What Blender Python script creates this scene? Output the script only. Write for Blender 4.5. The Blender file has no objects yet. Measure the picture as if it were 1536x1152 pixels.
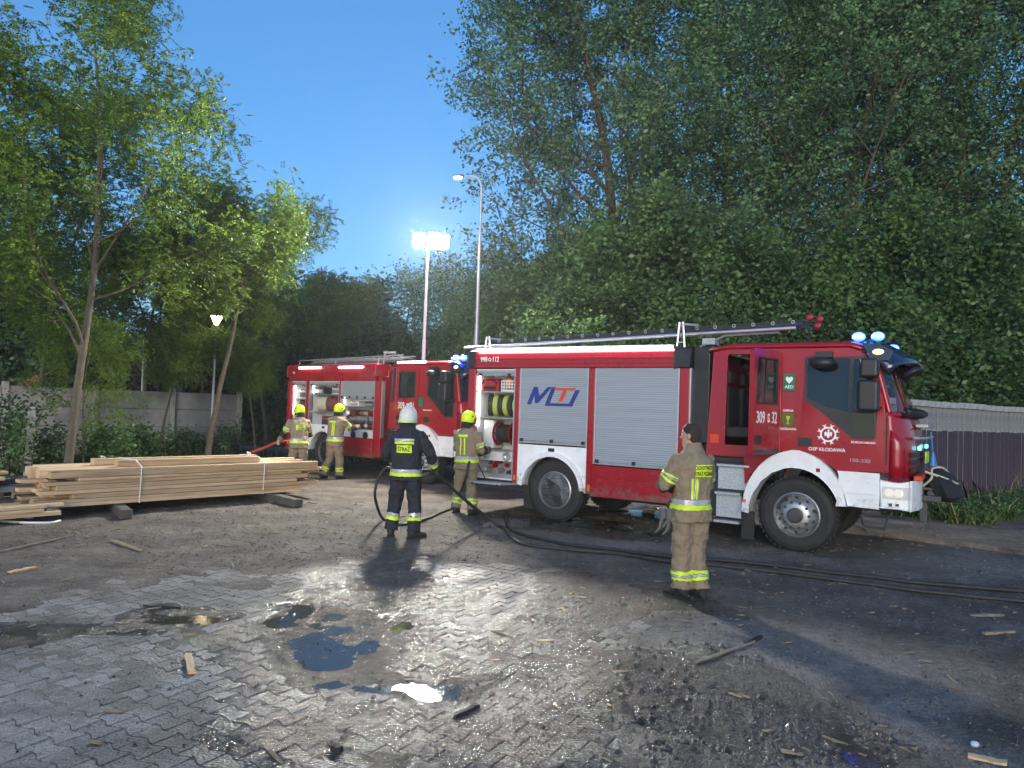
import bpy, math, random
import numpy as np
from mathutils import Vector, Matrix, Euler, geometry

# ------------------------------------------------------------------ camera, sky, sun, exposure
SC = bpy.context.scene
COL = SC.collection
FOC, IW, IH = 1110.0, 1536.0, 1152.0
CAM = Vector((0, 0, 1.85))
PITCH = math.radians(2.0); ROLL = math.radians(2.0)
FW = Vector((0, math.cos(PITCH), math.sin(PITCH)))
_u = Vector((0, -math.sin(PITCH), math.cos(PITCH))); _r = Vector((1, 0, 0))
UP = _u * math.cos(ROLL) - _r * math.sin(ROLL)
RT = _r * math.cos(ROLL) + _u * math.sin(ROLL)
cd = bpy.data.cameras.new('camera'); cam = bpy.data.objects.new('camera', cd); COL.objects.link(cam)
cam.matrix_world = Matrix(((RT.x, UP.x, -FW.x, CAM.x), (RT.y, UP.y, -FW.y, CAM.y), (RT.z, UP.z, -FW.z, CAM.z), (0, 0, 0, 1)))
cd.sensor_width = 36.0; cd.lens = 36.0 * FOC / IW; cd.clip_end = 2000; cd.clip_start = 0.05
SC.camera = cam

SUN_EL = math.radians(8); SUN_AZ = math.radians(190)      # compass azimuth of the evening glow, behind and left of the camera
w = bpy.data.worlds.new('World'); SC.world = w; w.use_nodes = True
nt = w.node_tree; bg = nt.nodes['Background']
sky = nt.nodes.new('ShaderNodeTexSky'); sky.sky_type = 'NISHITA'; sky.sun_disc = False
sky.sun_elevation = SUN_EL; sky.sun_rotation = SUN_AZ
sky.air_density = 1.0; sky.dust_density = 0.0; sky.ozone_density = 5.0
hs = nt.nodes.new('ShaderNodeHueSaturation'); hs.inputs['Saturation'].default_value = 1.22; hs.inputs['Hue'].default_value = 0.512
gm = nt.nodes.new('ShaderNodeGamma'); gm.inputs[1].default_value = 0.6      # evens out the dusk sky
nt.links.new(sky.outputs[0], gm.inputs[0]); nt.links.new(gm.outputs[0], hs.inputs['Color']); nt.links.new(hs.outputs[0], bg.inputs[0])
bg.inputs[1].default_value = 0.145
sl = bpy.data.lights.new('sun', 'SUN'); so = bpy.data.objects.new('sun', sl); COL.objects.link(so)
sl.energy = 1.15; sl.angle = math.radians(40); sl.color = (1.0, 0.90, 0.78)
sd = Vector((math.sin(SUN_AZ) * math.cos(SUN_EL), math.cos(SUN_AZ) * math.cos(SUN_EL), math.sin(SUN_EL)))
so.rotation_euler = sd.to_track_quat('Z', 'Y').to_euler()
SC.view_settings.view_transform = 'Standard'; SC.view_settings.look = 'None'
SC.view_settings.exposure = 1.65; SC.view_settings.gamma = 1.0
SC.render.engine = 'CYCLES'
SC.cycles.use_denoising = True
try: SC.cycles.denoiser = 'OPENIMAGEDENOISE'
except Exception: pass
SC.cycles.max_bounces = 5; SC.cycles.diffuse_bounces = 2; SC.cycles.glossy_bounces = 3
SC.cycles.use_adaptive_sampling = True; SC.cycles.adaptive_threshold = 0.02
SC.cycles.transparent_max_bounces = 12; SC.cycles.transmission_bounces = 4
SC.cycles.sample_clamp_indirect = 6.0
SC.cycles.volume_bounces = 0
SC.cycles.caustics_reflective = False; SC.cycles.caustics_refractive = False

# ------------------------------------------------------------------ layout helpers
def ray(px, py):
    d = FW * FOC + RT * (px - IW / 2) - UP * (py - IH / 2); d.normalize(); return d
def G(px, py, z=0.0):
    d = ray(px, py); return CAM + d * ((z - CAM.z) / d.z)
def at(px, py, Y):
    d = ray(px, py); return CAM + d * (Y / d.y)

def tag(o, label=None, cat=None, group=None, kind=None):
    if label: o['label'] = label
    if cat: o['category'] = cat
    if group: o['group'] = group
    if kind: o['kind'] = kind
    return o
def link(o, parent=None):
    COL.objects.link(o)
    if parent is not None: o.parent = parent
    return o
def empty(name, loc=(0, 0, 0), rz=0.0, parent=None):
    o = bpy.data.objects.new(name, None); o.location = loc; o.rotation_euler = (0, 0, rz)
    o.empty_display_size = 0.2
    return link(o, parent)
def copy_tree(o, parent=None):
    c = o.copy(); COL.objects.link(c); c.parent = parent
    for ch in list(o.children): copy_tree(ch, c)
    return c

# ------------------------------------------------------------------ mesh builder
def frame_from(d):
    d = Vector(d).normalized()
    a = Vector((0, 0, 1)) if abs(d.z) < 0.9 else Vector((1, 0, 0))
    u = d.cross(a).normalized(); v = u.cross(d).normalized()
    return u, v
class MB:
    def __init__(s): s.v = []; s.f = []
    def add(s, vs, fs):
        n = len(s.v); s.v += [tuple(p) for p in vs]; s.f += [tuple(i + n for i in f) for f in fs]; return s
    def box(s, x0, x1, y0, y1, z0, z1, M=None):
        vs = [Vector((x, y, z)) for z in (z0, z1) for y in (y0, y1) for x in (x0, x1)]
        if M is not None: vs = [M @ p for p in vs]
        return s.add(vs, [(0, 2, 3, 1), (4, 5, 7, 6), (0, 1, 5, 4), (2, 6, 7, 3), (0, 4, 6, 2), (1, 3, 7, 5)])
    def cbox(s, c, size, R=None):
        M = Matrix.Translation(Vector(c))
        if R is not None: M = M @ R.to_4x4()
        a, b, d = [k / 2 for k in size]
        return s.box(-a, a, -b, b, -d, d, M)
    def plate(s, outer, holes, a, b, axis='y'):
        """polygon (2D) with holes, extruded between a and b along axis; 2D coords are (x,z) for y, (x,y) for z, (y,z) for x"""
        def P(p, t):
            return (p[0], t, p[1]) if axis == 'y' else ((p[0], p[1], t) if axis == 'z' else (t, p[0], p[1]))
        loops = [list(outer)] + [list(h) for h in holes]
        flat = [p for l in loops for p in l]
        tris = geometry.tessellate_polygon([[Vector((p[0], p[1], 0)) for p in l] for l in loops])
        n = len(flat); vs = [P(p, a) for p in flat] + [P(p, b) for p in flat]
        fs = [tuple(t) for t in tris] + [tuple(i + n for i in reversed(t)) for t in tris]
        k = 0
        for l in loops:
            m = len(l)
            for i in range(m):
                i0 = k + i; i1 = k + (i + 1) % m
                fs.append((i0, i1, i1 + n, i0 + n))
            k += m
        return s.add(vs, fs)
    def tube(s, pts, r, n=8, caps=True, flat=1.0):
        pts = [Vector(p) for p in pts]; m = len(pts)
        rs = r if isinstance(r, (list, tuple)) else [r] * m
        u = None; vs = []; fs = []
        for i, p in enumerate(pts):
            d = (pts[min(i + 1, m - 1)] - pts[max(i - 1, 0)])
            if d.length < 1e-9: d = Vector((0, 0, 1))
            d.normalize()
            if u is None: u, v = frame_from(d)
            else:
                u = (u - d * u.dot(d));
                if u.length < 1e-6: u, v = frame_from(d)
                u.normalize(); v = d.cross(u).normalized()
            v = d.cross(u).normalized()
            for k in range(n):
                a = 2 * math.pi * k / n
                vs.append(p + u * (math.cos(a) * rs[i]) + v * (math.sin(a) * rs[i] * flat))
        for i in range(m - 1):
            for k in range(n):
                k2 = (k + 1) % n
                fs.append((i * n + k, i * n + k2, (i + 1) * n + k2, (i + 1) * n + k))
        if caps:
            fs.append(tuple(reversed(range(n)))); fs.append(tuple((m - 1) * n + k for k in range(n)))
        return s.add(vs, fs)
    def lathe(s, prof, n=24, M=None, close=False):
        """prof: list of (r, t); revolves around local Y axis (t along y)"""
        vs = []; fs = []; m = len(prof)
        for r, t in prof:
            for k in range(n):
                a = 2 * math.pi * k / n
                p = Vector((r * math.cos(a), t, r * math.sin(a)))
                vs.append(M @ p if M is not None else p)
        rng = m if close else m - 1
        for i in range(rng):
            i2 = (i + 1) % m
            for k in range(n):
                k2 = (k + 1) % n
                fs.append((i * n + k, i2 * n + k, i2 * n + k2, i * n + k2))
        if not close:
            if prof[0][0] > 1e-5: fs.append(tuple(range(n)))
            if prof[-1][0] > 1e-5: fs.append(tuple((m - 1) * n + k for k in reversed(range(n))))
        return s.add(vs, fs)
    def rings(s, rings, caps=True):
        n = len(rings[0]); vs = [p for r in rings for p in r]; fs = []
        for i in range(len(rings) - 1):
            for k in range(n):
                k2 = (k + 1) % n
                fs.append((i * n + k, i * n + k2, (i + 1) * n + k2, (i + 1) * n + k))
        if caps:
            fs.append(tuple(reversed(range(n)))); fs.append(tuple((len(rings) - 1) * n + k for k in range(n)))
        return s.add(vs, fs)
    def grid(s, rows):
        n = len(rows[0]); vs = [p for r in rows for p in r]; fs = []
        for i in range(len(rows) - 1):
            for k in range(n - 1):
                fs.append((i * n + k, i * n + k + 1, (i + 1) * n + k + 1, (i + 1) * n + k))
        return s.add(vs, fs)
    def ell(s, c, r, n=14, m=9, M=None):
        rows = []
        for i in range(m + 1):
            t = math.pi * (0.02 + 0.96 * i / m) - math.pi / 2
            rows.append([Vector((c[0] + r[0] * math.cos(t) * math.cos(2 * math.pi * k / n), c[1] + r[1] * math.cos(t) * math.sin(2 * math.pi * k / n), c[2] + r[2] * math.sin(t))) for k in range(n)])
        if M is not None: rows = [[M @ p for p in r_] for r_ in rows]
        return s.rings(rows)
    def mapv(s, fn):
        s.v = [tuple(fn(Vector(p))) for p in s.v]; return s
    def build(s, name, mat, parent=None, smooth=False, bevel=0.0, seg=2, solid=0.0, angle=0.6):
        me = bpy.data.meshes.new(name); me.from_pydata(s.v, [], s.f); me.update()
        o = bpy.data.objects.new(name, me); link(o, parent)
        if mat is not None: me.materials.append(mat)
        if smooth:
            me.polygons.foreach_set('use_smooth', [True] * len(me.polygons)); me.set_sharp_from_angle(angle=math.radians(48))
        if solid:
            m = o.modifiers.new('solid', 'SOLIDIFY'); m.thickness = solid; m.offset = -1
        if bevel:
            m = o.modifiers.new('bevel', 'BEVEL'); m.width = bevel; m.segments = seg; m.limit_method = 'ANGLE'; m.angle_limit = angle
            me.polygons.foreach_set('use_smooth', [True] * len(me.polygons))
            m.harden_normals = True
        return o
def arc(cx, cz, r, a0, a1, n, rz=None):
    rz = rz or r
    return [(cx + r * math.cos(math.radians(a0 + (a1 - a0) * i / n)), cz + rz * math.sin(math.radians(a0 + (a1 - a0) * i / n))) for i in range(n + 1)]
def catmull(pts, k=6):
    pts = [Vector(p) for p in pts]; out = []
    for i in range(len(pts) - 1):
        p0 = pts[max(i - 1, 0)]; p1 = pts[i]; p2 = pts[i + 1]; p3 = pts[min(i + 2, len(pts) - 1)]
        for j in range(k):
            t = j / k
            out.append(0.5 * ((2 * p1) + (p2 - p0) * t + (2 * p0 - 5 * p1 + 4 * p2 - p3) * t * t + (3 * p1 - p0 - 3 * p2 + p3) * t ** 3))
    out.append(pts[-1]); return out
_txt = {}
def text_mesh(body, size, bold=0.0, extrude=0.002, shear=0.0, sx=1.0):
    key = (body, size, bold, extrude, shear, sx)
    if key in _txt: return _txt[key]
    c = bpy.data.curves.new('t', 'FONT'); c.body = body; c.size = size; c.extrude = extrude; c.offset = bold; c.shear = shear
    c.align_x = 'CENTER'; c.align_y = 'CENTER'; c.resolution_u = 3
    o = bpy.data.objects.new('t', c); COL.objects.link(o)
    dg = bpy.context.evaluated_depsgraph_get(); me = bpy.data.meshes.new_from_object(o.evaluated_get(dg))
    bpy.data.objects.remove(o); bpy.data.curves.remove(c)
    if sx != 1.0:
        for v in me.vertices: v.co.x *= sx
    _txt[key] = me
    return me
def text(name, body, size, mat, parent, M, bold=0.0, shear=0.0, sx=1.0, fn=None):
    me = text_mesh(body, size, bold, 0.0015, shear, sx).copy(); me.transform(M)
    if fn:
        for v in me.vertices: v.co = fn(v.co)
    me.materials.clear(); me.materials.append(mat)
    o = bpy.data.objects.new(name, me); return link(o, parent)

# ------------------------------------------------------------------ materials
MT = {}
def nodes(name):
    m = bpy.data.materials.new(name); m.use_nodes = True
    nt = m.node_tree; b = nt.nodes['Principled BSDF']; MT[name] = m
    return m, nt, b
def N(nt, t, **kw):
    n = nt.nodes.new(t)
    for k, v in kw.items():
        if k in n.inputs: n.inputs[k].default_value = v
        else: setattr(n, k, v)
    return n
def ramp(nt, stops, fac=None):
    r = nt.nodes.new('ShaderNodeValToRGB'); e = r.color_ramp.elements
    while len(e) < len(stops): e.new(0.5)
    for x, (p, c) in zip(e, stops):
        x.position = p; x.color = tuple(c) + (1,) if len(c) == 3 else c
    if fac is not None: nt.links.new(fac, r.inputs[0])
    return r
def mat(name, col, rough=0.5, metal=0.0, var=0.12, nscale=8.0, bump=0.0, bscale=60.0, coat=0.0, dirt=0.0, dirtcol=(0.08, 0.065, 0.05), spec=0.5):
    """principled material with noise-driven colour variation, roughness variation, optional bump and grime low on the thing"""
    m, nt, b = nodes(name)
    tc = N(nt, 'ShaderNodeTexCoord')
    nz = N(nt, 'ShaderNodeTexNoise', Scale=nscale, Detail=6.0, Roughness=0.6); nt.links.new(tc.outputs['Object'], nz.inputs['Vector'])
    lo = [max(0, c * (1 - var)) for c in col]; hi = [min(1, c * (1 + var)) for c in col]
    rp = ramp(nt, [(0.3, lo), (0.7, hi)], nz.outputs[0]); out = rp.outputs[0]
    if dirt:
        n2 = N(nt, 'ShaderNodeTexNoise', Scale=nscale * 0.6 + 3, Detail=8.0, Roughness=0.7); nt.links.new(tc.outputs['Object'], n2.inputs['Vector'])
        r2 = ramp(nt, [(0.45, (0, 0, 0)), (0.75, (dirt,) * 3)], n2.outputs[0])
        mx = N(nt, 'ShaderNodeMix', data_type='RGBA'); nt.links.new(r2.outputs[0], mx.inputs['Factor'])
        nt.links.new(out, mx.inputs[6]); mx.inputs[7].default_value = tuple(dirtcol) + (1,); out = mx.outputs[2]
    if name in ('red', 'white_paint'):                     # dried mud splashes thrown up by the wheels
        n4 = N(nt, 'ShaderNodeTexNoise', Scale=9.0, Detail=9.0, Roughness=0.75); nt.links.new(tc.outputs['Object'], n4.inputs['Vector'])
        sx_ = N(nt, 'ShaderNodeSeparateXYZ'); nt.links.new(tc.outputs['Object'], sx_.inputs[0]); mz = N(nt, 'ShaderNodeMapRange'); mz.inputs[1].default_value = 1.25; mz.inputs[2].default_value = 0.35; mz.inputs[3].default_value = -0.22; mz.inputs[4].default_value = 0.16; nt.links.new(sx_.outputs[2], mz.inputs[0])
        ad = N(nt, 'ShaderNodeMath', operation='ADD'); nt.links.new(n4.outputs[0], ad.inputs[0]); nt.links.new(mz.outputs[0], ad.inputs[1]); r4 = ramp(nt, [(0.50, (0, 0, 0)), (0.66, (0.7, 0.7, 0.7))], ad.outputs[0])
        mx = N(nt, 'ShaderNodeMix', data_type='RGBA'); nt.links.new(r4.outputs[0], mx.inputs['Factor']); nt.links.new(out, mx.inputs[6]); mx.inputs[7].default_value = (0.15, 0.125, 0.10, 1); out = mx.outputs[2]
    nt.links.new(out, b.inputs['Base Color'])
    rr = ramp(nt, [(0.3, (max(0, rough - 0.08),) * 3), (0.7, (min(1, rough + 0.1),) * 3)], nz.outputs[0]); nt.links.new(rr.outputs[0], b.inputs['Roughness'])
    b.inputs['Metallic'].default_value = metal
    b.inputs['Specular IOR Level'].default_value = spec
    if coat: b.inputs['Coat Weight'].default_value = coat; b.inputs['Coat Roughness'].default_value = 0.06
    if bump:
        n3 = N(nt, 'ShaderNodeTexNoise', Scale=bscale, Detail=4.0); nt.links.new(tc.outputs['Object'], n3.inputs['Vector'])
        bp = N(nt, 'ShaderNodeBump', Strength=bump, Distance=0.02); nt.links.new(n3.outputs[0], bp.inputs['Height']); nt.links.new(bp.outputs[0], b.inputs['Normal'])
    return m
def emis(name, col, strength, base=(0.8, 0.8, 0.8)):
    m, nt, b = nodes(name)
    b.inputs['Base Color'].default_value = tuple(base) + (1,)
    b.inputs['Emission Color'].default_value = tuple(col) + (1,); b.inputs['Emission Strength'].default_value = strength
    return m
def glass(name, tint, alpha, rough=0.03):
    m, nt, b = nodes(name)
    b.inputs['Base Color'].default_value = tuple(tint) + (1,); b.inputs['Roughness'].default_value = rough
    b.inputs['Alpha'].default_value = alpha; b.inputs['IOR'].default_value = 1.5; b.inputs['Specular IOR Level'].default_value = 0.8
    return m

mat('red', (0.31, 0.003, 0.013), 0.30, var=0.06, nscale=1.5, coat=0.3, dirt=0.25, dirtcol=(0.20, 0.012, 0.018))
mat('red_dark', (0.20, 0.008, 0.012), 0.4, var=0.1)
mat('white_paint', (0.80, 0.81, 0.82), 0.35, var=0.05, nscale=3, coat=0.3, dirt=0.35, dirtcol=(0.45, 0.43, 0.40))
mat('liner', (0.66, 0.67, 0.68), 0.45, var=0.06)
mat('black_plastic', (0.018, 0.018, 0.02), 0.45, var=0.25, bump=0.08, bscale=200)
mat('black_rubber', (0.016, 0.016, 0.017), 0.75, var=0.35, bump=0.15, bscale=90, dirt=0.5, dirtcol=(0.05, 0.045, 0.04))
mat('under', (0.02, 0.02, 0.02), 0.7, var=0.4, dirt=0.5, dirtcol=(0.05, 0.045, 0.04))
mat('interior', (0.03, 0.03, 0.033), 0.7, var=0.3)
mat('alu', (0.62, 0.63, 0.64), 0.38, metal=0.8, var=0.06)
mat('steel_wheel', (0.42, 0.43, 0.44), 0.42, metal=0.75, var=0.15, nscale=14, dirt=0.6, dirtcol=(0.10, 0.09, 0.075))
mat('dark_metal', (0.06, 0.062, 0.065), 0.5, metal=0.4, var=0.25)
mat('galv', (0.36, 0.37, 0.38), 0.5, metal=0.6, var=0.15)
mat('decal_white', (0.82, 0.82, 0.82), 0.45, var=0.03)
mat('decal_blue', (0.02, 0.035, 0.22), 0.45, var=0.05)
mat('decal_red', (0.62, 0.05, 0.02), 0.45, var=0.05)
mat('decal_green', (0.015, 0.16, 0.07), 0.45, var=0.05)
mat('decal_olive', (0.06, 0.13, 0.015), 0.5, var=0.1)
mat('decal_gold', (0.6, 0.42, 0.03), 0.5, var=0.1)
mat('decal_black', (0.012, 0.012, 0.014), 0.6, var=0.1)
mat('orange_lens', (0.75, 0.16, 0.01), 0.25, var=0.05)
mat('hose_black', (0.022, 0.021, 0.021), 0.6, var=0.3, bump=0.25, bscale=120, dirt=0.5, dirtcol=(0.07, 0.06, 0.05))
mat('hose_lime', (0.40, 0.48, 0.10), 0.6, var=0.15)
mat('hose_cream', (0.46, 0.44, 0.34), 0.7, var=0.15)
mat('hose_maroon', (0.17, 0.03, 0.04), 0.7, var=0.2)
mat('hose_brown', (0.06, 0.05, 0.042), 0.7, var=0.2)
mat('hose_red', (0.35, 0.04, 0.03), 0.6, var=0.15)
mat('orange_plastic', (0.7, 0.18, 0.06), 0.5, var=0.1)
mat('red_fabric', (0.34, 0.02, 0.025), 0.75, var=0.15, bump=0.3, bscale=50)
mat('lime', (0.62, 0.86, 0.02), 0.45, var=0.06)
mat('lime_tape', (0.60, 0.80, 0.04), 0.45, var=0.06)
mat('silver_tape', (0.42, 0.43, 0.44), 0.35, metal=0.2, var=0.1)
mat('khaki', (0.235, 0.185, 0.12), 0.85, var=0.14, nscale=5, bump=0.45, bscale=35)
mat('navy', (0.016, 0.018, 0.026), 0.8, var=0.25, nscale=5, bump=0.45, bscale=35)
mat('black_cloth', (0.014, 0.014, 0.016), 0.85, var=0.2, bump=0.3, bscale=60)
mat('glove_grey', (0.12, 0.12, 0.115), 0.8, var=0.2, bump=0.3, bscale=60)
mat('glove_cream', (0.5, 0.45, 0.33), 0.8, var=0.1, bump=0.3, bscale=60)
mat('skin', (0.50, 0.29, 0.21), 0.5, var=0.08, nscale=20)
mat('hair', (0.035, 0.024, 0.017), 0.7, var=0.3, nscale=60, bump=0.8, bscale=140)
mat('helmet_white', (0.72, 0.71, 0.64), 0.35, var=0.06, dirt=0.4, dirtcol=(0.45, 0.42, 0.35))
mat('helmet_lime', (0.66, 0.90, 0.01), 0.35, var=0.05)
mat('concrete_post', (0.34, 0.33, 0.31), 0.85, var=0.15, nscale=6, bump=0.3, bscale=40, dirt=0.5, dirtcol=(0.16, 0.15, 0.13))
mat('concrete', (0.27, 0.265, 0.255), 0.85, var=0.14, nscale=2.5, bump=0.3, bscale=30, dirt=0.55, dirtcol=(0.17, 0.16, 0.14))
mat('plank_purple', (0.050, 0.034, 0.050), 0.7, var=0.3, nscale=4, bump=0.3, bscale=30)
mat('plank_grey', (0.22, 0.22, 0.215), 0.85, var=0.3, nscale=5, bump=0.4, bscale=40, dirt=0.6, dirtcol=(0.08, 0.075, 0.07))
mat('plank_white', (0.36, 0.36, 0.35), 0.8, var=0.2, nscale=5, bump=0.3, bscale=40, dirt=0.8, dirtcol=(0.15, 0.145, 0.14))
mat('roof_tile', (0.42, 0.13, 0.08), 0.75, var=0.2)
mat('strap', (0.75, 0.75, 0.74), 0.5, var=0.03)
mat('plastic_film', (0.45, 0.48, 0.55), 0.3, var=0.2)
mat('plastic_white', (0.7, 0.7, 0.68), 0.5, var=0.08)
mat('bark', (0.085, 0.065, 0.047), 0.9, var=0.35, nscale=10, bump=0.8, bscale=25)
mat('bark_light', (0.105, 0.085, 0.058), 0.9, var=0.3, nscale=10, bump=0.8, bscale=25)
mat('chip_wood', (0.22, 0.165, 0.105), 0.85, var=0.35, nscale=10)
mat('stick_wood', (0.24, 0.20, 0.15), 0.85, var=0.3, nscale=10)
mat('soot', (0.02, 0.018, 0.016), 0.8, var=0.4)
glass('glass_dark', (0.012, 0.016, 0.02), 0.80)
glass('glass_screen', (0.02, 0.025, 0.03), 0.45)
glass('glass_clear', (0.6, 0.62, 0.62), 0.35)
emis('flood', (1.0, 0.96, 0.84), 900.0)
emis('strip_light', (1.0, 0.93, 0.88), 8.0)
emis('beacon', (0.0, 0.010, 1.0), 22.0)
emis('beacon_core', (0.08, 0.5, 1.0), 3.0)
emis('flasher', (0.02, 0.75, 0.85), 0.9)
emis('amber', (1.0, 0.50, 0.10), 1.1)
emis('headlamp', (1.0, 0.80, 0.45), 0.16)
emis('street_led', (1.0, 0.93, 0.8), 16.0)
emis('street_warm', (1.0, 0.82, 0.5), 9.0)

def wood_mat():
    m, nt, b = nodes('fresh_wood')
    tc = N(nt, 'ShaderNodeTexCoord'); oi = N(nt, 'ShaderNodeObjectInfo')
    mp = N(nt, 'ShaderNodeMapping'); mp.inputs['Scale'].default_value = (0.5, 9, 9)
    nt.links.new(tc.outputs['Object'], mp.inputs[0])
    ad = N(nt, 'ShaderNodeVectorMath', operation='ADD'); nt.links.new(mp.outputs[0], ad.inputs[0])
    sc = N(nt, 'ShaderNodeVectorMath', operation='SCALE'); sc.inputs[0].default_value = (37, 17, 23); nt.links.new(oi.outputs['Random'], sc.inputs['Scale']); nt.links.new(sc.outputs[0], ad.inputs[1])
    nz = N(nt, 'ShaderNodeTexNoise', Scale=3.0, Detail=6.0, Roughness=0.65, Distortion=0.6); nt.links.new(ad.outputs[0], nz.inputs['Vector'])
    rp = ramp(nt, [(0.25, (0.36, 0.20, 0.10)), (0.45, (0.60, 0.41, 0.23)), (0.62, (0.70, 0.52, 0.31)), (0.85, (0.78, 0.63, 0.40))], nz.outputs[0])
    kn = N(nt, 'ShaderNodeTexVoronoi', Scale=1.6); nt.links.new(ad.outputs[0], kn.inputs['Vector'])
    kr = ramp(nt, [(0.05, (0.45, 0.25, 0.12)), (0.13, (1, 1, 1))], kn.outputs[0])
    mx = N(nt, 'ShaderNodeMix', data_type='RGBA', blend_type='MULTIPLY'); mx.inputs[0].default_value = 1.0
    nt.links.new(rp.outputs[0], mx.inputs[6]); nt.links.new(kr.outputs[0], mx.inputs[7])
    hv = N(nt, 'ShaderNodeHueSaturation'); nt.links.new(mx.outputs[2], hv.inputs['Color'])
    mr = N(nt, 'ShaderNodeMapRange'); mr.inputs[3].default_value = 0.70; mr.inputs[4].default_value = 1.15
    nt.links.new(oi.outputs['Random'], mr.inputs[0]); nt.links.new(mr.outputs[0], hv.inputs['Value'])
    nt.links.new(hv.outputs[0], b.inputs['Base Color']); b.inputs['Roughness'].default_value = 0.7
    bp = N(nt, 'ShaderNodeBump', Strength=0.25, Distance=0.01); nt.links.new(nz.outputs[0], bp.inputs['Height']); nt.links.new(bp.outputs[0], b.inputs['Normal'])
wood_mat()
mat('old_wood', (0.075, 0.066, 0.055), 0.85, var=0.35, nscale=7, bump=0.5, bscale=30)
mat('grey_wood', (0.16, 0.15, 0.14), 0.85, var=0.3, nscale=7, bump=0.5, bscale=30)

def shutter_mat():
    m, nt, b = nodes('shutter')
    tc = N(nt, 'ShaderNodeTexCoord'); wv = N(nt, 'ShaderNodeTexWave', Scale=9.0, Distortion=0.0)
    wv.wave_type = 'BANDS'; wv.bands_direction = 'Z'; wv.wave_profile = 'SIN'
    nt.links.new(tc.outputs['Object'], wv.inputs['Vector'])
    nz = N(nt, 'ShaderNodeTexNoise', Scale=1.6, Detail=5.0)
    mp = N(nt, 'ShaderNodeMapping'); mp.inputs['Scale'].default_value = (0.6, 1, 14); nt.links.new(tc.outputs['Object'], mp.inputs[0]); nt.links.new(mp.outputs[0], nz.inputs['Vector'])
    rp = ramp(nt, [(0.3, (0.34, 0.365, 0.395)), (0.7, (0.41, 0.435, 0.465))], nz.outputs[0])
    wr = ramp(nt, [(0.0, (0.55, 0.55, 0.55)), (0.12, (1, 1, 1))], wv.outputs[0])
    mx = N(nt, 'ShaderNodeMix', data_type='RGBA', blend_type='MULTIPLY'); mx.inputs[0].default_value = 0.6
    nt.links.new(rp.outputs[0], mx.inputs[6]); nt.links.new(wr.outputs[0], mx.inputs[7]); nt.links.new(mx.outputs[2], b.inputs['Base Color'])
    b.inputs['Metallic'].default_value = 0.35; b.inputs['Roughness'].default_value = 0.42
    bp = N(nt, 'ShaderNodeBump', Strength=0.35, Distance=0.01); nt.links.new(wv.outputs[0], bp.inputs['Height']); nt.links.new(bp.outputs[0], b.inputs['Normal'])
shutter_mat()
def checker_mat():
    m, nt, b = nodes('tread_plate')
    tc = N(nt, 'ShaderNodeTexCoord'); vo = N(nt, 'ShaderNodeTexVoronoi', Scale=55.0); nt.links.new(tc.outputs['Object'], vo.inputs['Vector'])
    rp = ramp(nt, [(0.2, (0.72, 0.73, 0.74)), (0.6, (0.5, 0.51, 0.52))], vo.outputs[0]); nt.links.new(rp.outputs[0], b.inputs['Base Color'])
    b.inputs['Metallic'].default_value = 0.7; b.inputs['Roughness'].default_value = 0.4
    bp = N(nt, 'ShaderNodeBump', Strength=0.22, Distance=0.01); nt.links.new(vo.outputs[0], bp.inputs['Height']); nt.links.new(bp.outputs[0], b.inputs['Normal'])
checker_mat()
def leaf_mat(name, cols, trans=0.35):
    m = bpy.data.materials.new(name); m.use_nodes = True; MT[name] = m; nt = m.node_tree; nt.nodes.clear()
    out = N(nt, 'ShaderNodeOutputMaterial'); g = N(nt, 'ShaderNodeNewGeometry')
    rp = ramp(nt, [(i / (len(cols) - 1), c) for i, c in enumerate(cols)], g.outputs['Random Per Island'])
    d = N(nt, 'ShaderNodeBsdfPrincipled', Roughness=0.45); t = N(nt, 'ShaderNodeBsdfTranslucent'); mx = N(nt, 'ShaderNodeMixShader'); mx.inputs[0].default_value = trans
    d.inputs['Specular IOR Level'].default_value = 0.4
    tc = N(nt, 'ShaderNodeTexCoord'); nz = N(nt, 'ShaderNodeTexNoise', Scale=0.9, Detail=3.0); nt.links.new(tc.outputs['Object'], nz.inputs['Vector'])
    vr = ramp(nt, [(0.36, (0.55, 0.60, 0.62)), (0.64, (1.45, 1.40, 1.15))], nz.outputs[0]); mm = N(nt, 'ShaderNodeMix', data_type='RGBA', blend_type='MULTIPLY'); mm.inputs[0].default_value = 1.0
    nt.links.new(rp.outputs[0], mm.inputs[6]); nt.links.new(vr.outputs[0], mm.inputs[7])
    hv = N(nt, 'ShaderNodeHueSaturation', Value=1.3, Hue=0.49); nt.links.new(mm.outputs[2], hv.inputs['Color'])
    nt.links.new(mm.outputs[2], d.inputs['Base Color']); nt.links.new(hv.outputs[0], t.inputs['Color'])
    nt.links.new(d.outputs[0], mx.inputs[1]); nt.links.new(t.outputs[0], mx.inputs[2]); nt.links.new(mx.outputs[0], out.inputs[0])
leaf_mat('leaf_poplar', [(0.055, 0.115, 0.06), (0.08, 0.16, 0.075), (0.11, 0.205, 0.10), (0.17, 0.26, 0.135)])
leaf_mat('leaf_maple', [(0.055, 0.11, 0.045), (0.08, 0.155, 0.055), (0.12, 0.20, 0.075)])
leaf_mat('leaf_locust', [(0.065, 0.13, 0.022), (0.11, 0.185, 0.028), (0.16, 0.25, 0.04)], 0.45)
leaf_mat('leaf_dark', [(0.045, 0.09, 0.042), (0.065, 0.12, 0.05), (0.09, 0.15, 0.062)], 0.25)
leaf_mat('leaf_plum', [(0.035, 0.018, 0.022), (0.06, 0.028, 0.03)], 0.25)
leaf_mat('grass_blade', [(0.035, 0.065, 0.015), (0.06, 0.10, 0.025), (0.10, 0.12, 0.045)], 0.3)
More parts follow.
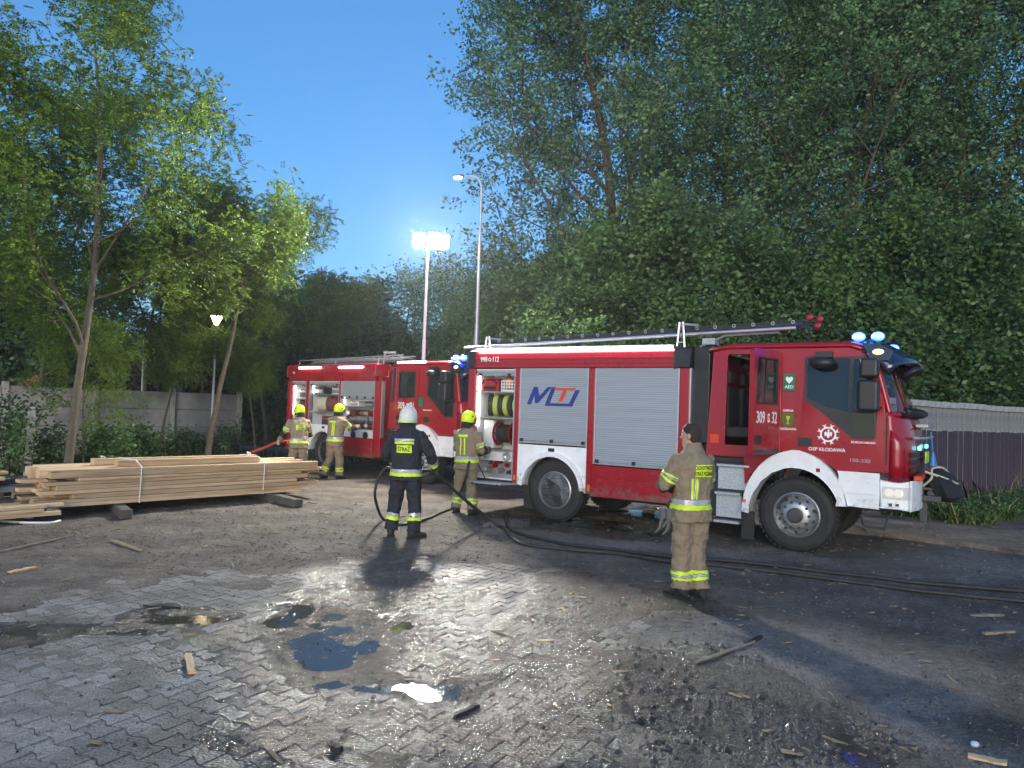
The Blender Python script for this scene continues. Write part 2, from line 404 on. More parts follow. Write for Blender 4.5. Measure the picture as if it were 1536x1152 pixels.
leaf_mat('dry_grass', [(0.20, 0.16, 0.09), (0.30, 0.25, 0.15)], 0.2)

# ------------------------------------------------------------------ ground
def _hash(ix, iy, s):
    h = np.sin(ix * 127.1 + iy * 311.7 + s * 74.7) * 43758.5453
    return h - np.floor(h)
def vnoise(x, y, s=0):
    ix = np.floor(x); iy = np.floor(y); fx = x - ix; fy = y - iy
    fx = fx * fx * (3 - 2 * fx); fy = fy * fy * (3 - 2 * fy)
    a = _hash(ix, iy, s); b = _hash(ix + 1, iy, s); c = _hash(ix, iy + 1, s); d = _hash(ix + 1, iy + 1, s)
    return a + (b - a) * fx + (c - a) * fy + (a - b - c + d) * fx * fy
def fbm(x, y, f, o=4, s=0):
    t = 0; a = 0.5; n = 0
    for i in range(o):
        t = t + a * vnoise(x * f, y * f, s + i); n += a; a *= 0.5; f *= 2.1
    return t / n - 0.5
def sstep(a, b, x):
    t = np.clip((x - a) / (b - a), 0, 1); return t * t * (3 - 2 * t)
PAVE = [tuple(G(*p)[:2]) for p in ((-150, 930), (60, 893), (280, 862), (480, 848), (620, 842), (760, 850), (880, 880), (975, 930), (1010, 985), (1000, 1060), (1010, 1152))] + [(0.95, 2.6), (-6.2, 2.6)]
def sdist(x, y, poly):
    d = np.full(np.shape(x), 1e9); ins = np.zeros(np.shape(x), bool); n = len(poly)
    for i in range(n):
        ax, ay = poly[i]; bx, by = poly[(i + 1) % n]
        ex, ey = bx - ax, by - ay; t = np.clip(((x - ax) * ex + (y - ay) * ey) / (ex * ex + ey * ey), 0, 1)
        d = np.minimum(d, np.hypot(x - ax - t * ex, y - ay - t * ey))
        c = ((ay > y) != (by > y)); xi = (bx - ax) * (y - ay) / ((by - ay) if by != ay else 1e-9) + ax
        ins ^= c & (x < xi)
    return np.where(ins, d, -d)
def blob(px, py, rx, ry, rot=0.0): p = G(px, py); return (p.x, p.y, rx, ry, math.radians(rot))
PUDDLE = [blob(505, 965, 0.42, 0.75, 10), blob(450, 925, 0.34, 0.45), blob(0, 950, 0.40, 0.34, -10), blob(150, 945, 0.50, 0.10, 12), blob(262, 925, 0.28, 0.22, 20), blob(615, 945, 0.14, 0.45), blob(1303, 1132, 0.13, 0.28), blob(655, 1035, 0.3, 0.2, 20),
          blob(765, 783, 0.5, 0.7), blob(990, 770, 1.0, 0.6, -33), blob(560, 1030, .4, .15)]
WET = PUDDLE + [blob(680, 1130, 1.0, .5), blob(560, 1080, .6, .6), blob(760, 1060, .9, .8), blob(1065, 1060, 0.42, 0.55), blob(1010, 900, 0.30, 0.5), blob(570, 860, .25, 0.7), blob(480, 960, .9, 1.2), blob(690, 1070, 1.0, 0.9), blob(820, 1000, 0.75, 1.4), blob(560, 900, 0.9, 1.6), blob(870, 900, 0.8, 1.2), blob(1080, 1040, 0.8, 1.0), blob(850, 790, 1.6, .8, -33), blob(440, 1000, 0.6, 0.6)]
DRY = [blob(1440, 845, 0.9, 0.9), blob(1200, 1105, 0.28, 0.25, -20), blob(690, 905, 0.4, 0.45), blob(1250, 990, 0.9, 0.5), blob(1010, 825, 1.2, 0.4, -15), blob(180, 1060, 1.4, 0.8), blob(290, 990, 0.7, 0.5), blob(1180, 985, 0.8, 0.9), blob(1420, 1080, 0.25, 0.9, -30)]
def blobs(x, y, L, soft=0.5):
    o = np.zeros(np.shape(x))
    for cx, cy, rx, ry, a in L:
        dx = x - cx; dy = y - cy; u = (dx * math.cos(a) + dy * math.sin(a)) / rx; v = (-dx * math.sin(a) + dy * math.cos(a)) / ry
        o = np.maximum(o, 1 - sstep(1 - soft, 1 + soft, np.hypot(u, v)))
    return o
def pud(x, y):
    wx = x + 0.75 * fbm(x, y, 1.7, 5, 11); wy = y + 0.75 * fbm(x, y, 1.7, 5, 23)
    return blobs(wx, wy, PUDDLE, 0.6)
def paver_z(x, y): return 0.014 * fbm(x, y, 1.3, 5, 5) + 0.007 * fbm(x, y, 6.0, 3, 15) - 0.0175 * pud(x, y) + 0.002
def cover(x, y):
    d = sdist(x, y, PAVE) + 1.3 * fbm(x, y, 0.9, 4, 40) + 0.5 * fbm(x, y, 4.0, 3, 50)
    return 1 - sstep(-0.05, 0.40, d)
def ground_z(x, y):
    near = sstep(45, 18, np.hypot(x, y))
    dirt = 0.012 + near * (0.022 * fbm(x, y, 1.3, 4, 7) + 0.026 * fbm(x, y, 5.0, 4, 9)) - 0.035 * pud(x, y)
    c = cover(x, y)
    pz_ = paver_z(x, y); q = sstep(0.10, 0.45, pud(x, y))
    bed = (pz_ - 0.0045 + 0.03 * np.maximum(0, fbm(x, y, 1.6, 5, 33) - 0.11)) * (1 - q) + (pz_ + 0.0035 + 0.020 * fbm(x, y, 6.0, 4, 37)) * q      # sand in the joints, silt in the hollows
    return bed * (1 - c) + dirt * c
def wetness(x, y):
    wx = x + 1.1 * fbm(x, y, 1.5, 4, 61); wy = y + 1.1 * fbm(x, y, 1.5, 4, 67)
    return np.maximum(blobs(wx, wy, WET, 0.6), sstep(0.0, 0.3, pud(x, y))), blobs(wx, wy, DRY, 0.9)
def set_wet(o):
    me = o.data; n = len(me.vertices); co = np.empty(n * 3, np.float32); me.vertices.foreach_get('co', co); co = co.reshape(-1, 3)
    p0 = o.parent.location if o.parent else (0, 0, 0)
    for nm, v in zip(('wet', 'dry'), wetness(co[:, 0] + p0[0], co[:, 1] + p0[1])):
        a = me.attributes.new(nm, 'FLOAT', 'POINT'); a.data.foreach_set('value', np.ascontiguousarray(v, np.float32))
def ground_like(name, stops, scale, rough_dry, rough_wet, wetk, bump_d, dryc=None, perobj=False, sparkle=1.1):
    m, nt, b = nodes(name)
    geo = N(nt, 'ShaderNodeNewGeometry'); ga = [N(nt, 'ShaderNodeAttribute', attribute_name=k_, attribute_type='OBJECT' if perobj == 'o' else 'GEOMETRY') for k_ in ('wet', 'dry')]
    n1 = N(nt, 'ShaderNodeTexNoise', Scale=scale, Detail=6.0, Roughness=0.68); n2 = N(nt, 'ShaderNodeTexNoise', Scale=70.0, Detail=3.0, Roughness=0.7); n3 = N(nt, 'ShaderNodeTexNoise', Scale=58.0, Detail=0.5)
    for n in (n1, n2, n3): nt.links.new(geo.outputs['Position'], n.inputs['Vector'])
    wn = N(nt, 'ShaderNodeMath', operation='MULTIPLY_ADD'); nt.links.new(n1.outputs[0], wn.inputs[0]); wn.inputs[1].default_value = 0.9; nt.links.new(ga[0].outputs['Fac'], wn.inputs[2])
    wm = N(nt, 'ShaderNodeMapRange', interpolation_type='SMOOTHSTEP'); wm.inputs[1].default_value = 0.62; wm.inputs[2].default_value = 1.15; nt.links.new(wn.outputs[0], wm.inputs[0])
    WETO, DRYO = wm.outputs[0], ga[1].outputs['Fac']
    rp = ramp(nt, stops, n1.outputs[0]); col = rp.outputs[0]
    if dryc:
        mx = N(nt, 'ShaderNodeMix', data_type='RGBA'); mm = N(nt, 'ShaderNodeMath', operation='MULTIPLY'); nt.links.new(DRYO, mm.inputs[0]); mm.inputs[1].default_value = 0.7
        nt.links.new(mm.outputs[0], mx.inputs[0]); nt.links.new(col, mx.inputs[6]); mx.inputs[7].default_value = tuple(dryc) + (1,); col = mx.outputs[2]
    if name.startswith('paver'):
        n4 = N(nt, 'ShaderNodeTexNoise', Scale=0.9, Detail=8.0, Roughness=0.72); nt.links.new(geo.outputs['Position'], n4.inputs['Vector'])
        r4 = ramp(nt, [(0.40, (0, 0, 0)), (0.60, (0.85, 0.85, 0.85))], n4.outputs[0]); mx = N(nt, 'ShaderNodeMix', data_type='RGBA'); nt.links.new(r4.outputs[0], mx.inputs[0]); nt.links.new(col, mx.inputs[6]); mx.inputs[7].default_value = (0.085, 0.075, 0.064, 1); col = mx.outputs[2]
    n5 = N(nt, 'ShaderNodeTexNoise', Scale=11.0, Detail=5.0, Roughness=0.7); nt.links.new(geo.outputs['Position'], n5.inputs['Vector'])
    sp = ramp(nt, [(0.3, (0.55, 0.54, 0.53)), (0.7, (1.45, 1.43, 1.4))], n5.outputs[0])
    mx = N(nt, 'ShaderNodeMix', data_type='RGBA', blend_type='MULTIPLY'); mx.inputs[0].default_value = 0.8 if name == 'soil' else 0.45; nt.links.new(col, mx.inputs[6]); nt.links.new(sp.outputs[0], mx.inputs[7]); col = mx.outputs[2]
    sp = ramp(nt, [(0.3, (0.5, 0.5, 0.5)), (0.7, (1.4, 1.4, 1.4))], n2.outputs[0])
    mx = N(nt, 'ShaderNodeMix', data_type='RGBA', blend_type='MULTIPLY'); mx.inputs[0].default_value = 1.0; nt.links.new(col, mx.inputs[6]); nt.links.new(sp.outputs[0], mx.inputs[7]); col = mx.outputs[2]
    if perobj:
        r2 = ramp(nt, [(0, (0.78, 0.77, 0.76)), (1, (1.15, 1.15, 1.15))], N(nt, 'ShaderNodeObjectInfo').outputs['Random'] if perobj == 'o' else N(nt, 'ShaderNodeNewGeometry').outputs['Random Per Island'])
        mx = N(nt, 'ShaderNodeMix', data_type='RGBA', blend_type='MULTIPLY'); mx.inputs[0].default_value = 1.0; nt.links.new(col, mx.inputs[6]); nt.links.new(r2.outputs[0], mx.inputs[7]); col = mx.outputs[2]
    wr = ramp(nt, [(0, (1, 1, 1)), (1, (wetk, wetk * 0.97, wetk * 0.93))], WETO)
    mx = N(nt, 'ShaderNodeMix', data_type='RGBA', blend_type='MULTIPLY'); mx.inputs[0].default_value = 1.0; nt.links.new(col, mx.inputs[6]); nt.links.new(wr.outputs[0], mx.inputs[7])
    nt.links.new(mx.outputs[2], b.inputs['Base Color'])
    mr = N(nt, 'ShaderNodeMapRange'); mr.inputs[3].default_value = rough_dry; mr.inputs[4].default_value = rough_wet; nt.links.new(WETO, mr.inputs[0]); nt.links.new(mr.outputs[0], b.inputs['Roughness'])
    b.inputs['Specular IOR Level'].default_value = 0.6
    ad = N(nt, 'ShaderNodeMath', operation='MULTIPLY_ADD'); nt.links.new(n3.outputs[0], ad.inputs[0]); ad.inputs[1].default_value = sparkle; nt.links.new(n2.outputs[0], ad.inputs[2])
    if name == 'soil':
        a2 = N(nt, 'ShaderNodeMath', operation='MULTIPLY_ADD'); nt.links.new(n5.outputs[0], a2.inputs[0]); a2.inputs[1].default_value = 3.0; nt.links.new(ad.outputs[0], a2.inputs[2]); ad = a2
    bp = N(nt, 'ShaderNodeBump', Strength=0.8, Distance=bump_d); nt.links.new(ad.outputs[0], bp.inputs['Height']); nt.links.new(bp.outputs[0], b.inputs['Normal'])
    return m
ground_like('soil', [(0.28, (0.042, 0.032, 0.024)), (0.45, (0.092, 0.074, 0.058)), (0.58, (0.145, 0.121, 0.098)), (0.75, (0.225, 0.198, 0.165))], 1.4, 0.9, 0.20, 0.42, 0.016, (0.24, 0.23, 0.21))
ground_like('paver_stone', [(0.3, (0.17, 0.16, 0.145)), (0.6, (0.28, 0.265, 0.243)), (0.8, (0.35, 0.335, 0.31))], 2.2, 0.75, 0.12, 0.45, 0.009, (0.36, 0.347, 0.325), perobj='i')
ground_like('paver_stone_single', [(0.3, (0.17, 0.16, 0.145)), (0.6, (0.28, 0.265, 0.243)), (0.8, (0.35, 0.335, 0.31))], 2.2, 0.75, 0.12, 0.45, 0.009, (0.36, 0.347, 0.325), perobj='o')
ground_like('gravel_stone', [(0.3, (0.05, 0.045, 0.04)), (0.5, (0.14, 0.13, 0.12)), (0.8, (0.30, 0.29, 0.27))], 30, 0.8, 0.16, 0.5, 0.004, perobj='i')
ground_like('asphalt', [(0.3, (0.14, 0.14, 0.14)), (0.7, (0.20, 0.20, 0.20))], 1.0, 0.85, 0.4, 0.6, 0.006)
def water_mat():
    m = bpy.data.materials.new('puddle_water'); m.use_nodes = True; MT['puddle_water'] = m; nt = m.node_tree; nt.nodes.clear()
    out = N(nt, 'ShaderNodeOutputMaterial'); fr = N(nt, 'ShaderNodeFresnel', IOR=1.38); tr = N(nt, 'ShaderNodeBsdfTransparent'); gl = N(nt, 'ShaderNodeBsdfGlossy', Roughness=0.05); mx = N(nt, 'ShaderNodeMixShader')
    tr.inputs[0].default_value = (0.36, 0.32, 0.27, 1)
    geo = N(nt, 'ShaderNodeNewGeometry'); n2 = N(nt, 'ShaderNodeTexNoise', Scale=40.0, Detail=5.0); nt.links.new(geo.outputs['Position'], n2.inputs['Vector'])
    bp = N(nt, 'ShaderNodeBump', Strength=0.12, Distance=0.006); nt.links.new(n2.outputs[0], bp.inputs['Height']); nt.links.new(bp.outputs[0], gl.inputs['Normal']); nt.links.new(bp.outputs[0], fr.inputs['Normal'])
    df = N(nt, 'ShaderNodeBsdfDiffuse'); df.inputs[0].default_value = (0.11, 0.095, 0.075, 1); m0 = N(nt, 'ShaderNodeMixShader'); m0.inputs[0].default_value = 0.55; nt.links.new(tr.outputs[0], m0.inputs[1]); nt.links.new(df.outputs[0], m0.inputs[2])
    nt.links.new(fr.outputs[0], mx.inputs[0]); nt.links.new(m0.outputs[0], mx.inputs[1]); nt.links.new(gl.outputs[0], mx.inputs[2]); nt.links.new(mx.outputs[0], out.inputs[0])
water_mat()
def np_mesh(name, V, F, mat_, parent=None, smooth=False):
    """numpy verts (n,3) and faces (m,k)"""
    me = bpy.data.meshes.new(name); k = F.shape[1]; m = len(F)
    me.vertices.add(len(V)); me.vertices.foreach_set('co', np.ascontiguousarray(V, np.float32).ravel())
    me.loops.add(m * k); me.loops.foreach_set('vertex_index', np.ascontiguousarray(F, np.int32).ravel())
    me.polygons.add(m); me.polygons.foreach_set('loop_start', np.arange(0, m * k, k, dtype=np.int32)); me.polygons.foreach_set('loop_total', np.full(m, k, np.int32))
    if smooth: me.polygons.foreach_set('use_smooth', np.ones(m, bool))
    me.update(calc_edges=True); me.materials.append(mat_)
    o = bpy.data.objects.new(name, me); return link(o, parent)
xs = np.concatenate([[-400, -200, -100, -60, -40, -30, -24], np.arange(-20, -6.5, 0.5), np.arange(-6.5, 7.0, 0.045), np.arange(7, 22, 0.5), [25, 30, 40, 60, 100, 200, 400]])
ys = np.concatenate([[-60, -20, -5, 0, 1.5, 2.2], np.arange(2.6, 9.5, 0.045), np.arange(9.5, 15, 0.09), np.arange(15, 40, 0.6), [44, 50, 60, 80, 120, 200, 400, 700]])
X, Y = np.meshgrid(xs, ys); Z = ground_z(X, Y)
nx, ny = len(xs), len(ys); idx = np.arange(nx * ny).reshape(ny, nx)
F = np.stack([idx[:-1, :-1], idx[:-1, 1:], idx[1:, 1:], idx[1:, :-1]], -1).reshape(-1, 4)
ground = np_mesh('ground', np.stack([X, Y, Z], -1).reshape(-1, 3), F, MT['soil'], smooth=True); tag(ground, kind='structure'); set_wet(ground)

# interlocking pavers: double-T stones in running courses
rng = np.random.default_rng(4)
h1, h2, Lh, pitch, gap = 0.0575, 0.0825, 0.10, 0.14, 0.0035
def paver_outline(s):
    a = [(-Lh, h2), (-0.075, h2), (-0.025, h1), (0.025, h1), (0.075, h2), (Lh, h2)]
    pts = [(u, v) for u, v in a] + [(u, -v) for u, v in reversed(a)]
    return [(u - math.copysign(s, u), v - math.copysign(s, v)) for u, v in pts]
top = paver_outline(gap + 0.0035); low = paver_outline(gap)
PV = np.array([(u, v, 0) for u, v in top] + [(u, v, -0.007) for u, v in low] + [(u, v, -0.03) for u, v in low])
def paver_faces(n0):
    f = [tuple(reversed(range(n0, n0 + 12)))]
    for r in (0, 12):
        for i in range(12):
            j = (i + 1) % 12; f.append((n0 + r + i, n0 + r + 12 + i, n0 + r + 12 + j, n0 + r + j)[::-1])
    return f
PA = math.radians(-31)
ca, sa = math.cos(PA), math.sin(PA)
cells = []
for r in range(-80, 80):
    for k in range(-60, 60):
        u = k * 2 * Lh + (Lh if r % 2 else 0); v = r * pitch
        x = u * ca - v * sa - 2.0; y = u * sa + v * ca + 5.5
        if -6.3 < x < 2.2 and 2.7 < y < 11.5: cells.append((x, y))
cells = np.array(cells)
dd = sdist(cells[:, 0], cells[:, 1], PAVE) + 1.3 * fbm(cells[:, 0], cells[:, 1], 0.9, 4, 40)
cells = cells[dd > -0.25]; pz = paver_z(cells[:, 0], cells[:, 1]) + rng.uniform(-0.0022, 0.0022, len(cells))
paving = empty('paving', (-2, 5.5, 0)); tag(paving, 'grey interlocking concrete pavers, wet and muddy, across the foreground', kind='structure')
order = []
for i, (x, y) in enumerate(cells):
    d = Vector((x, y, 0)) - CAM; zz = d.dot(FW); sx = IW / 2 + FOC * d.dot(RT) / zz; sy = IH / 2 - FOC * d.dot(UP) / zz
    vis = -30 < sx < IW + 30 and sy < IH + 25 and cover(x, y) < 0.6 and pud(x, y) < 0.15
    order.append((0 if vis else 1, d.length, i))
order.sort(); solo = set(i for v_, d_, i in order[:300] if v_ == 0)
pm = bpy.data.meshes.new('paver'); pm.from_pydata(PV.tolist(), [], paver_faces(0)); pm.update(); pm.materials.append(MT['paver_stone_single'])
for i in solo:
    o = bpy.data.objects.new('paver', pm); COL.objects.link(o); o.parent = paving
    o.location = (cells[i][0] + 2, cells[i][1] - 5.5, pz[i]); e_ = 0.05; gx = float(paver_z(cells[i][0] + e_ * ca, cells[i][1] + e_ * sa) - paver_z(cells[i][0] - e_ * ca, cells[i][1] - e_ * sa)) / (2 * e_); gy = float(paver_z(cells[i][0] - e_ * sa, cells[i][1] + e_ * ca) - paver_z(cells[i][0] + e_ * sa, cells[i][1] - e_ * ca)) / (2 * e_)
    o.rotation_euler = Euler((gy + rng.normal(0, 0.005), -gx + rng.normal(0, 0.005), 0)).to_matrix().to_4x4().to_euler(); o.rotation_euler = (Matrix.Rotation(PA + rng.normal(0, 0.006), 3, 'Z') @ Euler((gy, -gx, 0)).to_matrix()).to_euler()
    wv, dv_ = wetness(cells[i][:1], cells[i][1:]); o['wet'] = float(wv[0]); o['dry'] = float(dv_[0])
pv, pf = [], []
R2 = np.array([[ca, -sa], [sa, ca]])
for i in range(len(cells)):
    if i in solo: continue
    q = PV.copy(); q[:, :2] = q[:, :2] @ R2.T + cells[i] + (2, -5.5); q[:, 2] += paver_z(q[:, 0] - 2, q[:, 1] + 5.5) + rng.uniform(-.002, .002) + (PV[:, 0] * rng.normal(0, 0.006) + PV[:, 1] * rng.normal(0, 0.006))
    pf += paver_faces(len(pv)); pv += q.tolist()
me = bpy.data.meshes.new('paver_field'); me.from_pydata(pv, [], pf); me.update(); me.materials.append(MT['paver_stone'])
o = bpy.data.objects.new('paver_field', me); link(o, paving); tag(o, kind='stuff'); set_wet(o)

# standing water: one level sheet per low spot, showing only where the ground dips under it
def water(name, x0, x1, y0, y1, z, label):
    mb = MB(); mb.grid([[(x0, y0, z), (x1, y0, z)], [(x0, y1, z), (x1, y1, z)]])
    return tag(mb.build(name, MT['puddle_water']), label, kind='structure')
water('puddle_water', -6.0, 2.0, 2.7, 8.6, -0.0085, 'shallow rain and hose water standing between the pavers')
water('puddle_water', 2.0, 4.5, 2.7, 8.0, -0.011, 'small puddle in the mud at lower right')
water('puddle_water', -2.0, 6.0, 8.8, 14.5, -0.014, 'thin water spread under the nearer fire truck')

# gravel and wood chips
def scatter_mesh(name, P, S, kindof, mat_, seed):
    r = np.random.default_rng(seed); n = len(P)
    if kindof == 'stone':
        B = np.array([(1, 0, 0), (0, 1, 0), (-1, 0, 0), (0, -1, 0), (0, 0, .8), (0, 0, -.8)], float); Fq = np.array([(0, 1, 4), (1, 2, 4), (2, 3, 4), (3, 0, 4)])
        V = B[None] * (S[:, None, None] * r.uniform(0.6, 1.2, (n, 1, 3)))
    else:
        B = np.array([(-1, -1, 0), (1, -.8, 0), (1.1, 1, 0), (-.9, .8, 0), (-1, -1, 1), (1, -.8, 1), (1.1, 1, 1), (-.9, .8, 1)], float); Fq = np.array([(4, 5, 6), (4, 6, 7), (0, 1, 5), (0, 5, 4), (1, 2, 6), (1, 6, 5), (2, 3, 7), (2, 7, 6), (3, 0, 4), (3, 4, 7)])
        V = B[None] * np.stack([S * r.uniform(0.8, 3.0, n), S * r.uniform(0.2, 0.6, n), r.uniform(0.003, 0.012, n)], -1)[:, None, :]
        V[..., 2] += V[..., 0] * r.normal(0, 0.15, (n, 1))
    a = r.uniform(0, 6.283, n); c, s = np.cos(a)[:, None], np.sin(a)[:, None]
    V = np.stack([V[..., 0] * c - V[..., 1] * s, V[..., 0] * s + V[..., 1] * c, V[..., 2]], -1) + P[:, None, :]
    Fx = (Fq[None] + (np.arange(n) * len(B))[:, None, None]).reshape(-1, 3)
    o = np_mesh(name, V.reshape(-1, 3), Fx, mat_); set_wet(o); return o
def top_z(x, y): return np.maximum(ground_z(x, y), np.where(sdist(x, y, PAVE) > -0.2, paver_z(x, y), -1))
r = np.random.default_rng(8); n = 42000
d = 3.6 + 11.5 * r.uniform(0, 1, n) ** 1.2; th = r.uniform(-0.64, 0.64, n); x = d * np.tan(th) * 0.98; y = d
keep = (r.uniform(0, 1, n) < 0.25 + 0.75 * np.maximum(cover(x, y), wetness(x, y)[0] * .8)) & (fbm(x, y, 1.1, 3, 3) > -0.12); x, y = x[keep], y[keep]
tag(scatter_mesh('gravel', np.stack([x, y, top_z(x, y) + 0.002], -1), r.uniform(0.003, 0.009, len(x)) * np.where(r.uniform(0, 1, len(x)) > .93, 2.3, 1.0), 'stone', MT['gravel_stone'], 2), 'loose wet gravel and grit over the muddy yard', 'gravel', kind='stuff')
n = 4200; d = 3.7 + 11 * r.uniform(0, 1, n); th = r.uniform(-0.64, 0.64, n); x = d * np.tan(th); y = d
pr = 0.10 + 0.9 * (sstep(-1.5, -3.5, x) * sstep(7.0, 8.5, y) + 0.22 * sstep(1.0, 2.2, x)) * cover(x, y)
keep = r.uniform(0, 1, n) < pr; x, y = x[keep], y[keep]
tag(scatter_mesh('wood_chips', np.stack([x, y, top_z(x, y) + 0.002], -1), r.uniform(0.05, 1, len(x)) ** 2 * 0.03 + 0.004, 'chip', MT['chip_wood'], 3), 'splintered wood chips and bark bits strewn over the ground', 'wood chips', kind='stuff')
n = 700; d = 3.7 + 6 * r.uniform(0, 1, n); th = r.uniform(-0.6, 0.6, n); x = d * np.tan(th); y = d
tag(scatter_mesh('charred_bits', np.stack([x, y, top_z(x, y) + 0.003], -1), r.uniform(0.004, 0.016, n), 'stone', MT['soot'], 5), 'small charred crumbs lying over the wet paving', 'charred crumbs', kind='stuff')

n = 9000; d = 4 + 10 * r.uniform(0, 1, n); th = r.uniform(-0.64, 0.64, n); x = d * np.tan(th); y = d
keep = (r.uniform(0, 1, n) < cover(x, y)) & (fbm(x, y, 0.8, 3, 91) > -0.06); x, y = x[keep], y[keep]
tag(scatter_mesh('soil_clods', np.stack([x, y, top_z(x, y) + 0.001], -1), r.uniform(0.2, 1, len(x)) ** 2 * 0.03 + .004, 'stone', MT['soil'], 6), 'crumbly clods of churned soil over the yard', 'soil clods', kind='stuff')
road = MB(); road.grid([[(-40, 25.6, 0.03), (40, 25.6, 0.03)], [(-40, 30, 0.03), (40, 30, 0.03)]]); ro = tag(road.build('road', MT['asphalt']), kind='structure')

# ------------------------------------------------------------------ fire trucks
def RXZ(x, y, z):
    """text plane facing -y (towards the viewer's side of the truck): text x -> +x, text y -> +z"""
    return Matrix(((1, 0, 0, x), (0, 0, -1, y), (0, 1, 0, z), (0, 0, 0, 1)))
def wheel(parent, x, y, kind, side=-1):
    """outer face towards side*y"""
    def Mx(): return Matrix.Translation((x, y, 0.52)) @ Matrix.Diagonal((1, -side * -1.0, 1, 1)) if side < 0 else Matrix.Translation((x, y, 0.52)) @ Matrix.Diagonal((1, -1, 1, 1))
    T = Matrix.Translation((x, y, 0.52)) @ (Matrix.Identity(4) if side < 0 else Matrix.Diagonal((1, -1, 1, 1)))
    mb = MB()
    if kind == 'front':
        mb.lathe([(0.315, 0.03), (0.318, 0.0), (0.300, -0.012), (0.288, 0.02), (0.275, 0.055), (0.235, 0.02), (0.20, -0.03), (0.165, -0.055), (0.10, -0.058), (0.0, -0.058)], 40, T)
    else:
        mb.lathe([(0.315, 0.03), (0.318, 0.0), (0.300, -0.012), (0.288, 0.03), (0.272, 0.10), (0.262, 0.15), (0.21, 0.165), (0.13, 0.165), (0.0, 0.165)], 40, T)
    wh = mb.build('wheel', MT['steel_wheel'], parent, smooth=True)
    prof = [(0.31, 0.03), (0.322, -0.005), (0.36, -0.012), (0.43, -0.016), (0.485, 0.0), (0.512, 0.03), (0.525, 0.055), (0.527, 0.14), (0.525, 0.23), (0.51, 0.26), (0.48, 0.285), (0.40, 0.30), (0.31, 0.27)]
    ty = MB(); ty.lathe(prof, 56, T)
    for k in range(44):                                   # tread lugs
        a = 2 * math.pi * k / 44
        for s, (y0, y1) in enumerate(((0.025, 0.125), (0.15, 0.255))):
            R = T @ Matrix.Rotation(a + s * 0.07, 4, 'Y')
            ty.box(0.518, 0.537, y0, y1, -0.024, 0.024, R)
    ty.build('tyre', MT['black_rubber'], wh, smooth=False)
    hb = MB()
    if kind == 'front': hb.lathe([(0.105, -0.05), (0.105, -0.105), (0.085, -0.118), (0.0, -0.12)], 20, T)
    else: hb.lathe([(0.135, 0.165), (0.13, 0.06), (0.10, 0.03), (0.0, 0.025)], 20, T)
    hb.build('hub', MT['dark_metal'], wh, smooth=False)
    yy = -0.045 if kind == 'front' else 0.155
    rr = 0.178 if kind == 'front' else 0.185
    for k in range(10):
        a = 2 * math.pi * k / 10; p = Vector((rr * math.cos(a), yy, rr * math.sin(a)))
        nb = MB(); nb.lathe([(0.020, 0.02), (0.020, -0.016), (0.013, -0.026), (0.0, -0.026)], 6, T @ Matrix.Translation(p)); nb.build('wheel_nut', MT['dark_metal'], wh)
        a += math.pi / 10; R2_ = 0.236 if kind == 'front' else 0.235; yh = 0.012 if kind == 'front' else 0.148
        nb = MB(); nb.lathe([(0.024, 0.02), (0.024, -0.006), (0.0, -0.006)], 10, T @ Matrix.Translation((R2_ * math.cos(a), yh, R2_ * math.sin(a)))); nb.build('vent_hole', MT['under'], wh)
    return wh
def warp(v):
    if v.z > 1.95: v.y *= 1 - 0.05 * (v.z - 1.95)
    return v
FA = [(x, z) for x, z in arc(3.9, 0.50, 0.75, 176, 18, 16, 0.93)]      # front arch outer curve (left to right)
WIN = [(3.97, 2.74), (3.975, 2.13), (4.20, 1.97), (4.55, 1.67), (4.60, 1.62), (4.86, 1.62), (4.89, 1.66), (4.905, 2.10), (4.83, 2.71), (4.80, 2.74)]
def hose_roll(name, c, R, wdt, mat1, axis, label, parent=None, tilt=0.0, group=None):
    mb = MB(); M = Matrix.Rotation(axis, 4, 'Z') @ Matrix.Rotation(tilt, 4, 'X')
    turns = max(4, int(R / 0.022))
    for i in range(turns):
        rr = 0.05 + (R - 0.05) * (i + 0.5) / turns; h = (R - 0.05) / turns * 0.48
        mb.lathe([(rr - h, -wdt / 2), (rr, -wdt / 2 - 0.006), (rr + h, -wdt / 2), (rr + h, wdt / 2), (rr, wdt / 2 + 0.006), (rr - h, wdt / 2)], 24, M, close=True)
    o = mb.build(name, MT[mat1], parent, smooth=False); o.location = c
    return tag(o, label, 'hose', group)

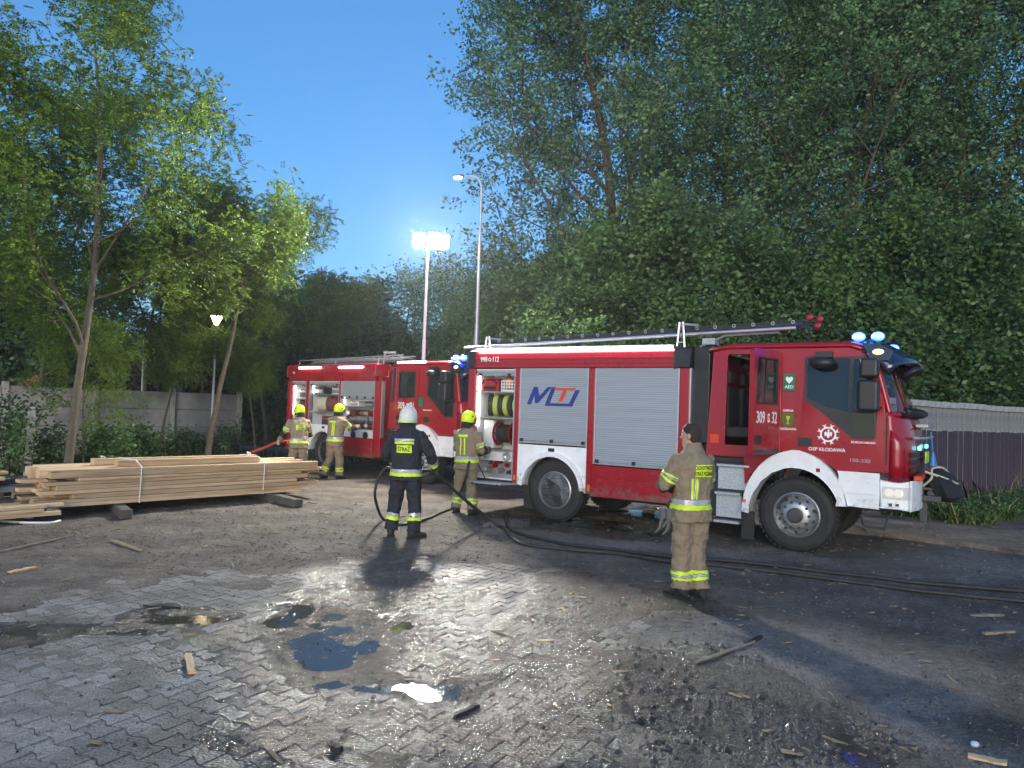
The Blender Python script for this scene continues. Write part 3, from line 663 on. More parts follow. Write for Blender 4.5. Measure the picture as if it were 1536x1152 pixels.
def build_truck(loc, head, cfg):
    two = cfg['two']
    root = empty('fire_truck', (loc[0], loc[1], 0), math.radians(head)); tag(root, cfg['label'], 'fire truck', 'red fire trucks parked in the yard')
    P = lambda mb, name, m, par=root, **k: mb.build(name, MT[m], par, **k)
    W_ = lambda p: root.matrix_world @ Vector(p)
    root.matrix_world = Matrix.Translation((loc[0], loc[1], 0)) @ Matrix.Rotation(math.radians(head), 4, 'Z')
    # chassis
    mb = MB()
    for s in (-0.42, 0.42): mb.box(-1.75, 5.15, s - 0.04, s + 0.04, 0.60, 0.86)
    for x in (-1.6, -0.6, 0.8, 2.0, 3.2, 4.6): mb.box(x, x + 0.1, -0.38, 0.38, 0.63, 0.83)
    P(mb, 'chassis', 'under')
    mb = MB()
    for x in (0.0, 3.9): mb.tube([(x, -0.95, 0.52), (x, 0.95, 0.52)], 0.09, 10); mb.ell((x, 0.1, 0.52), (0.2, 0.22, 0.2))
    mb.tube([(0, 0.1, 0.55), (2.0, 0.05, 0.72), (3.9, 0.1, 0.55)], 0.05, 8); P(mb, 'axle', 'under')
    mb = MB(); mb.box(1.0, 2.2, -0.95, -0.5, 0.42, 0.85); mb.box(0.9, 2.2, 0.5, 1.1, 0.42, 0.9); mb.box(2.3, 3.05, -0.85, -0.45, 0.35, 0.95); P(mb, 'fuel_tank', 'under', bevel=0.03)
    wheel(root, 0.0, -1.20, 'rear'); wheel(root, 3.9, -1.22, 'front'); wheel(root, 0.0, 1.20, 'rear', 1); wheel(root, 3.9, 1.22, 'front', 1)
    # ---- superstructure
    X0, X1, ZT = -1.85, 2.12, 2.90
    mb = MB(); mb.box(X0 + 0.01, X1, -1.16, 1.16, 2.80, 2.885); mb.box(X0 + 0.02, 2.28, 1.12, 1.24, 0.55, 2.8); mb.box(X0 + 0.01, X0 + 0.06, -1.20, 1.12, 0.6, 2.8); mb.box(2.14, 2.26, -1.2, 1.12, 0.6, 2.8)
    P(mb, 'body_shell', 'red')
    mb = MB()
    prof = [(-1.19, 2.90), (-1.235, 2.885), (-1.255, 2.84), (-1.26, 2.77), (-1.272, 2.765), (-1.272, 2.735), (-1.26, 2.73), (-1.26, 2.69), (-1.272, 2.685), (-1.272, 2.66), (-1.262, 2.655), (-1.262, 2.60), (-1.25, 2.585), (-1.10, 2.585), (-1.10, 2.90)] if not two else [(-1.17, 2.93), (-1.215, 2.90), (-1.245, 2.82), (-1.26, 2.70), (-1.262, 2.50), (-1.25, 2.47), (-1.10, 2.47), (-1.10, 2.93)]
    mb.plate(prof, [], -1.70, 2.08, 'x'); P(mb, 'roof_valance', 'red', smooth=False)
    mb = MB(); mb.plate([(y, z) for y, z in ([(-1.19, 2.91), (-1.25, 2.89), (-1.275, 2.80), (-1.275, 2.58), (-1.05, 2.58), (-1.05, 2.91)])], [], X0 - 0.01, -1.702, 'x'); P(mb, 'corner_cap', 'black_plastic' if not two else 'red', bevel=0.012)
    mb = MB(); mb.plate([(-1.19, 2.91), (-1.26, 2.89), (-1.285, 2.80), (-1.285, 2.58), (-1.05, 2.58), (-1.05, 2.91)], [], 2.082, 2.33, 'x'); P(mb, 'corner_cap', 'black_plastic' if not two else 'red', bevel=0.015)
    zv = 2.583 if not two else 2.468
    pill = [(-1.85, -1.70), (-0.83, -0.735), (0.605, 0.725), (2.16, 2.32)] if not two else [(-1.85, -1.69), (-0.93, -0.79), (0.57, 0.645), (2.05, 2.32)]
    for a, b in pill:
        mb = MB(); mb.box(a, b, -1.25, -1.10, 0.52, zv); P(mb, 'pillar', 'red', bevel=0.012)
        if a > -1.5:
            for xx in (a - 0.012, b + 0.012):
                mb = MB(); mb.box(xx - 0.011, xx + 0.011, -1.247, -1.15, 0.62 if xx < -0.5 else 1.02, zv - 0.003); P(mb, 'guide_rail', 'alu')
    mb = MB(); mb.box(-1.78, 2.06, -1.08, 1.08, 2.887, 2.90); P(mb, 'roof_deck', 'tread_plate')
    # light strips along the roof edge
    strips = [(-1.66, 2.04, 2.905, -1.275)] if not two else [(-1.3, -0.3, 2.83, -1.262), (0.54, 1.54, 2.83, -1.262)]
    for a, b, z, y in strips:
        mb = MB(); mb.tube([(a, y, z), (b, y, z)], 0.022, 8); P(mb, 'light_strip', 'strip_light')
        mb = MB(); mb.box(a - 0.02, b + 0.02, y + 0.0, y + 0.06, z + 0.024, z + 0.04); P(mb, 'light_hood', 'alu')
    # compartments
    def compart(a, b, z0, z1, shelves):
        mb = MB(); yb = -0.62
        mb.box(a, b, yb - 0.02, yb, z0, z1); mb.box(a, b, -1.20, yb, z0 - 0.03, z0); mb.box(a, b, -1.20, yb, z1, z1 + 0.03)
        mb.box(a - 0.02, a, -1.14, yb, z0, z1); mb.box(b, b + 0.02, -1.14, yb, z0, z1)
        P(mb, 'compartment_liner', 'liner')
        for z in shelves:
            mb = MB(); mb.box(a + 0.004, b - 0.004, -1.15, yb - 0.022, z - 0.015, z); P(mb, 'shelf', 'alu')
        mb = MB(); mb.tube([(a + 0.03, -1.13, z1 - 0.06), (a + 0.03, -1.13, z0 + 0.9)], 0.011, 6); P(mb, 'light_strip', 'strip_light')
    def shutter(a, b, z0, z1, latches=3):
        mb = MB(); mb.box(a, b, -1.235, -1.215, z0 + 0.05, z1); s_ = P(mb, 'roller_shutter', 'shutter')
        mb = MB(); mb.box(a, b, -1.24, -1.212, z0, z0 + 0.046); P(mb, 'shutter_bar', 'galv', s_, bevel=0.006)
        for i in range(latches):
            x = a + 0.05 + (b - a - 0.1) * i / max(1, latches - 1)
            mb = MB(); mb.box(x - 0.03, x + 0.03, -1.27, -1.242, z0 + 0.03, z0 + 0.085); P(mb, 'latch', 'black_plastic', s_, bevel=0.008)
    arc_in = arc(-0.05, 0.50, 0.56, 172, 8, 18, 0.58)
    mb = MB(); mb.plate([(-0.73, 0.56)] + [(-0.73, 1.265), (0.60, 1.265), (0.60, 0.52)] + list(reversed(arc_in)), [], -1.248, -1.20); P(mb, 'wheel_arch_panel', 'white_paint')
    mb = MB(); o1 = arc(-0.05, 0.50, 0.64, 174, 6, 20, 0.66); mb.plate(o1 + list(reversed(arc(-0.05, 0.50, 0.565, 174, 6, 20, 0.585))), [], -1.285, -1.10); P(mb, 'wheel_arch_lip', 'white_paint', bevel=0.012)
    mb = MB(); mb.plate(arc(-0.05, 0.5, 0.72, 180, 0, 16) + [(0.67, 0.45), (-0.77, 0.45)], [arc(-0.05, 0.5, 0.60, 176, 4, 14)], -1.06, -1.04); mb.box(-0.75, 0.62, -1.1, -0.3, 1.16, 1.2); P(mb, 'wheel_housing', 'under')
    mb = MB(); mb.box(-0.12, 0.0, -1.262, -1.249, 1.165, 1.225); P(mb, 'fuel_flap', 'black_plastic', bevel=0.008)
    mb = MB(); mb.plate([(0.70, 0.50), (2.10, 0.50), (2.10, 0.985), (0.70, 0.985)], [], -1.25, -1.20); sp = P(mb, 'side_panel', 'red', bevel=0.01)
    mb = MB(); mb.box(0.78, 2.02, -1.262, -1.251, 0.60, 0.74); mb.box(0.78, 2.02, -1.262, -1.251, 0.80, 0.93); P(mb, 'pressed_field', 'red', sp, bevel=0.008)
    mb = MB(); mb.box(-0.68, -0.42, -1.08, -1.05, 0.15, 0.72); P(mb, 'mud_flap', 'black_rubber')
    for x, z in ((-0.78, 0.68), (0.665, 0.62)):
        mb = MB(); mb.cbox((x, -1.256, z), (0.04, 0.012, 0.09)); P(mb, 'marker_lamp', 'orange_lens')
    mb = MB(); mb.box(2.26, 2.60, -0.9, 1.1, 1.0, 2.75); P(mb, 'rear_cab_gap', 'black_plastic')
    if not two:
        compart(-1.70, -0.83, 0.64, 2.54, (2.17, 1.70, 1.12))
        mb = MB(); mb.tube([(-1.68, -1.17, 2.515), (-0.85, -1.17, 2.515)], 0.045, 12); P(mb, 'shutter_roll', 'shutter')
        mb = MB(); mb.box(-1.68, -0.85, -1.235, -1.21, 2.445, 2.50); P(mb, 'shutter_bar', 'galv', bevel=0.006)
        for x in (-1.58, -0.96):
            mb = MB(); mb.box(x - 0.03, x + 0.03, -1.265, -1.237, 2.44, 2.49); P(mb, 'latch', 'black_plastic', bevel=0.008)
        shutter(-0.712, 0.588, 1.285, zv); shutter(0.75, 2.135, 1.01, zv)
        # compartment gear fixed to the truck: reel, outlets, pipework
        mb = MB(); T = Matrix.Translation((-1.20, -0.90, 1.42)); 
        for t in (-0.17, 0.17): mb.lathe([(0.21, -0.012), (0.225, 0.0), (0.21, 0.012), (0.17, 0.006), (0.17, -0.006)], 28, Matrix.Translation((-1.20 + t, -0.90, 1.42)) @ Matrix.Rotation(math.pi / 2, 4, 'Z'), close=True)
        for t in (-0.17, 0.17):
            for k in range(6):
                a = k * math.pi / 3; mb.tube([(-1.20 + t, -0.90, 1.42), (-1.20 + t, -0.90 + 0.2 * math.cos(a), 1.42 + 0.2 * math.sin(a))], 0.012, 6)
        rl = P(mb, 'hose_reel', 'red')
        mb = MB()
        for i in range(9): mb.lathe([(0.145, -0.015), (0.165, 0.0), (0.145, 0.015), (0.12, 0.0)], 24, Matrix.Translation((-1.34 + i * 0.035, -0.90, 1.42)) @ Matrix.Rotation(math.pi / 2, 4, 'Z'), close=True)
        P(mb, 'wound_hose', 'hose_black', rl, smooth=True)
        mb = MB(); mb.box(-1.66, -1.42, -1.0, -0.68, 1.13, 1.66); P(mb, 'side_tank', 'liner', bevel=0.03)
        for x in (-1.48, -1.03):
            mb = MB(); mb.lathe([(0.055, 0.0), (0.075, -0.02), (0.075, -0.06), (0.055, -0.06), (0.055, -0.02), (0.0, -0.015)], 18, Matrix.Translation((x, -1.10, 1.02))); P(mb, 'pump_outlet', 'alu', smooth=False)
            mb = MB(); mb.tube([(x, -1.1, 1.02), (x, -0.95, 1.02), (x + 0.1, -0.72, 0.95)], 0.055, 10); P(mb, 'outlet_pipe', 'alu')
        mb = MB(); mb.box(-1.66, -0.87, -1.11, -1.09, 0.93, 1.10); P(mb, 'pump_panel', 'liner')
        for k, (x, z, r_, m_) in enumerate(((-1.5, 0.76, 0.045, 'alu'), (-1.36, 0.83, 0.04, 'red'), (-1.23, 0.75, 0.05, 'alu'), (-1.1, 0.85, 0.035, 'red'), (-1.0, 0.74, 0.045, 'dark_metal'), (-1.45, 0.88, 0.03, 'dark_metal'), (-1.28, 0.9, 0.03, 'red'), (-0.92, 0.86, 0.035, 'alu'))):
            mb = MB(); mb.lathe([(r_ * 0.6, 0.1), (r_, 0.06), (r_, -0.02), (r_ * 0.7, -0.05), (r_ * 0.7, -0.09), (0, -0.09)], 12, Matrix.Translation((x, -1.02, z)) @ Matrix.Rotation(0.5 * math.sin(k * 3), 4, 'Z')); P(mb, 'valve', m_, smooth=False)
        mb = MB(); mb.box(-1.66, -0.87, -1.18, -1.13, 0.645, 0.70); P(mb, 'tray_lip', 'alu')
        M = Matrix.Translation((-1.02, -1.25, 0.565)) @ Matrix.Rotation(math.radians(-3), 4, 'X'); mb = MB(); mb.box(-0.36, 0.28, -0.50, 0.0, -0.02, 0.012, M); st = P(mb, 'fold_down_step', 'tread_plate', bevel=0.006)
        for x in (-0.3, 0.22):
            mb = MB(); mb.box(x - 0.02, x + 0.02, -0.515, -0.49, -0.035, -0.005, M); P(mb, 'step_bracket', 'dark_metal', st)
        mb = MB(); mb.tube([(-1.66, -1.2, 0.95), (-1.35, -1.33, 0.62), (-0.9, -1.33, 0.60)], 0.012, 6); P(mb, 'step_stay', 'dark_metal', st)
        text('lettering', '998', 0.125, MT['decal_white'], root, RXZ(-1.50, -1.276, 2.735), 0.002, sx=0.8); text('lettering', '112', 0.125, MT['decal_white'], root, RXZ(-1.25, -1.276, 2.735), 0.002, sx=0.8)
        mb = MB(); mb.lathe([(0.032, 0), (0.032, -0.003), (0.020, -0.003), (0.020, 0)], 14, Matrix.Translation((-1.375, -1.274, 2.735)), close=True); mb.box(-1.362, -1.345, -1.277, -1.274, 2.70, 2.715); P(mb, 'phone_mark', 'decal_white')
        # maker's mark on the middle shutter: blue M, red T, blue J bracket
        def sh(x, z): return (x, z)
        k = 0.42                                                       # slant
        def par(x0, x1, z0, z1): return [(x0 + k * (z0 - 1.95), z0), (x1 + k * (z0 - 1.95), z0), (x1 + k * (z1 - 1.95), z1), (x0 + k * (z1 - 1.95), z1)]
        mb = MB(); y0, y1 = -1.2405, -1.2365
        mb.plate(par(-0.585, -0.505, 1.955, 2.26), [], y0, y1); mb.plate(par(-0.225, -0.145, 1.985, 2.26), [], y0, y1)
        mb.plate([(-0.456, 2.26), (-0.375, 2.26), (-0.335, 2.10), (-0.40, 1.98), (-0.42, 1.98)], [], y0 - 0.001, y1 - 0.001); mb.plate([(-0.40, 1.98), (-0.335, 2.10), (-0.18, 2.26), (-0.095, 2.26), (-0.36, 1.98)], [], y0 - 0.002, y1 - 0.002)
        mb.plate([(-0.225, 1.94), (0.31, 1.94), (0.325, 1.985), (-0.205, 1.985)], [], y0 - 0.001, y1 - 0.001); mb.plate([(0.245, 1.985), (0.325, 1.985), (0.445, 2.215), (0.36, 2.215)], [], y0, y1)
        P(mb, 'logo_mark', 'decal_blue')
        mb = MB(); mb.plate([(-0.03, 2.25), (-0.045, 2.215), (0.345, 2.215), (0.36, 2.25)], [], y0 - 0.001, y1 - 0.001); mb.plate([(0.04, 2.02), (0.115, 2.02), (0.20, 2.215), (0.125, 2.215)], [], y0, y1); P(mb, 'logo_mark', 'decal_red')
        # roof gear
        A = Vector((-2.30, -0.80, 3.00)); B = Vector((3.75, -0.80, 3.20))
        mb = MB(); mb.tube([A, B], 0.028, 10); P(mb, 'roof_pole', 'alu', smooth=True)
        ld = MB(); A2, B2 = Vector((-2.1, -0.62, 3.07)), Vector((3.85, -0.62, 3.27))
        for o_ in (0.0, 0.45):
            for h in (0, 0.055): ld.tube([A2 + Vector((0, o_, h)), B2 + Vector((0, o_, h))], 0.016, 6)
            ld.mapv(lambda v: v)
        ld.box(0, 1, 0, 0, 0, 0) if False else None
        lad = P(ld, 'roof_ladder', 'dark_metal')
        mb = MB(); Lr = (B2 - A2)
        for o_ in (0.0, 0.45):
            mb.add([A2 + Vector((0.1, o_, -0.02)), A2 + Vector((0, o_, 0.055)), B2 + Vector((0, o_, 0.055)), B2 + Vector((-0.1, o_, -0.02)), A2 + Vector((0.1, o_ + .012, -0.02)), A2 + Vector((0, o_ + .012, 0.055)), B2 + Vector((0, o_ + .012, 0.055)), B2 + Vector((-0.1, o_ + .012, -0.02))], [(0, 3, 2, 1), (4, 5, 6, 7), (1, 2, 6, 5), (0, 4, 7, 3), (0, 1, 5, 4), (3, 7, 6, 2)])
        P(mb, 'side_rail', 'black_plastic', lad)
        for i in range(20):
            p = A2 + Lr * ((i + 0.6) / 20.2)
            mb = MB(); mb.lathe([(0.028, -0.012), (0.032, 0), (0.028, 0.012), (0.016, 0.012), (0.016, -0.012)], 12, Matrix.Translation(p + Vector((0, -0.008, 0.045))), close=True); mb.tube([p + Vector((0, 0, 0.045)), p + Vector((0, 0.45, 0.045))], 0.014, 6); P(mb, 'rung', 'galv', lad)
        for i, (dx, dz) in enumerate(((0.06, 0.10), (0.20, 0.07), (0.17, -0.03))):
            mb = MB(); mb.lathe([(0.045, 0.02), (0.05, 0), (0.045, -0.02), (0.025, -0.03), (0, -0.03)], 14, Matrix.Translation(B2 + Vector((dx, -0.02, dz)))); P(mb, 'ladder_roller', 'red', lad)
        mb = MB(); mb.tube([B2 + Vector((0, 0, 0.04)), B2 + Vector((0.2, 0, 0.07)), B2 + Vector((0.17, 0, -0.03))], 0.015, 6); P(mb, 'roller_arm', 'dark_metal', lad)
        for x, h in ((-1.72, 3.20), (2.02, 3.34)):
            mb = MB()
            for dx in (-0.07, 0.07): mb.tube([(x + dx, -0.86, 2.88), (x + dx * 0.4, -0.86, h)], 0.018, 6)
            for q in (0.3, 0.6, 0.85): mb.tube([(x - 0.05, -0.86, 2.88 + (h - 2.88) * q), (x + 0.05, -0.86, 2.88 + (h - 2.88) * q)], 0.012, 6)
            mb.tube([(x, -0.86, h - 0.03), (x + 0.28, -0.86, h - 0.06)], 0.02, 6); P(mb, 'roof_bracket', 'alu')
        mb = MB(); mb.tube([(2.3, -0.75, 2.95), (2.7, -0.75, 3.12), (3.5, -0.75, 3.15)], 0.02, 6); mb.box(2.35, 2.55, -0.8, -0.6, 2.98, 3.08); P(mb, 'ladder_support', 'galv')
        # air intake stack behind the cab
        mb = MB(); mb.box(2.34, 2.60, -1.16, -0.92, 1.45, 2.90); sn = P(mb, 'air_intake', 'black_plastic', bevel=0.02)
        for i in range(26):
            mb = MB(); M = Matrix.Translation((2.47, -1.165, 1.75 + i * 0.043)) @ Matrix.Rotation(0.5, 4, 'Y'); mb.box(-0.125, 0.125, -0.008, 0.008, -0.009, 0.009, M); P(mb, 'grille_rib', 'black_plastic', sn)
    else:
        compart(-1.69, -0.93, 0.62, 2.43, (1.55, 1.95)); compart(-0.79, 0.57, 1.24, 2.43, (1.62, 2.10)); compart(0.645, 2.05, 0.97, 2.43, (1.45, 1.80))
        for a, b in ((-1.68, -0.94), (-0.78, 0.56)):
            mb = MB(); mb.tube([(a, -1.17, 2.41), (b, -1.17, 2.41)], 0.04, 12); P(mb, 'shutter_roll', 'shutter')
            mb = MB(); mb.box(a, b, -1.235, -1.21, 2.335, 2.385); P(mb, 'shutter_bar', 'galv', bevel=0.006)
            for x in (a + 0.1, b - 0.1):
                mb = MB(); mb.box(x - 0.03, x + 0.03, -1.265, -1.237, 2.33, 2.38); P(mb, 'latch', 'black_plastic', bevel=0.008)
        shutter(0.66, 2.04, 1.98, zv, 5)
        mb = MB(); mb.box(0.66, 2.04, -1.24, -1.21, 0.94, 1.20); P(mb, 'pump_panel', 'liner')
        for x in (1.25, 1.75):
            mb = MB(); mb.lathe([(0.09, 0.0), (0.09, -0.03), (0.0, -0.03)], 18, Matrix.Translation((x, -1.24, 1.06))); P(mb, 'pump_outlet', 'black_plastic')
        # gear on the pump shelves
        for k in range(14):
            x = 0.75 + (k % 7) * 0.19; z = 1.30 if k < 7 else 1.62
            mb = MB(); mb.lathe([(0.05, 0.12), (0.075, 0.06), (0.075, -0.04), (0.05, -0.07), (0.05, -0.12), (0, -0.12)], 12, Matrix.Translation((x, -1.0, z)) @ Matrix.Rotation(0.6 * math.sin(k * 2.1), 4, 'Z')); P(mb, 'coupling', ('alu', 'red', 'dark_metal', 'red', 'alu', 'red', 'galv')[k % 7])
        mb = MB(); mb.tube([(0.9, -1.17, 1.72), (1.75, -1.17, 1.70), (1.72, -1.17, 1.35)], 0.018, 6); P(mb, 'grab_bar', 'dark_metal')
        text('lettering', '998', 0.10, MT['decal_white'], root, RXZ(-1.55, -1.268, 2.69), 0.001, sx=0.8)
        mb = MB(); A2, B2 = Vector((-1.75, -0.55, 3.02)), Vector((2.3, -0.55, 3.08))
        for o_ in (0.0, 0.45):
            for h in (0, 0.1): mb.tube([A2 + Vector((0, o_, h)), B2 + Vector((0, o_, h))], 0.02, 6)
        lad = P(mb, 'roof_ladder', 'galv')
        for i in range(15):
            p = A2 + (B2 - A2) * ((i + 0.5) / 15); mb = MB(); mb.tube([p + Vector((0, 0, 0.05)), p + Vector((0, 0.45, 0.05))], 0.016, 6); mb.tube([p, p + Vector((0, 0, 0.1))], 0.014, 6); P(mb, 'rung', 'galv', lad)
        mb = MB(); mb.tube([(-1.6, -1.05, 2.9), (-1.6, -1.05, 3.06), (1.9, -1.05, 3.06), (1.9, -1.05, 2.9)], 0.018, 6); mb.tube([(0.1, -1.05, 2.9), (0.1, -1.05, 3.06)], 0.015, 6); P(mb, 'roof_rail', 'galv')
        mb = MB(); mb.tube([(2.05, -1.0, 2.9), (2.12, -1.0, 3.22)], 0.022, 6); mb.tube([(2.0, -0.95, 3.22), (2.45, -0.95, 3.2)], 0.03, 8); P(mb, 'roof_bracket', 'galv')
    # ---- cab
    cabz = 2.92
    lower = [(2.60, 1.28), (3.16, 1.28)] + [(x, z) for x, z in arc(3.9, 0.52, 0.80, 154, 28, 14, 0.86)] + [(4.70, 1.19), (5.05, 1.19)]
    outline = lower + [(5.05, 2.02), (4.85, 2.72), (4.78, 2.86), (4.70, cabz - 0.04), (2.72, cabz - 0.04), (2.66, 2.84)]
    door_hole = [(2.87, 1.45), (3.63, 1.45), (3.63, 2.79), (2.90, 2.79), (2.87, 2.76)]
    slit = [(2.685, 1.95), (2.76, 1.95), (2.78, 2.80), (2.69, 2.80)]
    holes = [WIN, door_hole] + ([slit] if two and False else [])
    for s in (-1, 1):
        mb = MB(); mb.plate(outline, holes if s < 0 else [WIN], s * 1.235, s * 1.16); mb.mapv(warp); P(mb, 'cab_side', 'red', bevel=0.006)
    # roof
    rows = []
    for i in range(9):
        t = i / 8; x = 2.64 + (4.86 - 2.64) * t
        rows.append([(x - (0.04 if abs(k) == 8 else 0), 1.195 * k / 8, cabz - 0.055 + 0.085 * (1 - abs(k / 8) ** 5) - (0.10 * max(0, (t - 0.9) / 0.1)) - 0.05 * max(0, (0.08 - t) / 0.08)) for k in range(-8, 9)])
    mb = MB(); mb.grid(rows); rf = P(mb, 'cab_roof', 'red', smooth=True, solid=0.05)
    mb = MB(); mb.box(3.55, 4.2, -0.45, 0.45, cabz + 0.028, cabz + 0.05); P(mb, 'roof_hatch', 'red', rf, bevel=0.015)
    mb = MB(); mb.box(2.62, 2.68, -1.16, 1.16, 1.28, 2.85); mb.mapv(warp); P(mb, 'cab_rear_wall', 'red', bevel=0.02)
    mb = MB(); mb.box(2.68, 5.0, -1.15, 1.15, 1.20, 1.28); mb.box(4.62, 5.03, -1.15, 1.15, 1.28, 1.98); mb.box(3.70, 3.78, -1.14, 1.14, 1.28, 1.75)
    P(mb, 'cab_floor', 'interior')
    for x, y, w_ in ((4.05, -0.62, 0.5), (4.05, 0.62, 0.5), (2.80, -0.75, 0.55), (2.80, 0.0, 0.55), (2.80, 0.7, 0.55)):
        mb = MB(); mb.box(x, x + 0.48, y - w_ / 2, y + w_ / 2, 1.55, 1.72); mb.box(x - 0.08, x + 0.06, y - w_ / 2, y + w_ / 2, 1.70, 2.32); mb.box(x - 0.06, x + 0.04, y - 0.14, y + 0.14, 2.36, 2.56); P(mb, 'seat', 'interior', bevel=0.04)
    mb = MB(); mb.lathe([(0.20, -0.015), (0.22, 0), (0.20, 0.015), (0.185, 0)], 22, Matrix.Translation((4.6, 0.62, 1.98)) @ Matrix.Rotation(math.radians(60), 4, 'Y') @ Matrix.Rotation(math.pi / 2, 4, 'X'), close=True); P(mb, 'steering_wheel', 'black_plastic')
    # front: lower panel, windscreen, header
    def fx(y, base, k=0.26): return base - k * abs(y / 1.24) ** 5
    def face(levels, n=20):
        return [[(fx(1.24 * q / n, bx, kk), 1.24 * q / n * (1 - 0.05 * max(0, z - 1.95)), z) for q in range(-n, n + 1)] for z, bx, kk in levels]
    mb = MB(); mb.grid(face([(1.08, 5.30, 0.24), (1.25, 5.33, 0.27), (1.5, 5.33, 0.27), (1.75, 5.31, 0.26), (1.92, 5.26, 0.22), (2.0, 5.22, 0.18)])); P(mb, 'cab_front', 'red', smooth=True, solid=0.03)
    mb = MB(); mb.grid(face([(2.0, 5.215, 0.18), (2.2, 5.15, 0.17), (2.45, 5.07, 0.165), (2.71, 4.98, 0.16)], 20)); mb.v = [v for v in mb.v]; P(mb, 'windscreen', 'glass_screen', smooth=True)
    mb = MB(); mb.grid(face([(2.705, 4.985, 0.16), (2.78, 4.95, 0.16), (2.86, 4.90, 0.16), (2.90, 4.82, 0.14)])); P(mb, 'roof_header', 'red', smooth=True, solid=0.02)
    for s in (-1, 1):
        mb = MB(); mb.tube([warp(Vector((5.04, s * 1.215, 1.99))), warp(Vector((4.945, s * 1.205, 2.36))), warp(Vector((4.84, s * 1.195, 2.72)))], 0.045, 8); P(mb, 'windscreen_pillar', 'red', smooth=True)
    mb = MB()
    for y in (-0.7, 0.1): mb.tube([(5.27, y, 1.99), (5.22, y + 0.35, 2.05), (5.19, y + 0.75, 2.10)], 0.012, 6)
    P(mb, 'wiper', 'black_plastic')
    mb = MB(); rows = []
    for z, d_ in ((1.93, 0.06), (1.97, 0.14), (2.02, 0.15), (2.06, 0.08)): rows.append([(fx(1.1 * q / 10, 5.24, 0.2) + d_ * 1.0, 1.1 * q / 10, z) for q in range(-10, 11)])
    mb.grid(rows); P(mb, 'wiper_cowl', 'black_plastic', smooth=True, solid=0.04)
    # sun visor / light hood above the screen
    mb = MB(); rows = []
    for t in range(8):
        u = t / 7; x0 = 4.70 + 0.62 * u; z0 = 2.985 - 0.30 * u ** 1.8
        rows.append([(x0 - 0.30 * abs(q / 10) ** 4 * u, 1.20 * q / 10, z0 - 0.10 * abs(q / 10) ** 3 - (0.10 if abs(q) == 10 else 0)) for q in range(-10, 11)])
    mb.grid(rows); vis = P(mb, 'sun_visor', 'visor_blue', smooth=True, solid=0.035)
    mb = MB(); mb.plate([(4.72, 2.90), (4.92, 2.88), (5.06, 2.79), (5.02, 2.70), (4.84, 2.70), (4.76, 2.76)], [], -1.235, -1.14); P(mb, 'visor_cheek', 'visor_blue', vis, bevel=0.02)
    mb = MB(); mb.ell((4.90, -1.225, 2.795), (0.075, 0.03, 0.04)); P(mb, 'clearance_lamp', 'amber', vis, smooth=True)
    for x, y in ((4.62, -0.95), (4.86, -0.95), (4.62, 0.95), (4.86, 0.95)):
        mb = MB(); mb.lathe([(0.09, 0), (0.09, -0.02), (0.07, -0.03), (0, -0.03)], 16, Matrix.Translation((x, y, 2.945)) @ Matrix.Rotation(math.pi / 2, 4, 'X')); bc = P(mb, 'beacon_base', 'black_plastic')
        mb = MB(); mb.ell((x, y, 3.03), (0.085, 0.085, 0.065)); P(mb, 'beacon_dome', 'beacon', bc, smooth=True)
        mb = MB(); mb.box(x - 0.07, x + 0.07, y - 0.097, y - 0.087, 3.0, 3.04); P(mb, 'beacon_flash', 'beacon_core', bc)
    # doors
    dout = [(3.92, 1.45), (3.905, 1.49), (3.915, 2.80), (3.94, 2.82), (4.76, 2.82), (4.80, 2.78), (4.99, 2.10), (4.985, 1.27), (4.62, 1.27)] + [(x, z) for x, z in arc(3.9, 0.56, 0.83, 42, 84, 6, 0.88)]
    for s in (-1, 1):
        mb = MB(); mb.plate(dout, [WIN], s * 1.250, s * 1.236); mb.mapv(warp); dr = P(mb, 'front_door', 'red', bevel=0.004)
        if s > 0: continue
        p1 = [(4.0, 2.70), (4.005, 2.16), (4.25, 2.05), (4.545, 1.98), (4.545, 2.71), (4.03, 2.71)]; p2 = [(4.60, 2.02), (4.87, 2.02), (4.875, 2.10), (4.80, 2.70), (4.60, 2.70)]; p3 = [(4.60, 1.66), (4.85, 1.66), (4.865, 1.97), (4.60, 1.97)]
        mb = MB(); mb.plate(WIN, [p1, p2, p3], -1.246, -1.205); mb.mapv(warp); P(mb, 'window_trim', 'black_plastic', dr)
        for p in (p1, p2, p3):
            mb = MB(); mb.plate(p, [], -1.226, -1.220); mb.mapv(warp); P(mb, 'window_pane', 'glass_dark', dr)
        mb = MB(); mb.box(3.91, 4.09, -1.262, -1.251, 1.485, 1.605); P(mb, 'door_handle', 'black_plastic', dr, bevel=0.012)
        mb = MB(); mb.tube([(5.02, -1.252, 1.30), (5.02, -1.252, 1.95)], 0.006, 5); P(mb, 'door_gap', 'under', dr)
        if not two:
            mb = MB(); mb.plate(arc(4.30, 1.665, 0.105, 0, 345, 23), [arc(4.30, 1.665, 0.082, 0, 345, 23)], -1.2555, -1.2510)
            for k in range(8):
                a = k * math.pi / 4 + math.pi / 8; c, s_ = math.cos(a), math.sin(a)
                q = [(0.100, -0.018), (0.116, -0.011), (0.146, -0.030), (0.131, 0), (0.146, 0.030), (0.116, 0.011), (0.100, 0.018)]
                mb.plate([(4.30 + u * c - v * s_, 1.665 + u * s_ + v * c) for u, v in q], [], -1.2545, -1.2512)
            P(mb, 'emblem_ring', 'decal_white', dr)
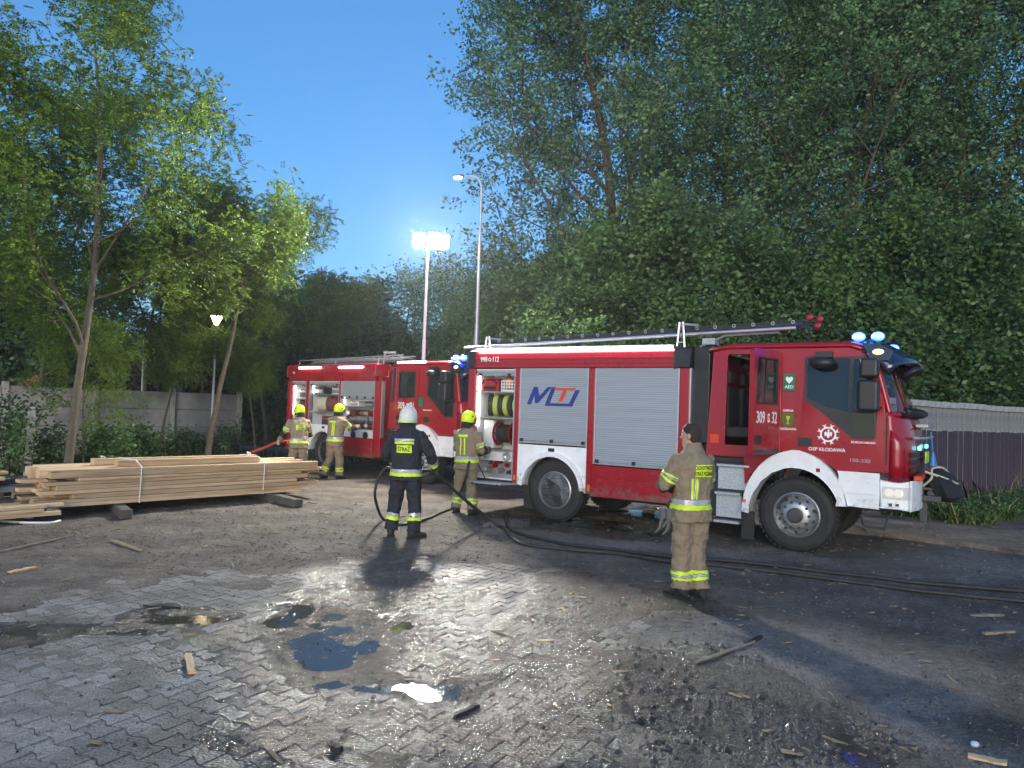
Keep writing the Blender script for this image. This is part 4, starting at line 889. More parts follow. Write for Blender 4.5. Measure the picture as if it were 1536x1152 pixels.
            mb = MB(); mb.plate([(4.30, 1.61), (4.318, 1.63), (4.325, 1.655), (4.345, 1.635), (4.352, 1.69), (4.335, 1.705), (4.318, 1.685), (4.312, 1.705), (4.32, 1.725), (4.305, 1.735), (4.288, 1.73), (4.296, 1.715), (4.288, 1.685), (4.268, 1.705), (4.25, 1.69), (4.256, 1.635), (4.276, 1.655), (4.284, 1.63)], [], -1.2550, -1.2514); P(mb, 'emblem_eagle', 'decal_white', dr)
            text('lettering', 'OSP KŁODAWA', 0.066, MT['decal_white'], dr, RXZ(4.285, -1.2535, 1.455), 0.001)
            text('lettering', 'EUROCARGO', 0.036, MT['decal_white'], dr, RXZ(4.74, -1.2535, 1.575), 0.001, sx=1.35); text('lettering', '150-320', 0.066, MT['galv'], dr, RXZ(4.70, -1.2535, 1.33), 0.0, sx=1.2)
        else:
            text('lettering', 'EUROCARGO', 0.036, MT['decal_white'], dr, RXZ(4.02, -1.2535, 1.77), 0.001, sx=1.35)
    # crew door (hinged at its front edge)
    th = math.radians(cfg['crew']); hx, hy = 3.655, -1.245
    M = Matrix.Translation((hx, hy, 0)) @ Matrix.Rotation(th, 4, 'Z')
    W0 = -0.79
    wz = [(W0 + 0.10, 2.05), (-0.09, 2.05), (-0.09, 2.70), (W0 + 0.13, 2.70), (W0 + 0.10, 2.66)]
    mb = MB(); mb.plate([(W0, 1.36), (-0.005, 1.36), (-0.005, 2.80), (W0 + 0.03, 2.80), (W0, 2.76)], [wz], -0.005, 0.05); mb.v = [tuple(M @ Vector(p)) for p in mb.v]; cdr = P(mb, 'crew_door', 'red', bevel=0.006)
    mb = MB(); mb.plate(wz, [[(a * 0.93 - 0.026, 2.375 + (z - 2.375) * 0.93) for a, z in wz]], -0.008, 0.02); mb.v = [tuple(M @ Vector(p)) for p in mb.v]; P(mb, 'window_trim', 'black_plastic', cdr)
    mb = MB(); mb.plate(wz, [], 0.022, 0.028); mb.v = [tuple(M @ Vector(p)) for p in mb.v]; P(mb, 'window_pane', 'glass_dark', cdr)
    mb = MB(); mb.box(-0.74, -0.56, -0.018, -0.006, 1.50, 1.62, M); P(mb, 'door_handle', 'black_plastic', cdr, bevel=0.01)
    mb = MB(); mb.box(W0 + 0.03, -0.03, -0.012, -0.006, 1.37, 1.43, M); P(mb, 'kick_strip', 'dark_metal', cdr)
    num = cfg['num']; zt = 1.86
    MR = M @ RXZ(0, -0.0075, 0)
    text('lettering', '309', 0.23, MT['decal_white'], cdr, MR @ Matrix.Translation((-0.575, zt, 0)), 0.002, sx=0.72); text('lettering', num, 0.23, MT['decal_white'], cdr, MR @ Matrix.Translation((-0.18, zt, 0)), 0.002, sx=0.72)
    mb = MB(); mb.box(-0.375, -0.315, -0.009, -0.006, zt - 0.06, zt + 0.06, M); P(mb, 'county_mark', 'decal_white', cdr); text('lettering', 'P', 0.09, MT['decal_red'], cdr, MR @ Matrix.Translation((-0.345, zt, 0.003)), 0.001)
    # lower cab: fender, step panel, bumper, lamps
    fo = arc(3.88, 0.47, 0.72, 178, 38, 18, 0.95) + [(4.46, 1.12), (4.56, 0.71)]
    fi = [(4.43, 0.71)] + list(reversed(arc(3.88, 0.47, 0.62, 178, 26, 18, 0.71)))
    mb = MB(); mb.plate(fo + fi, [], -1.31, -0.98); fd = P(mb, 'front_fender', 'white_paint', bevel=0.02)
    mb = MB(); mb.plate(fo + fi, [], 0.98, 1.28); P(mb, 'front_fender', 'white_paint', bevel=0.02)
    mb = MB(); mb.cbox((4.19, -1.312, 1.17), (0.05, 0.012, 0.05)); P(mb, 'marker_lamp', 'red_dark', fd)
    mb = MB(); mb.cbox((3.20, -1.313, 0.66), (0.045, 0.012, 0.045)); P(mb, 'marker_lamp', 'orange_lens', fd)
    mb = MB(); mb.plate([(4.45, 1.165), (4.935, 1.165), (4.935, 0.72), (4.57, 0.72)], [], -1.285, -0.95); sp2 = P(mb, 'step_panel', 'white_paint', bevel=0.015)
    mb = MB(); mb.box(4.55, 4.91, -1.293, -1.286, 0.88, 0.91); mb.box(4.56, 4.60, -1.293, -1.286, 1.03, 1.06); mb.box(4.80, 4.84, -1.293, -1.286, 1.03, 1.06); P(mb, 'panel_rib', 'plastic_white', sp2)
    bo = [(4.955, -1.275), (5.18, -1.27), (5.30, -1.20), (5.38, -0.9), (5.40, 0), (5.38, 0.9), (5.30, 1.2), (5.18, 1.27), (4.955, 1.275), (4.955, 0.9), (5.2, 0.8), (5.2, -0.8), (4.955, -0.9)]
    mb = MB(); mb.plate(bo, [], 0.73, 1.075, 'z'); bu = P(mb, 'bumper', 'white_paint', bevel=0.03)
    mb = MB(); mb.box(4.99, 5.19, -1.288, -1.268, 0.855, 1.015); mb.add([(5.19, -1.287, 0.855), (5.315, -1.205, 0.855), (5.315, -1.205, 1.015), (5.19, -1.287, 1.015), (5.19, -1.26, 0.855), (5.29, -1.18, 0.855), (5.29, -1.18, 1.015), (5.19, -1.26, 1.015)], [(0, 1, 2, 3), (4, 7, 6, 5), (0, 4, 5, 1), (3, 2, 6, 7), (1, 5, 6, 2), (0, 3, 7, 4)]); hl = P(mb, 'headlight', 'glass_clear', bu)
    for x in (5.06, 5.17): mb = MB(); mb.lathe([(0.055, -0.006), (0.06, -0.012), (0.05, -0.02), (0.0, -0.02)], 14, Matrix.Translation((x, -1.258, 0.935))); P(mb, 'lamp_reflector', 'headlamp', hl)
    mb = MB(); mb.box(5.06, 5.10, -1.282, -1.27, 0.76, 0.80); mb.box(5.14, 5.18, -1.282, -1.27, 0.77, 0.80); P(mb, 'bumper_lamp', 'dark_metal', bu)
    for s in (-1, 1):
        mb = MB(); rows = [[(5.06, s * 1.247, z), (5.13, s * 1.255, z), (5.19, s * 1.235, z), (5.235, s * 1.18, z)] for z in (1.12, 1.3, 1.5, 1.60)] + [[(5.06, s * 1.245, 1.76), (5.10, s * 1.245, 1.73), (5.14, s * 1.23, 1.70), (5.17, s * 1.20, 1.67)]]
        mb.grid(rows); P(mb, 'corner_deflector', 'red', smooth=True, solid=0.02)
    # front face details
    mb = MB()
    for z in (1.20, 1.30, 1.40): mb.grid([[(fx(0.95 * q / 10, 5.345, 0.22), 0.95 * q / 10, zz) for q in range(-10, 11)] for zz in (z, z + 0.06)])
    P(mb, 'grille', 'black_plastic', solid=0.02)
    for y in (-0.62, 0.62):
        mb = MB(); mb.cbox((5.36, y, 1.52), (0.04, 0.16, 0.06)); P(mb, 'grille_flasher', 'flasher', bevel=0.01)
    mb = MB(); mb.tube([(5.30, -0.95, 1.66), (5.42, -0.85, 1.66), (5.44, 0, 1.66), (5.42, 0.85, 1.66), (5.30, 0.95, 1.66)], 0.022, 8); P(mb, 'front_handrail', 'alu', smooth=True)
    mb = MB(); mb.box(5.30, 5.46, -0.6, 0.6, 1.80, 1.85); P(mb, 'front_step', 'galv', bevel=0.01)
    mb = MB(); mb.cbox((5.41, 0.0, 1.38), (0.02, 0.5, 0.16)); P(mb, 'number_plate', 'lime_tape')
    text('lettering', 'FIRE', 0.12, MT['decal_gold'], root, Matrix(((0, 0, 1, 5.345), (1, 0, 0, -0.35), (0, 1, 0, 1.58), (0, 0, 0, 1))), 0.0) if False else None
    mb = MB(); mb.box(5.32, 5.42, -1.0, 0.9, 1.10, 1.16); P(mb, 'front_bar', 'decal_red', bevel=0.01)
    mb = MB(); mb.tube([(4.70, -1.05, 0.56), (4.75, -1.15, 0.46), (5.0, -1.15, 0.44), (5.03, -1.05, 0.62)], 0.018, 6); P(mb, 'entry_stirrup', 'dark_metal')
    if not two:
        mb = MB(); mb.box(5.35, 5.62, -0.55, 0.55, 0.80, 0.88); mb.box(5.35, 5.6, -0.5, 0.5, 0.95, 0.985); mb.tube([(5.5, -0.45, 0.9), (5.5, 0.45, 0.9)], 0.06, 10); mb.box(5.35, 5.45, -0.4, -0.3, 0.5, 0.8); P(mb, 'winch', 'dark_metal', bevel=0.01)
        mb = MB(); M2 = Matrix.Translation((5.58, -0.05, 1.05)); rows = []
        for i, (z, rx_, ry_, dx) in enumerate(((-0.26, .10, .30, .10), (-0.18, .20, .48, .08), (0, .22, .52, 0), (0.1, .17, .44, -0.02), (0.17, .08, .25, -0.03), (0.19, .02, .1, -0.03))):
            rows.append([M2 @ Vector((dx + rx_ * math.cos(2 * math.pi * k / 18) * (1 + 0.08 * math.sin(5 * k + i)), ry_ * math.sin(2 * math.pi * k / 18) * (1 + 0.06 * math.cos(3 * k + i)), z)) for k in range(18)])
        mb.rings(rows); o = P(mb, 'winch_cover', 'black_cloth', smooth=True)
        mb = MB(); mb.tube(catmull([(5.42, -0.50, 1.20), (5.52, -0.50, 1.17), (5.66, -0.42, 1.12), (5.78, -0.2, 1.05), (5.80, 0.2, 1.02)]), 0.018, 6); mb.tube(catmull([(5.40, -0.45, 1.0), (5.50, -0.52, 1.12), (5.50, -0.38, 1.24), (5.62, -0.2, 1.25), (5.7, 0.2, 1.12)]), 0.016, 6); P(mb, 'winch_rope', 'hose_cream', smooth=True)
        mb = MB(); mb.tube([(5.47, -0.35, 1.74), (5.50, -0.35, 1.50)], 0.012, 6); mb.lathe([(0.015, 0), (0.03, 0.06), (0.055, 0.2), (0.05, 0.2), (0.0, 0.05)], 14, Matrix.Translation((5.50, -0.35, 1.48)) @ Matrix.Rotation(-math.pi / 2, 4, 'X')); P(mb, 'front_nozzle', 'nozzle_blue', smooth=True)
    # steps under the crew door
    for i, (x0, x1, z, yo) in enumerate(((2.76, 3.24, 1.15, -1.24), (2.75, 3.12, 0.74, -1.27), (2.75, 3.12, 0.33, -1.30))):
        mb = MB(); mb.box(x0, x1, yo, -0.95, z - 0.025, z + 0.012); stp = P(mb, 'entry_step', 'tread_plate', bevel=0.006)
        mb = MB(); mb.box(x0, x1, yo + 0.10, yo + 0.12, z - 0.36 if i < 2 else z - 0.02, z - 0.027); P(mb, 'riser', 'tread_plate', stp)
    mb = MB(); mb.box(2.62, 3.2, -1.10, -0.9, 0.38, 1.26); P(mb, 'step_well', 'black_plastic')
    mb = MB(); mb.box(3.14, 3.32, -1.20, -1.17, 0.10, 0.50); P(mb, 'mud_flap', 'black_rubber')
    # mirrors
    mb = MB(); mb.tube([(4.88, -1.22, 2.60), (4.86, -1.42, 2.66), (4.84, -1.48, 2.60)], 0.018, 6); mb.tube([(4.95, -1.23, 2.05), (4.90, -1.42, 2.0), (4.86, -1.48, 2.1)], 0.018, 6); P(mb, 'mirror_arm', 'black_plastic')
    mb = MB(); mb.box(4.72, 4.95, -1.60, -1.42, 2.43, 2.69); P(mb, 'mirror', 'black_plastic', bevel=0.045, seg=3); mb = MB(); mb.box(4.70, 4.96, -1.62, -1.42, 1.99, 2.40); P(mb, 'mirror', 'black_plastic', bevel=0.045, seg=3)
    mb = MB(); mb.box(4.13, 4.34, -1.36, -1.18, 2.72, 2.80); mb.ell((4.22, -1.36, 2.64), (0.165, 0.10, 0.085)); P(mb, 'kerb_mirror', 'black_plastic', smooth=True)
    mb = MB(); mb.tube([(5.0, -0.95, 2.72), (5.26, -1.02, 2.62)], 0.014, 6); mb.ell((0, 0, 0), (0.14, 0.11, 0.05), M=Matrix.Translation((5.28, -1.0, 2.53)) @ Matrix.Rotation(math.radians(-28), 4, 'Y')); P(mb, 'front_mirror', 'black_plastic', smooth=True)
    mb = MB(); mb.tube([(3.95, -0.3, 2.95), (3.62, -0.3, 3.32)], [0.008, 0.003], 5); P(mb, 'antenna', 'dark_metal')
    if not two:
        mb = MB(); mb.cbox((3.772, -1.238, 2.375), (0.165, 0.006, 0.235)); st = P(mb, 'sticker', 'decal_green'); hp = [(3.772, 2.355), (3.725, 2.41), (3.722, 2.44), (3.745, 2.458), (3.772, 2.44), (3.799, 2.458), (3.822, 2.44), (3.819, 2.41)]
        hp = [(x, z - 0.0) for x, z in hp]; mb = MB(); mb.plate(hp, [], -1.244, -1.242); P(mb, 'heart_mark', 'decal_white', st); text('lettering', 'AED', 0.062, MT['decal_white'], st, RXZ(3.772, -1.2425, 2.31), 0.001)
        for o_ in root.children:
            pass
        text('lettering', 'GMINA', 0.045, MT['decal_white'], root, RXZ(3.765, -1.2375, 1.975), 0.001); text('lettering', 'KŁODAWA', 0.045, MT['decal_white'], root, RXZ(3.765, -1.2375, 1.715), 0.001)
        mb = MB(); mb.plate([(3.68, 1.94), (3.85, 1.94), (3.85, 1.81), (3.82, 1.765), (3.765, 1.745), (3.71, 1.765), (3.68, 1.81)], [], -1.240, -1.2355); cr = P(mb, 'crest', 'decal_olive')
        mb = MB(); mb.plate([(3.735, 1.90), (3.795, 1.90), (3.785, 1.86), (3.772, 1.84), (3.772, 1.80), (3.79, 1.785), (3.74, 1.785), (3.758, 1.80), (3.758, 1.84), (3.745, 1.86)], [], -1.2425, -1.2405); P(mb, 'crest_charge', 'decal_gold', cr)
        mb = MB(); mb.cbox((2.72, -1.237, 1.53), (0.13, 0.004, 0.13)); P(mb, 'sticker', 'decal_red')
    else:
        mb = MB(); mb.plate(slit, [], -1.245, -1.238); mb.mapv(warp); P(mb, 'rear_window', 'glass_dark')
        mb = MB(); mb.cbox((3.76, -1.238, 1.96), (0.16, 0.006, 0.22)); P(mb, 'sticker', 'decal_green')
        mb = MB(); mb.tube([(2.84, -1.20, 2.93), (3.84, -1.20, 2.93)], 0.022, 8); P(mb, 'light_strip', 'strip_light'); mb = MB(); mb.box(2.82, 3.86, -1.19, -1.13, 2.945, 2.965); P(mb, 'light_hood', 'alu')
        # light mast
        mx_, my_ = 2.48, 0.0
        mb = MB(); mb.tube([(mx_, my_, 1.2), (mx_, my_, 3.6)], 0.052, 12); mb.tube([(mx_, my_, 3.6), (mx_, my_, 4.7)], 0.042, 12); mb.tube([(mx_, my_, 4.7), (mx_, my_, 6.05)], 0.034, 12); ms = P(mb, 'light_mast', 'mast_white', smooth=True)
        R0 = Matrix.Translation((mx_, my_, 6.2)) @ Matrix.Rotation(-math.radians(head), 4, 'Z')      # world-aligned frame on the mast head
        mb = MB(); mb.box(-0.36, 0.5, -0.03, 0.03, -0.17, -0.11, R0); mb.box(-0.05, 0.05, -0.05, 0.05, -0.2, 0.22, R0); P(mb, 'mast_head', 'dark_metal', ms)
        for dx, dz, yaw, w_, h_ in ((-0.24, 0.08, 22, 0.27, 0.36), (0.16, 0.10, -6, 0.27, 0.36), (0.42, 0.06, -16, 0.24, 0.34)):
            Ml = R0 @ Matrix.Translation((dx, -0.02, dz)) @ Matrix.Rotation(math.radians(-yaw), 4, 'Z') @ Matrix.Rotation(math.radians(14), 4, 'X')
            mb = MB(); mb.box(-w_ / 2 - 0.02, w_ / 2 + 0.02, -0.04, 0.10, -h_ / 2 - 0.02, h_ / 2 + 0.02, Ml); hs_ = P(mb, 'floodlight', 'dark_metal', ms, bevel=0.02)
            mb = MB(); mb.box(-w_ / 2, w_ / 2, -0.052, -0.042, -h_ / 2, h_ / 2, Ml); P(mb, 'flood_lens', 'flood', hs_)
    return root
mat('visor_blue', (0.012, 0.018, 0.05), 0.18, var=0.1, coat=0.6)
mat('nozzle_blue', (0.03, 0.16, 0.42), 0.4, var=0.1)
mat('mast_white', (0.5, 0.51, 0.52), 0.4, var=0.05)
T1L = (0.78 + .545 * 1.2, 12.55 + .839 * 1.2)
T1 = build_truck(T1L, -33, dict(two=False, crew=77, num='32', label='nearer red fire truck with closed grey shutters and blue beacons, number 309 32'))
T2 = build_truck((-4.27, 21.2), -40, dict(two=True, crew=0, num='31', label='farther red fire truck with open lockers and raised floodlight mast, number 309 31'))
def in1(x, y, z): return T1.matrix_world @ Vector((x, y, z))
def in2(x, y, z): return T2.matrix_world @ Vector((x, y, z))
H1, H2 = math.radians(-33), math.radians(-40)
# loose gear standing in the lockers
for k, (x, m_) in enumerate(((-1.56, 'hose_black'), (-1.43, 'hose_lime'), (-1.30, 'hose_black'), (-1.18, 'hose_lime'), (-1.06, 'hose_black'), (-0.93, 'hose_lime'))):
    ordn = ('first', 'second', 'third')[k // 2]
    hose_roll('hose_roll', in1(x, -0.90, 1.935 - 0.01), 0.20, 0.075, m_, H1 + math.pi / 2 + 0.45 - 0.1 * k, ('black' if m_ == 'hose_black' else 'lime green') + ' rolled hose, %s of its colour from the left, in the nearer truck locker' % ordn, tilt=0, group='hose rolls in the nearer truck locker')
mb = MB(); mb.box(-0.19, 0.19, -0.14, 0.14, 0, 0.20); mb.box(-0.12, 0.12, -0.10, 0.10, 0.20, 0.24); bag = mb.build('equipment_bag', MT['red_fabric'], bevel=0.04, seg=3); bag.location = in1(-1.47, -0.97, 2.175); bag.rotation_euler.z = H1
tag(bag, 'red and black equipment bag on the top shelf of the nearer truck', 'bag'); mb = MB(); mb.tube(catmull([(-0.16, -0.15, 0.12), (-0.1, -0.17, 0.20), (0.1, -0.17, 0.20), (0.16, -0.15, 0.12)]), 0.014, 6); mb.box(-0.14, 0.14, -0.148, -0.142, 0.03, 0.09); mb.build('carry_strap', MT['black_cloth'], bag)
cr = empty('crate', in1(-1.04, -0.98, 2.173), H1); tag(cr, 'white plastic crate with orange gear on the top shelf beside the red bag', 'crate')
mb = MB(); mb.box(-0.18, 0.18, -0.13, 0.13, 0, 0.015); mb.build('crate_floor', MT['plastic_white'], cr)
for sy in (-0.13, 0.12):
    mb = MB(); mb.plate([(-0.18, 0.015), (0.18, 0.015), (0.18, 0.20), (-0.18, 0.20)], [[(-0.165 + i * 0.056, 0.03 + j * 0.055), (-0.165 + i * 0.056 + 0.04, 0.03 + j * 0.055), (-0.165 + i * 0.056 + 0.04, 0.03 + j * 0.055 + 0.04), (-0.165 + i * 0.056, 0.03 + j * 0.055 + 0.04)] for i in range(6) for j in range(3)], sy, sy + 0.01); mb.build('crate_side', MT['plastic_white'], cr)
for sx in (-0.18, 0.168):
    mb = MB(); mb.box(sx, sx + 0.012, -0.119, 0.119, 0.016, 0.20); mb.build('crate_end', MT['plastic_white'], cr)
mb = MB(); mb.ell((-0.07, 0, 0.14), (0.09, 0.09, 0.11)); mb.ell((0.08, 0.0, 0.12), (0.08, 0.09, 0.11)); o = mb.build('rolled_vest', MT['orange_plastic'], smooth=True); o.location = in1(-1.04, -0.98, 2.192); tag(o, 'orange rolled gear inside the white crate', 'gear')
# farther truck: hose rolls and tool boxes
def rolls(n, x0, dx, z, R, m_, tilt, txt, grp):
    for k in range(n):
        hose_roll('hose_roll', in2(x0 + dx * k, -0.92, z), R, 0.085, m_, H2 + math.pi / 2 + 0.5, ('leftmost ', 'second from left ', 'third from left ', 'rightmost ')[k if k < n - 1 else 3] + txt, tilt=tilt, group=grp)
rolls(4, -1.50, 0.13, 1.755, 0.20, 'hose_brown', 0, 'dark brown hose roll in the rear locker of the farther truck', 'dark hose rolls in the rear locker')
rolls(3, -0.66, 0.14, 1.84, 0.21, 'hose_cream', 0, 'cream hose roll in the middle locker of the farther truck', 'cream hose rolls in the middle locker')
rolls(4, -0.14, 0.14, 1.84, 0.21, 'hose_maroon', 0, 'maroon hose roll in the middle locker of the farther truck', 'maroon hose rolls in the middle locker')
for k, (x, z, w_, h_, m_, lb) in enumerate(((-0.60, 2.10, 0.42, 0.20, 'dark_metal', 'dark tool box on the top shelf above the cream hose rolls'), (0.18, 2.10, 0.36, 0.22, 'plastic_white', 'white box on the top shelf above the maroon hose rolls'), (-0.12, 1.24, 0.62, 0.26, 'red', 'red portable generator below the hose rolls of the farther truck'), (1.0, 1.80, 0.35, 0.15, 'plastic_white', 'white case on the upper shelf of the pump locker'), (1.60, 1.80, 0.32, 0.14, 'dark_metal', 'black case on the upper shelf of the pump locker'), (-1.31, 1.955, 0.5, 0.30, 'liner', 'white bin on the top shelf of the rear locker'), (-1.31, 1.0, 0.6, 0.45, 'dark_metal', 'dark equipment case low in the rear locker'))):
    mb = MB(); mb.box(-w_ / 2, w_ / 2, -0.13, 0.13, 0, h_); o = mb.build('equipment_case', MT[m_], bevel=0.025); o.location = in2(x, -0.93, z if z != 1.0 else 0.623); o.rotation_euler.z = H2; tag(o, lb, 'case' if 'generator' not in lb else 'generator')
    mb = MB(); mb.tube([(-w_ * 0.2, -0.14, h_ * 0.8), (-w_ * 0.2, -0.17, h_ * 0.9), (w_ * 0.2, -0.17, h_ * 0.9), (w_ * 0.2, -0.14, h_ * 0.8)], 0.012, 6); mb.build('handle', MT['black_plastic'], o)
    mb = MB(); mb.box(-w_ * 0.42, w_ * 0.42, -0.136, -0.130, h_ * 0.15, h_ * 0.62); mb.build('front_cover', MT['dark_metal' if m_ in ('red', 'liner') else 'galv'], o)

# ------------------------------------------------------------------ people
WR = bpy.data.textures.new('wrinkle', 'CLOUDS'); WR.noise_scale = 0.11; WR.noise_depth = 2
WR2 = bpy.data.textures.new('crease', 'CLOUDS'); WR2.noise_scale = 0.045; WR2.noise_depth = 1; WR2.noise_type = 'HARD_NOISE'
TORSO = [(z, a * 1.09, b * 1.12, c) for z, a, b, c in [(0.78, .212, .165, 0), (0.88, .205, .158, 0), (1.00, .200, .150, 0), (1.12, .196, .146, 0), (1.25, .208, .150, -.005), (1.36, .222, .148, -.01), (1.44, .215, .132, -.012), (1.50, .150, .105, -.012), (1.54, .105, .092, -.008), (1.585, .082, .080, 0.004)]]
def tor(z):
    for (z0, a0, b0, c0), (z1, a1, b1, c1) in zip(TORSO, TORSO[1:]):
        if z <= z1:
            t = max(0, (z - z0) / (z1 - z0)); return a0 + (a1 - a0) * t, b0 + (b1 - b0) * t, c0 + (c1 - c0) * t
    return TORSO[-1][1:]
def hand(mb, w, d, pn, side, curl=0.6, s=1.0):
    """palm and five fingers leaving the wrist w in direction d; pn = palm normal (fingers close towards it)"""
    d = Vector(d).normalized(); pn = (Vector(pn) - d * Vector(pn).dot(d)).normalized(); x = d.cross(pn).normalized() * side
    w = Vector(w)
    R = [];
    for t, wd, th in ((-0.01, .026, .021), (.03, .036, .018), (.065, .042, .017), (.095, .041, .014)):
        c = w + d * t * s
        R.append([c + x * (wd * s * math.cos(a)) + pn * (th * s * math.sin(a)) for a in [2 * math.pi * k / 12 for k in range(12)]])
    mb.rings(R)
    for i, (o, L) in enumerate(((-.031, .070), (-.010, .080), (.011, .075), (.030, .058))):
        p = w + d * (.088 * s) + x * (o * s); dirv = d.copy(); pts = [p]; 
        for j, f in enumerate((.45, .32, .23)):
            ang = curl * (0.9 if j == 0 else 1.1); q = Matrix.Rotation(-ang * side * 1.0, 3, x * side) if False else Matrix.Rotation(ang, 3, d.cross(pn).normalized())
            dirv = (q @ dirv).normalized(); p = p + dirv * (L * f * s); pts.append(p)
        mb.tube(pts, [.0105 * s, .0100 * s, .0095 * s, .008 * s], 8)
    tp = w + d * (.028 * s) - x * (.034 * s); td = (d * 0.75 - x * 0.6 + pn * (0.3 + 0.5 * curl)).normalized(); t2 = (d * 0.9 + pn * curl).normalized()
    mb.tube([tp, tp + td * (.034 * s), tp + td * (.034 * s) + t2 * (.042 * s)], [.0135 * s, .0125 * s, .0095 * s], 8)
def remesh(o, vox, smooth=4, wr=0.0, fac=0.5):
    m = o.modifiers.new('remesh', 'REMESH'); m.mode = 'VOXEL'; m.voxel_size = vox; m.use_smooth_shade = True
    if smooth: m = o.modifiers.new('smooth', 'SMOOTH'); m.iterations = smooth; m.factor = fac
    if wr:
        m = o.modifiers.new('wrinkle', 'DISPLACE'); m.texture = WR; m.strength = wr; m.mid_level = 0.5; m.texture_coords = 'LOCAL'
        m = o.modifiers.new('crease', 'DISPLACE'); m.texture = WR2; m.strength = wr * 0.22; m.mid_level = 0.5; m.texture_coords = 'LOCAL'
def wrap(o, target, off):
    m = o.modifiers.new('wrap', 'SHRINKWRAP'); m.target = target; m.wrap_method = 'NEAREST_SURFACEPOINT'; m.wrap_mode = 'ABOVE_SURFACE'; m.offset = off
    return o
def person(loc, rz, cfg):
    s = cfg.get('h', 1.80) / 1.80
    root = empty('person', loc, math.radians(rz)); tag(root, cfg['label'], 'firefighter', 'firefighters in the yard')
    lean = cfg.get('lean', 0.0); leanx = cfg.get('leanx', 0.0)
    def L(p):
        z = p[2]; k = max(0, z - 0.92); return Vector((p[0] + leanx * k, p[1] + lean * k, z)) * s
    def LJ(p): return Vector(p) * s
    J = dict(shl=(-.195, -.01, 1.43), shr=(.195, -.01, 1.43), ell=(-.30, .02, 1.16), elr=(.30, .02, 1.16), wrl=(-.29, .16, .93), wrr=(.29, .16, .93), hipl=(-.095, 0, .90), hipr=(.095, 0, .90), knl=(-.125, .03, .50), knr=(.125, .03, .50), anl=(-.14, -.02, .09), anr=(.14, -.02, .09))
    J.update(cfg.get('J', {}))
    j = {k: (L(v) if k[:2] in ('sh',) else (LJ(v) if k[:2] in ('hi', 'kn', 'an') else L(v))) for k, v in J.items()}
    jm, tm = MT[cfg['jacket']], MT[cfg['trousers']]
    yawh = math.radians(cfg.get('headyaw', 0)); hc = L((0, .03, 1.69)); tilt = math.radians(cfg.get('headtilt', 0))
    HM = Matrix.Translation(hc) @ Matrix.Rotation(yawh, 4, 'Z') @ Matrix.Rotation(tilt, 4, 'X') @ Matrix.Scale(s, 4)
    # one continuous body: head, neck, trunk, arms with hands, legs
    mb = MB()
    rows = []
    for z, a, b, cy in ((-.125, .030, .035, .055), (-.11, .050, .060, .035), (-.08, .062, .078, .018), (-.04, .070, .090, .004), (0.0, .075, .096, -.002), (.05, .077, .098, -.006), (.085, .070, .090, -.008), (.115, .050, .066, -.010), (.13, .02, .03, -.010)):
        rows.append([HM @ Vector((a * math.cos(2 * math.pi * k / 20), cy + b * math.sin(2 * math.pi * k / 20), z)) for k in range(20)])
    mb.rings(rows)
    mb.tube([HM @ Vector((0, .088, .025)), HM @ Vector((0, .108, -.022)), HM @ Vector((0, .098, -.034))], [.010 * s, .016 * s, .012 * s], 8)      # nose
    mb.tube([HM @ Vector((-.035, .082, .036)), HM @ Vector((0, .092, .040)), HM @ Vector((.035, .082, .036))], .010 * s, 8)                       # brow
    mb.tube([HM @ Vector((-.022, .082, -.066)), HM @ Vector((0, .092, -.066)), HM @ Vector((.022, .082, -.066))], .008 * s, 8)                     # lips
    for q in (-1, 1): mb.ell((0, 0, 0), (.012, .024, .034), M=HM @ Matrix.Translation((q * .080, -.008, -.008)) @ Matrix.Rotation(q * 0.35, 4, 'Z'))
    mb.tube([L((0, -.005, 1.42)), L((0, .0, 1.52)), HM @ Vector((0, -.01, -.07))], [.075 * s, .058 * s, .055 * s], 14)
    mb.rings([[L((a * .82 * math.cos(2 * math.pi * k / 20), c + b * .8 * math.sin(2 * math.pi * k / 20), z)) for k in range(20)] for z, a, b, c in TORSO[1:8]])
    for q in 'lr':
        mb.tube([j['sh' + q], j['el' + q], j['wr' + q]], [.055 * s, .043 * s, .03 * s], 10); mb.tube([j['hip' + q], j['kn' + q], j['an' + q]], [.08 * s, .055 * s, .04 * s], 10)
        sd = -1 if q == 'l' else 1
        if not cfg.get('gloves'):
            d = (j['wr' + q] - j['el' + q]).normalized(); pn = cfg.get('palm' + q, (-sd * 0.7, 0.2, -0.5)); hand(mb, j['wr' + q] + d * .015, d, pn, sd, cfg.get('curl', 0.7), s)
    body = mb.build('body', MT['skin'], root); remesh(body, 0.0065, 3)
    # eyes
    for q in (-1, 1):
        mb = MB(); mb.ell((0, 0, 0), (.0125, .010, .009), 10, 6, HM @ Matrix.Translation((q * .031, .083, .014))); mb.build('eye', MT['decal_white'], body, smooth=True)
        mb = MB(); mb.ell((0, 0, 0), (.006, .004, .006), 8, 6, HM @ Matrix.Translation((q * .031, .0915, .014))); mb.build('iris', MT['decal_black'], body, smooth=True)
    # jacket
    mb = MB(); hem = cfg.get('hem', 0.80)
    prof = [(max(z, hem), a, b, c) for z, a, b, c in TORSO if z >= hem - 0.08]
    mb.rings([[L((math.copysign(abs(math.cos(t)) ** .9, math.cos(t)) * a, c + math.copysign(abs(math.sin(t)) ** .9, math.sin(t)) * b, z)) for t in [2 * math.pi * k / 28 for k in range(28)]] for z, a, b, c in prof])
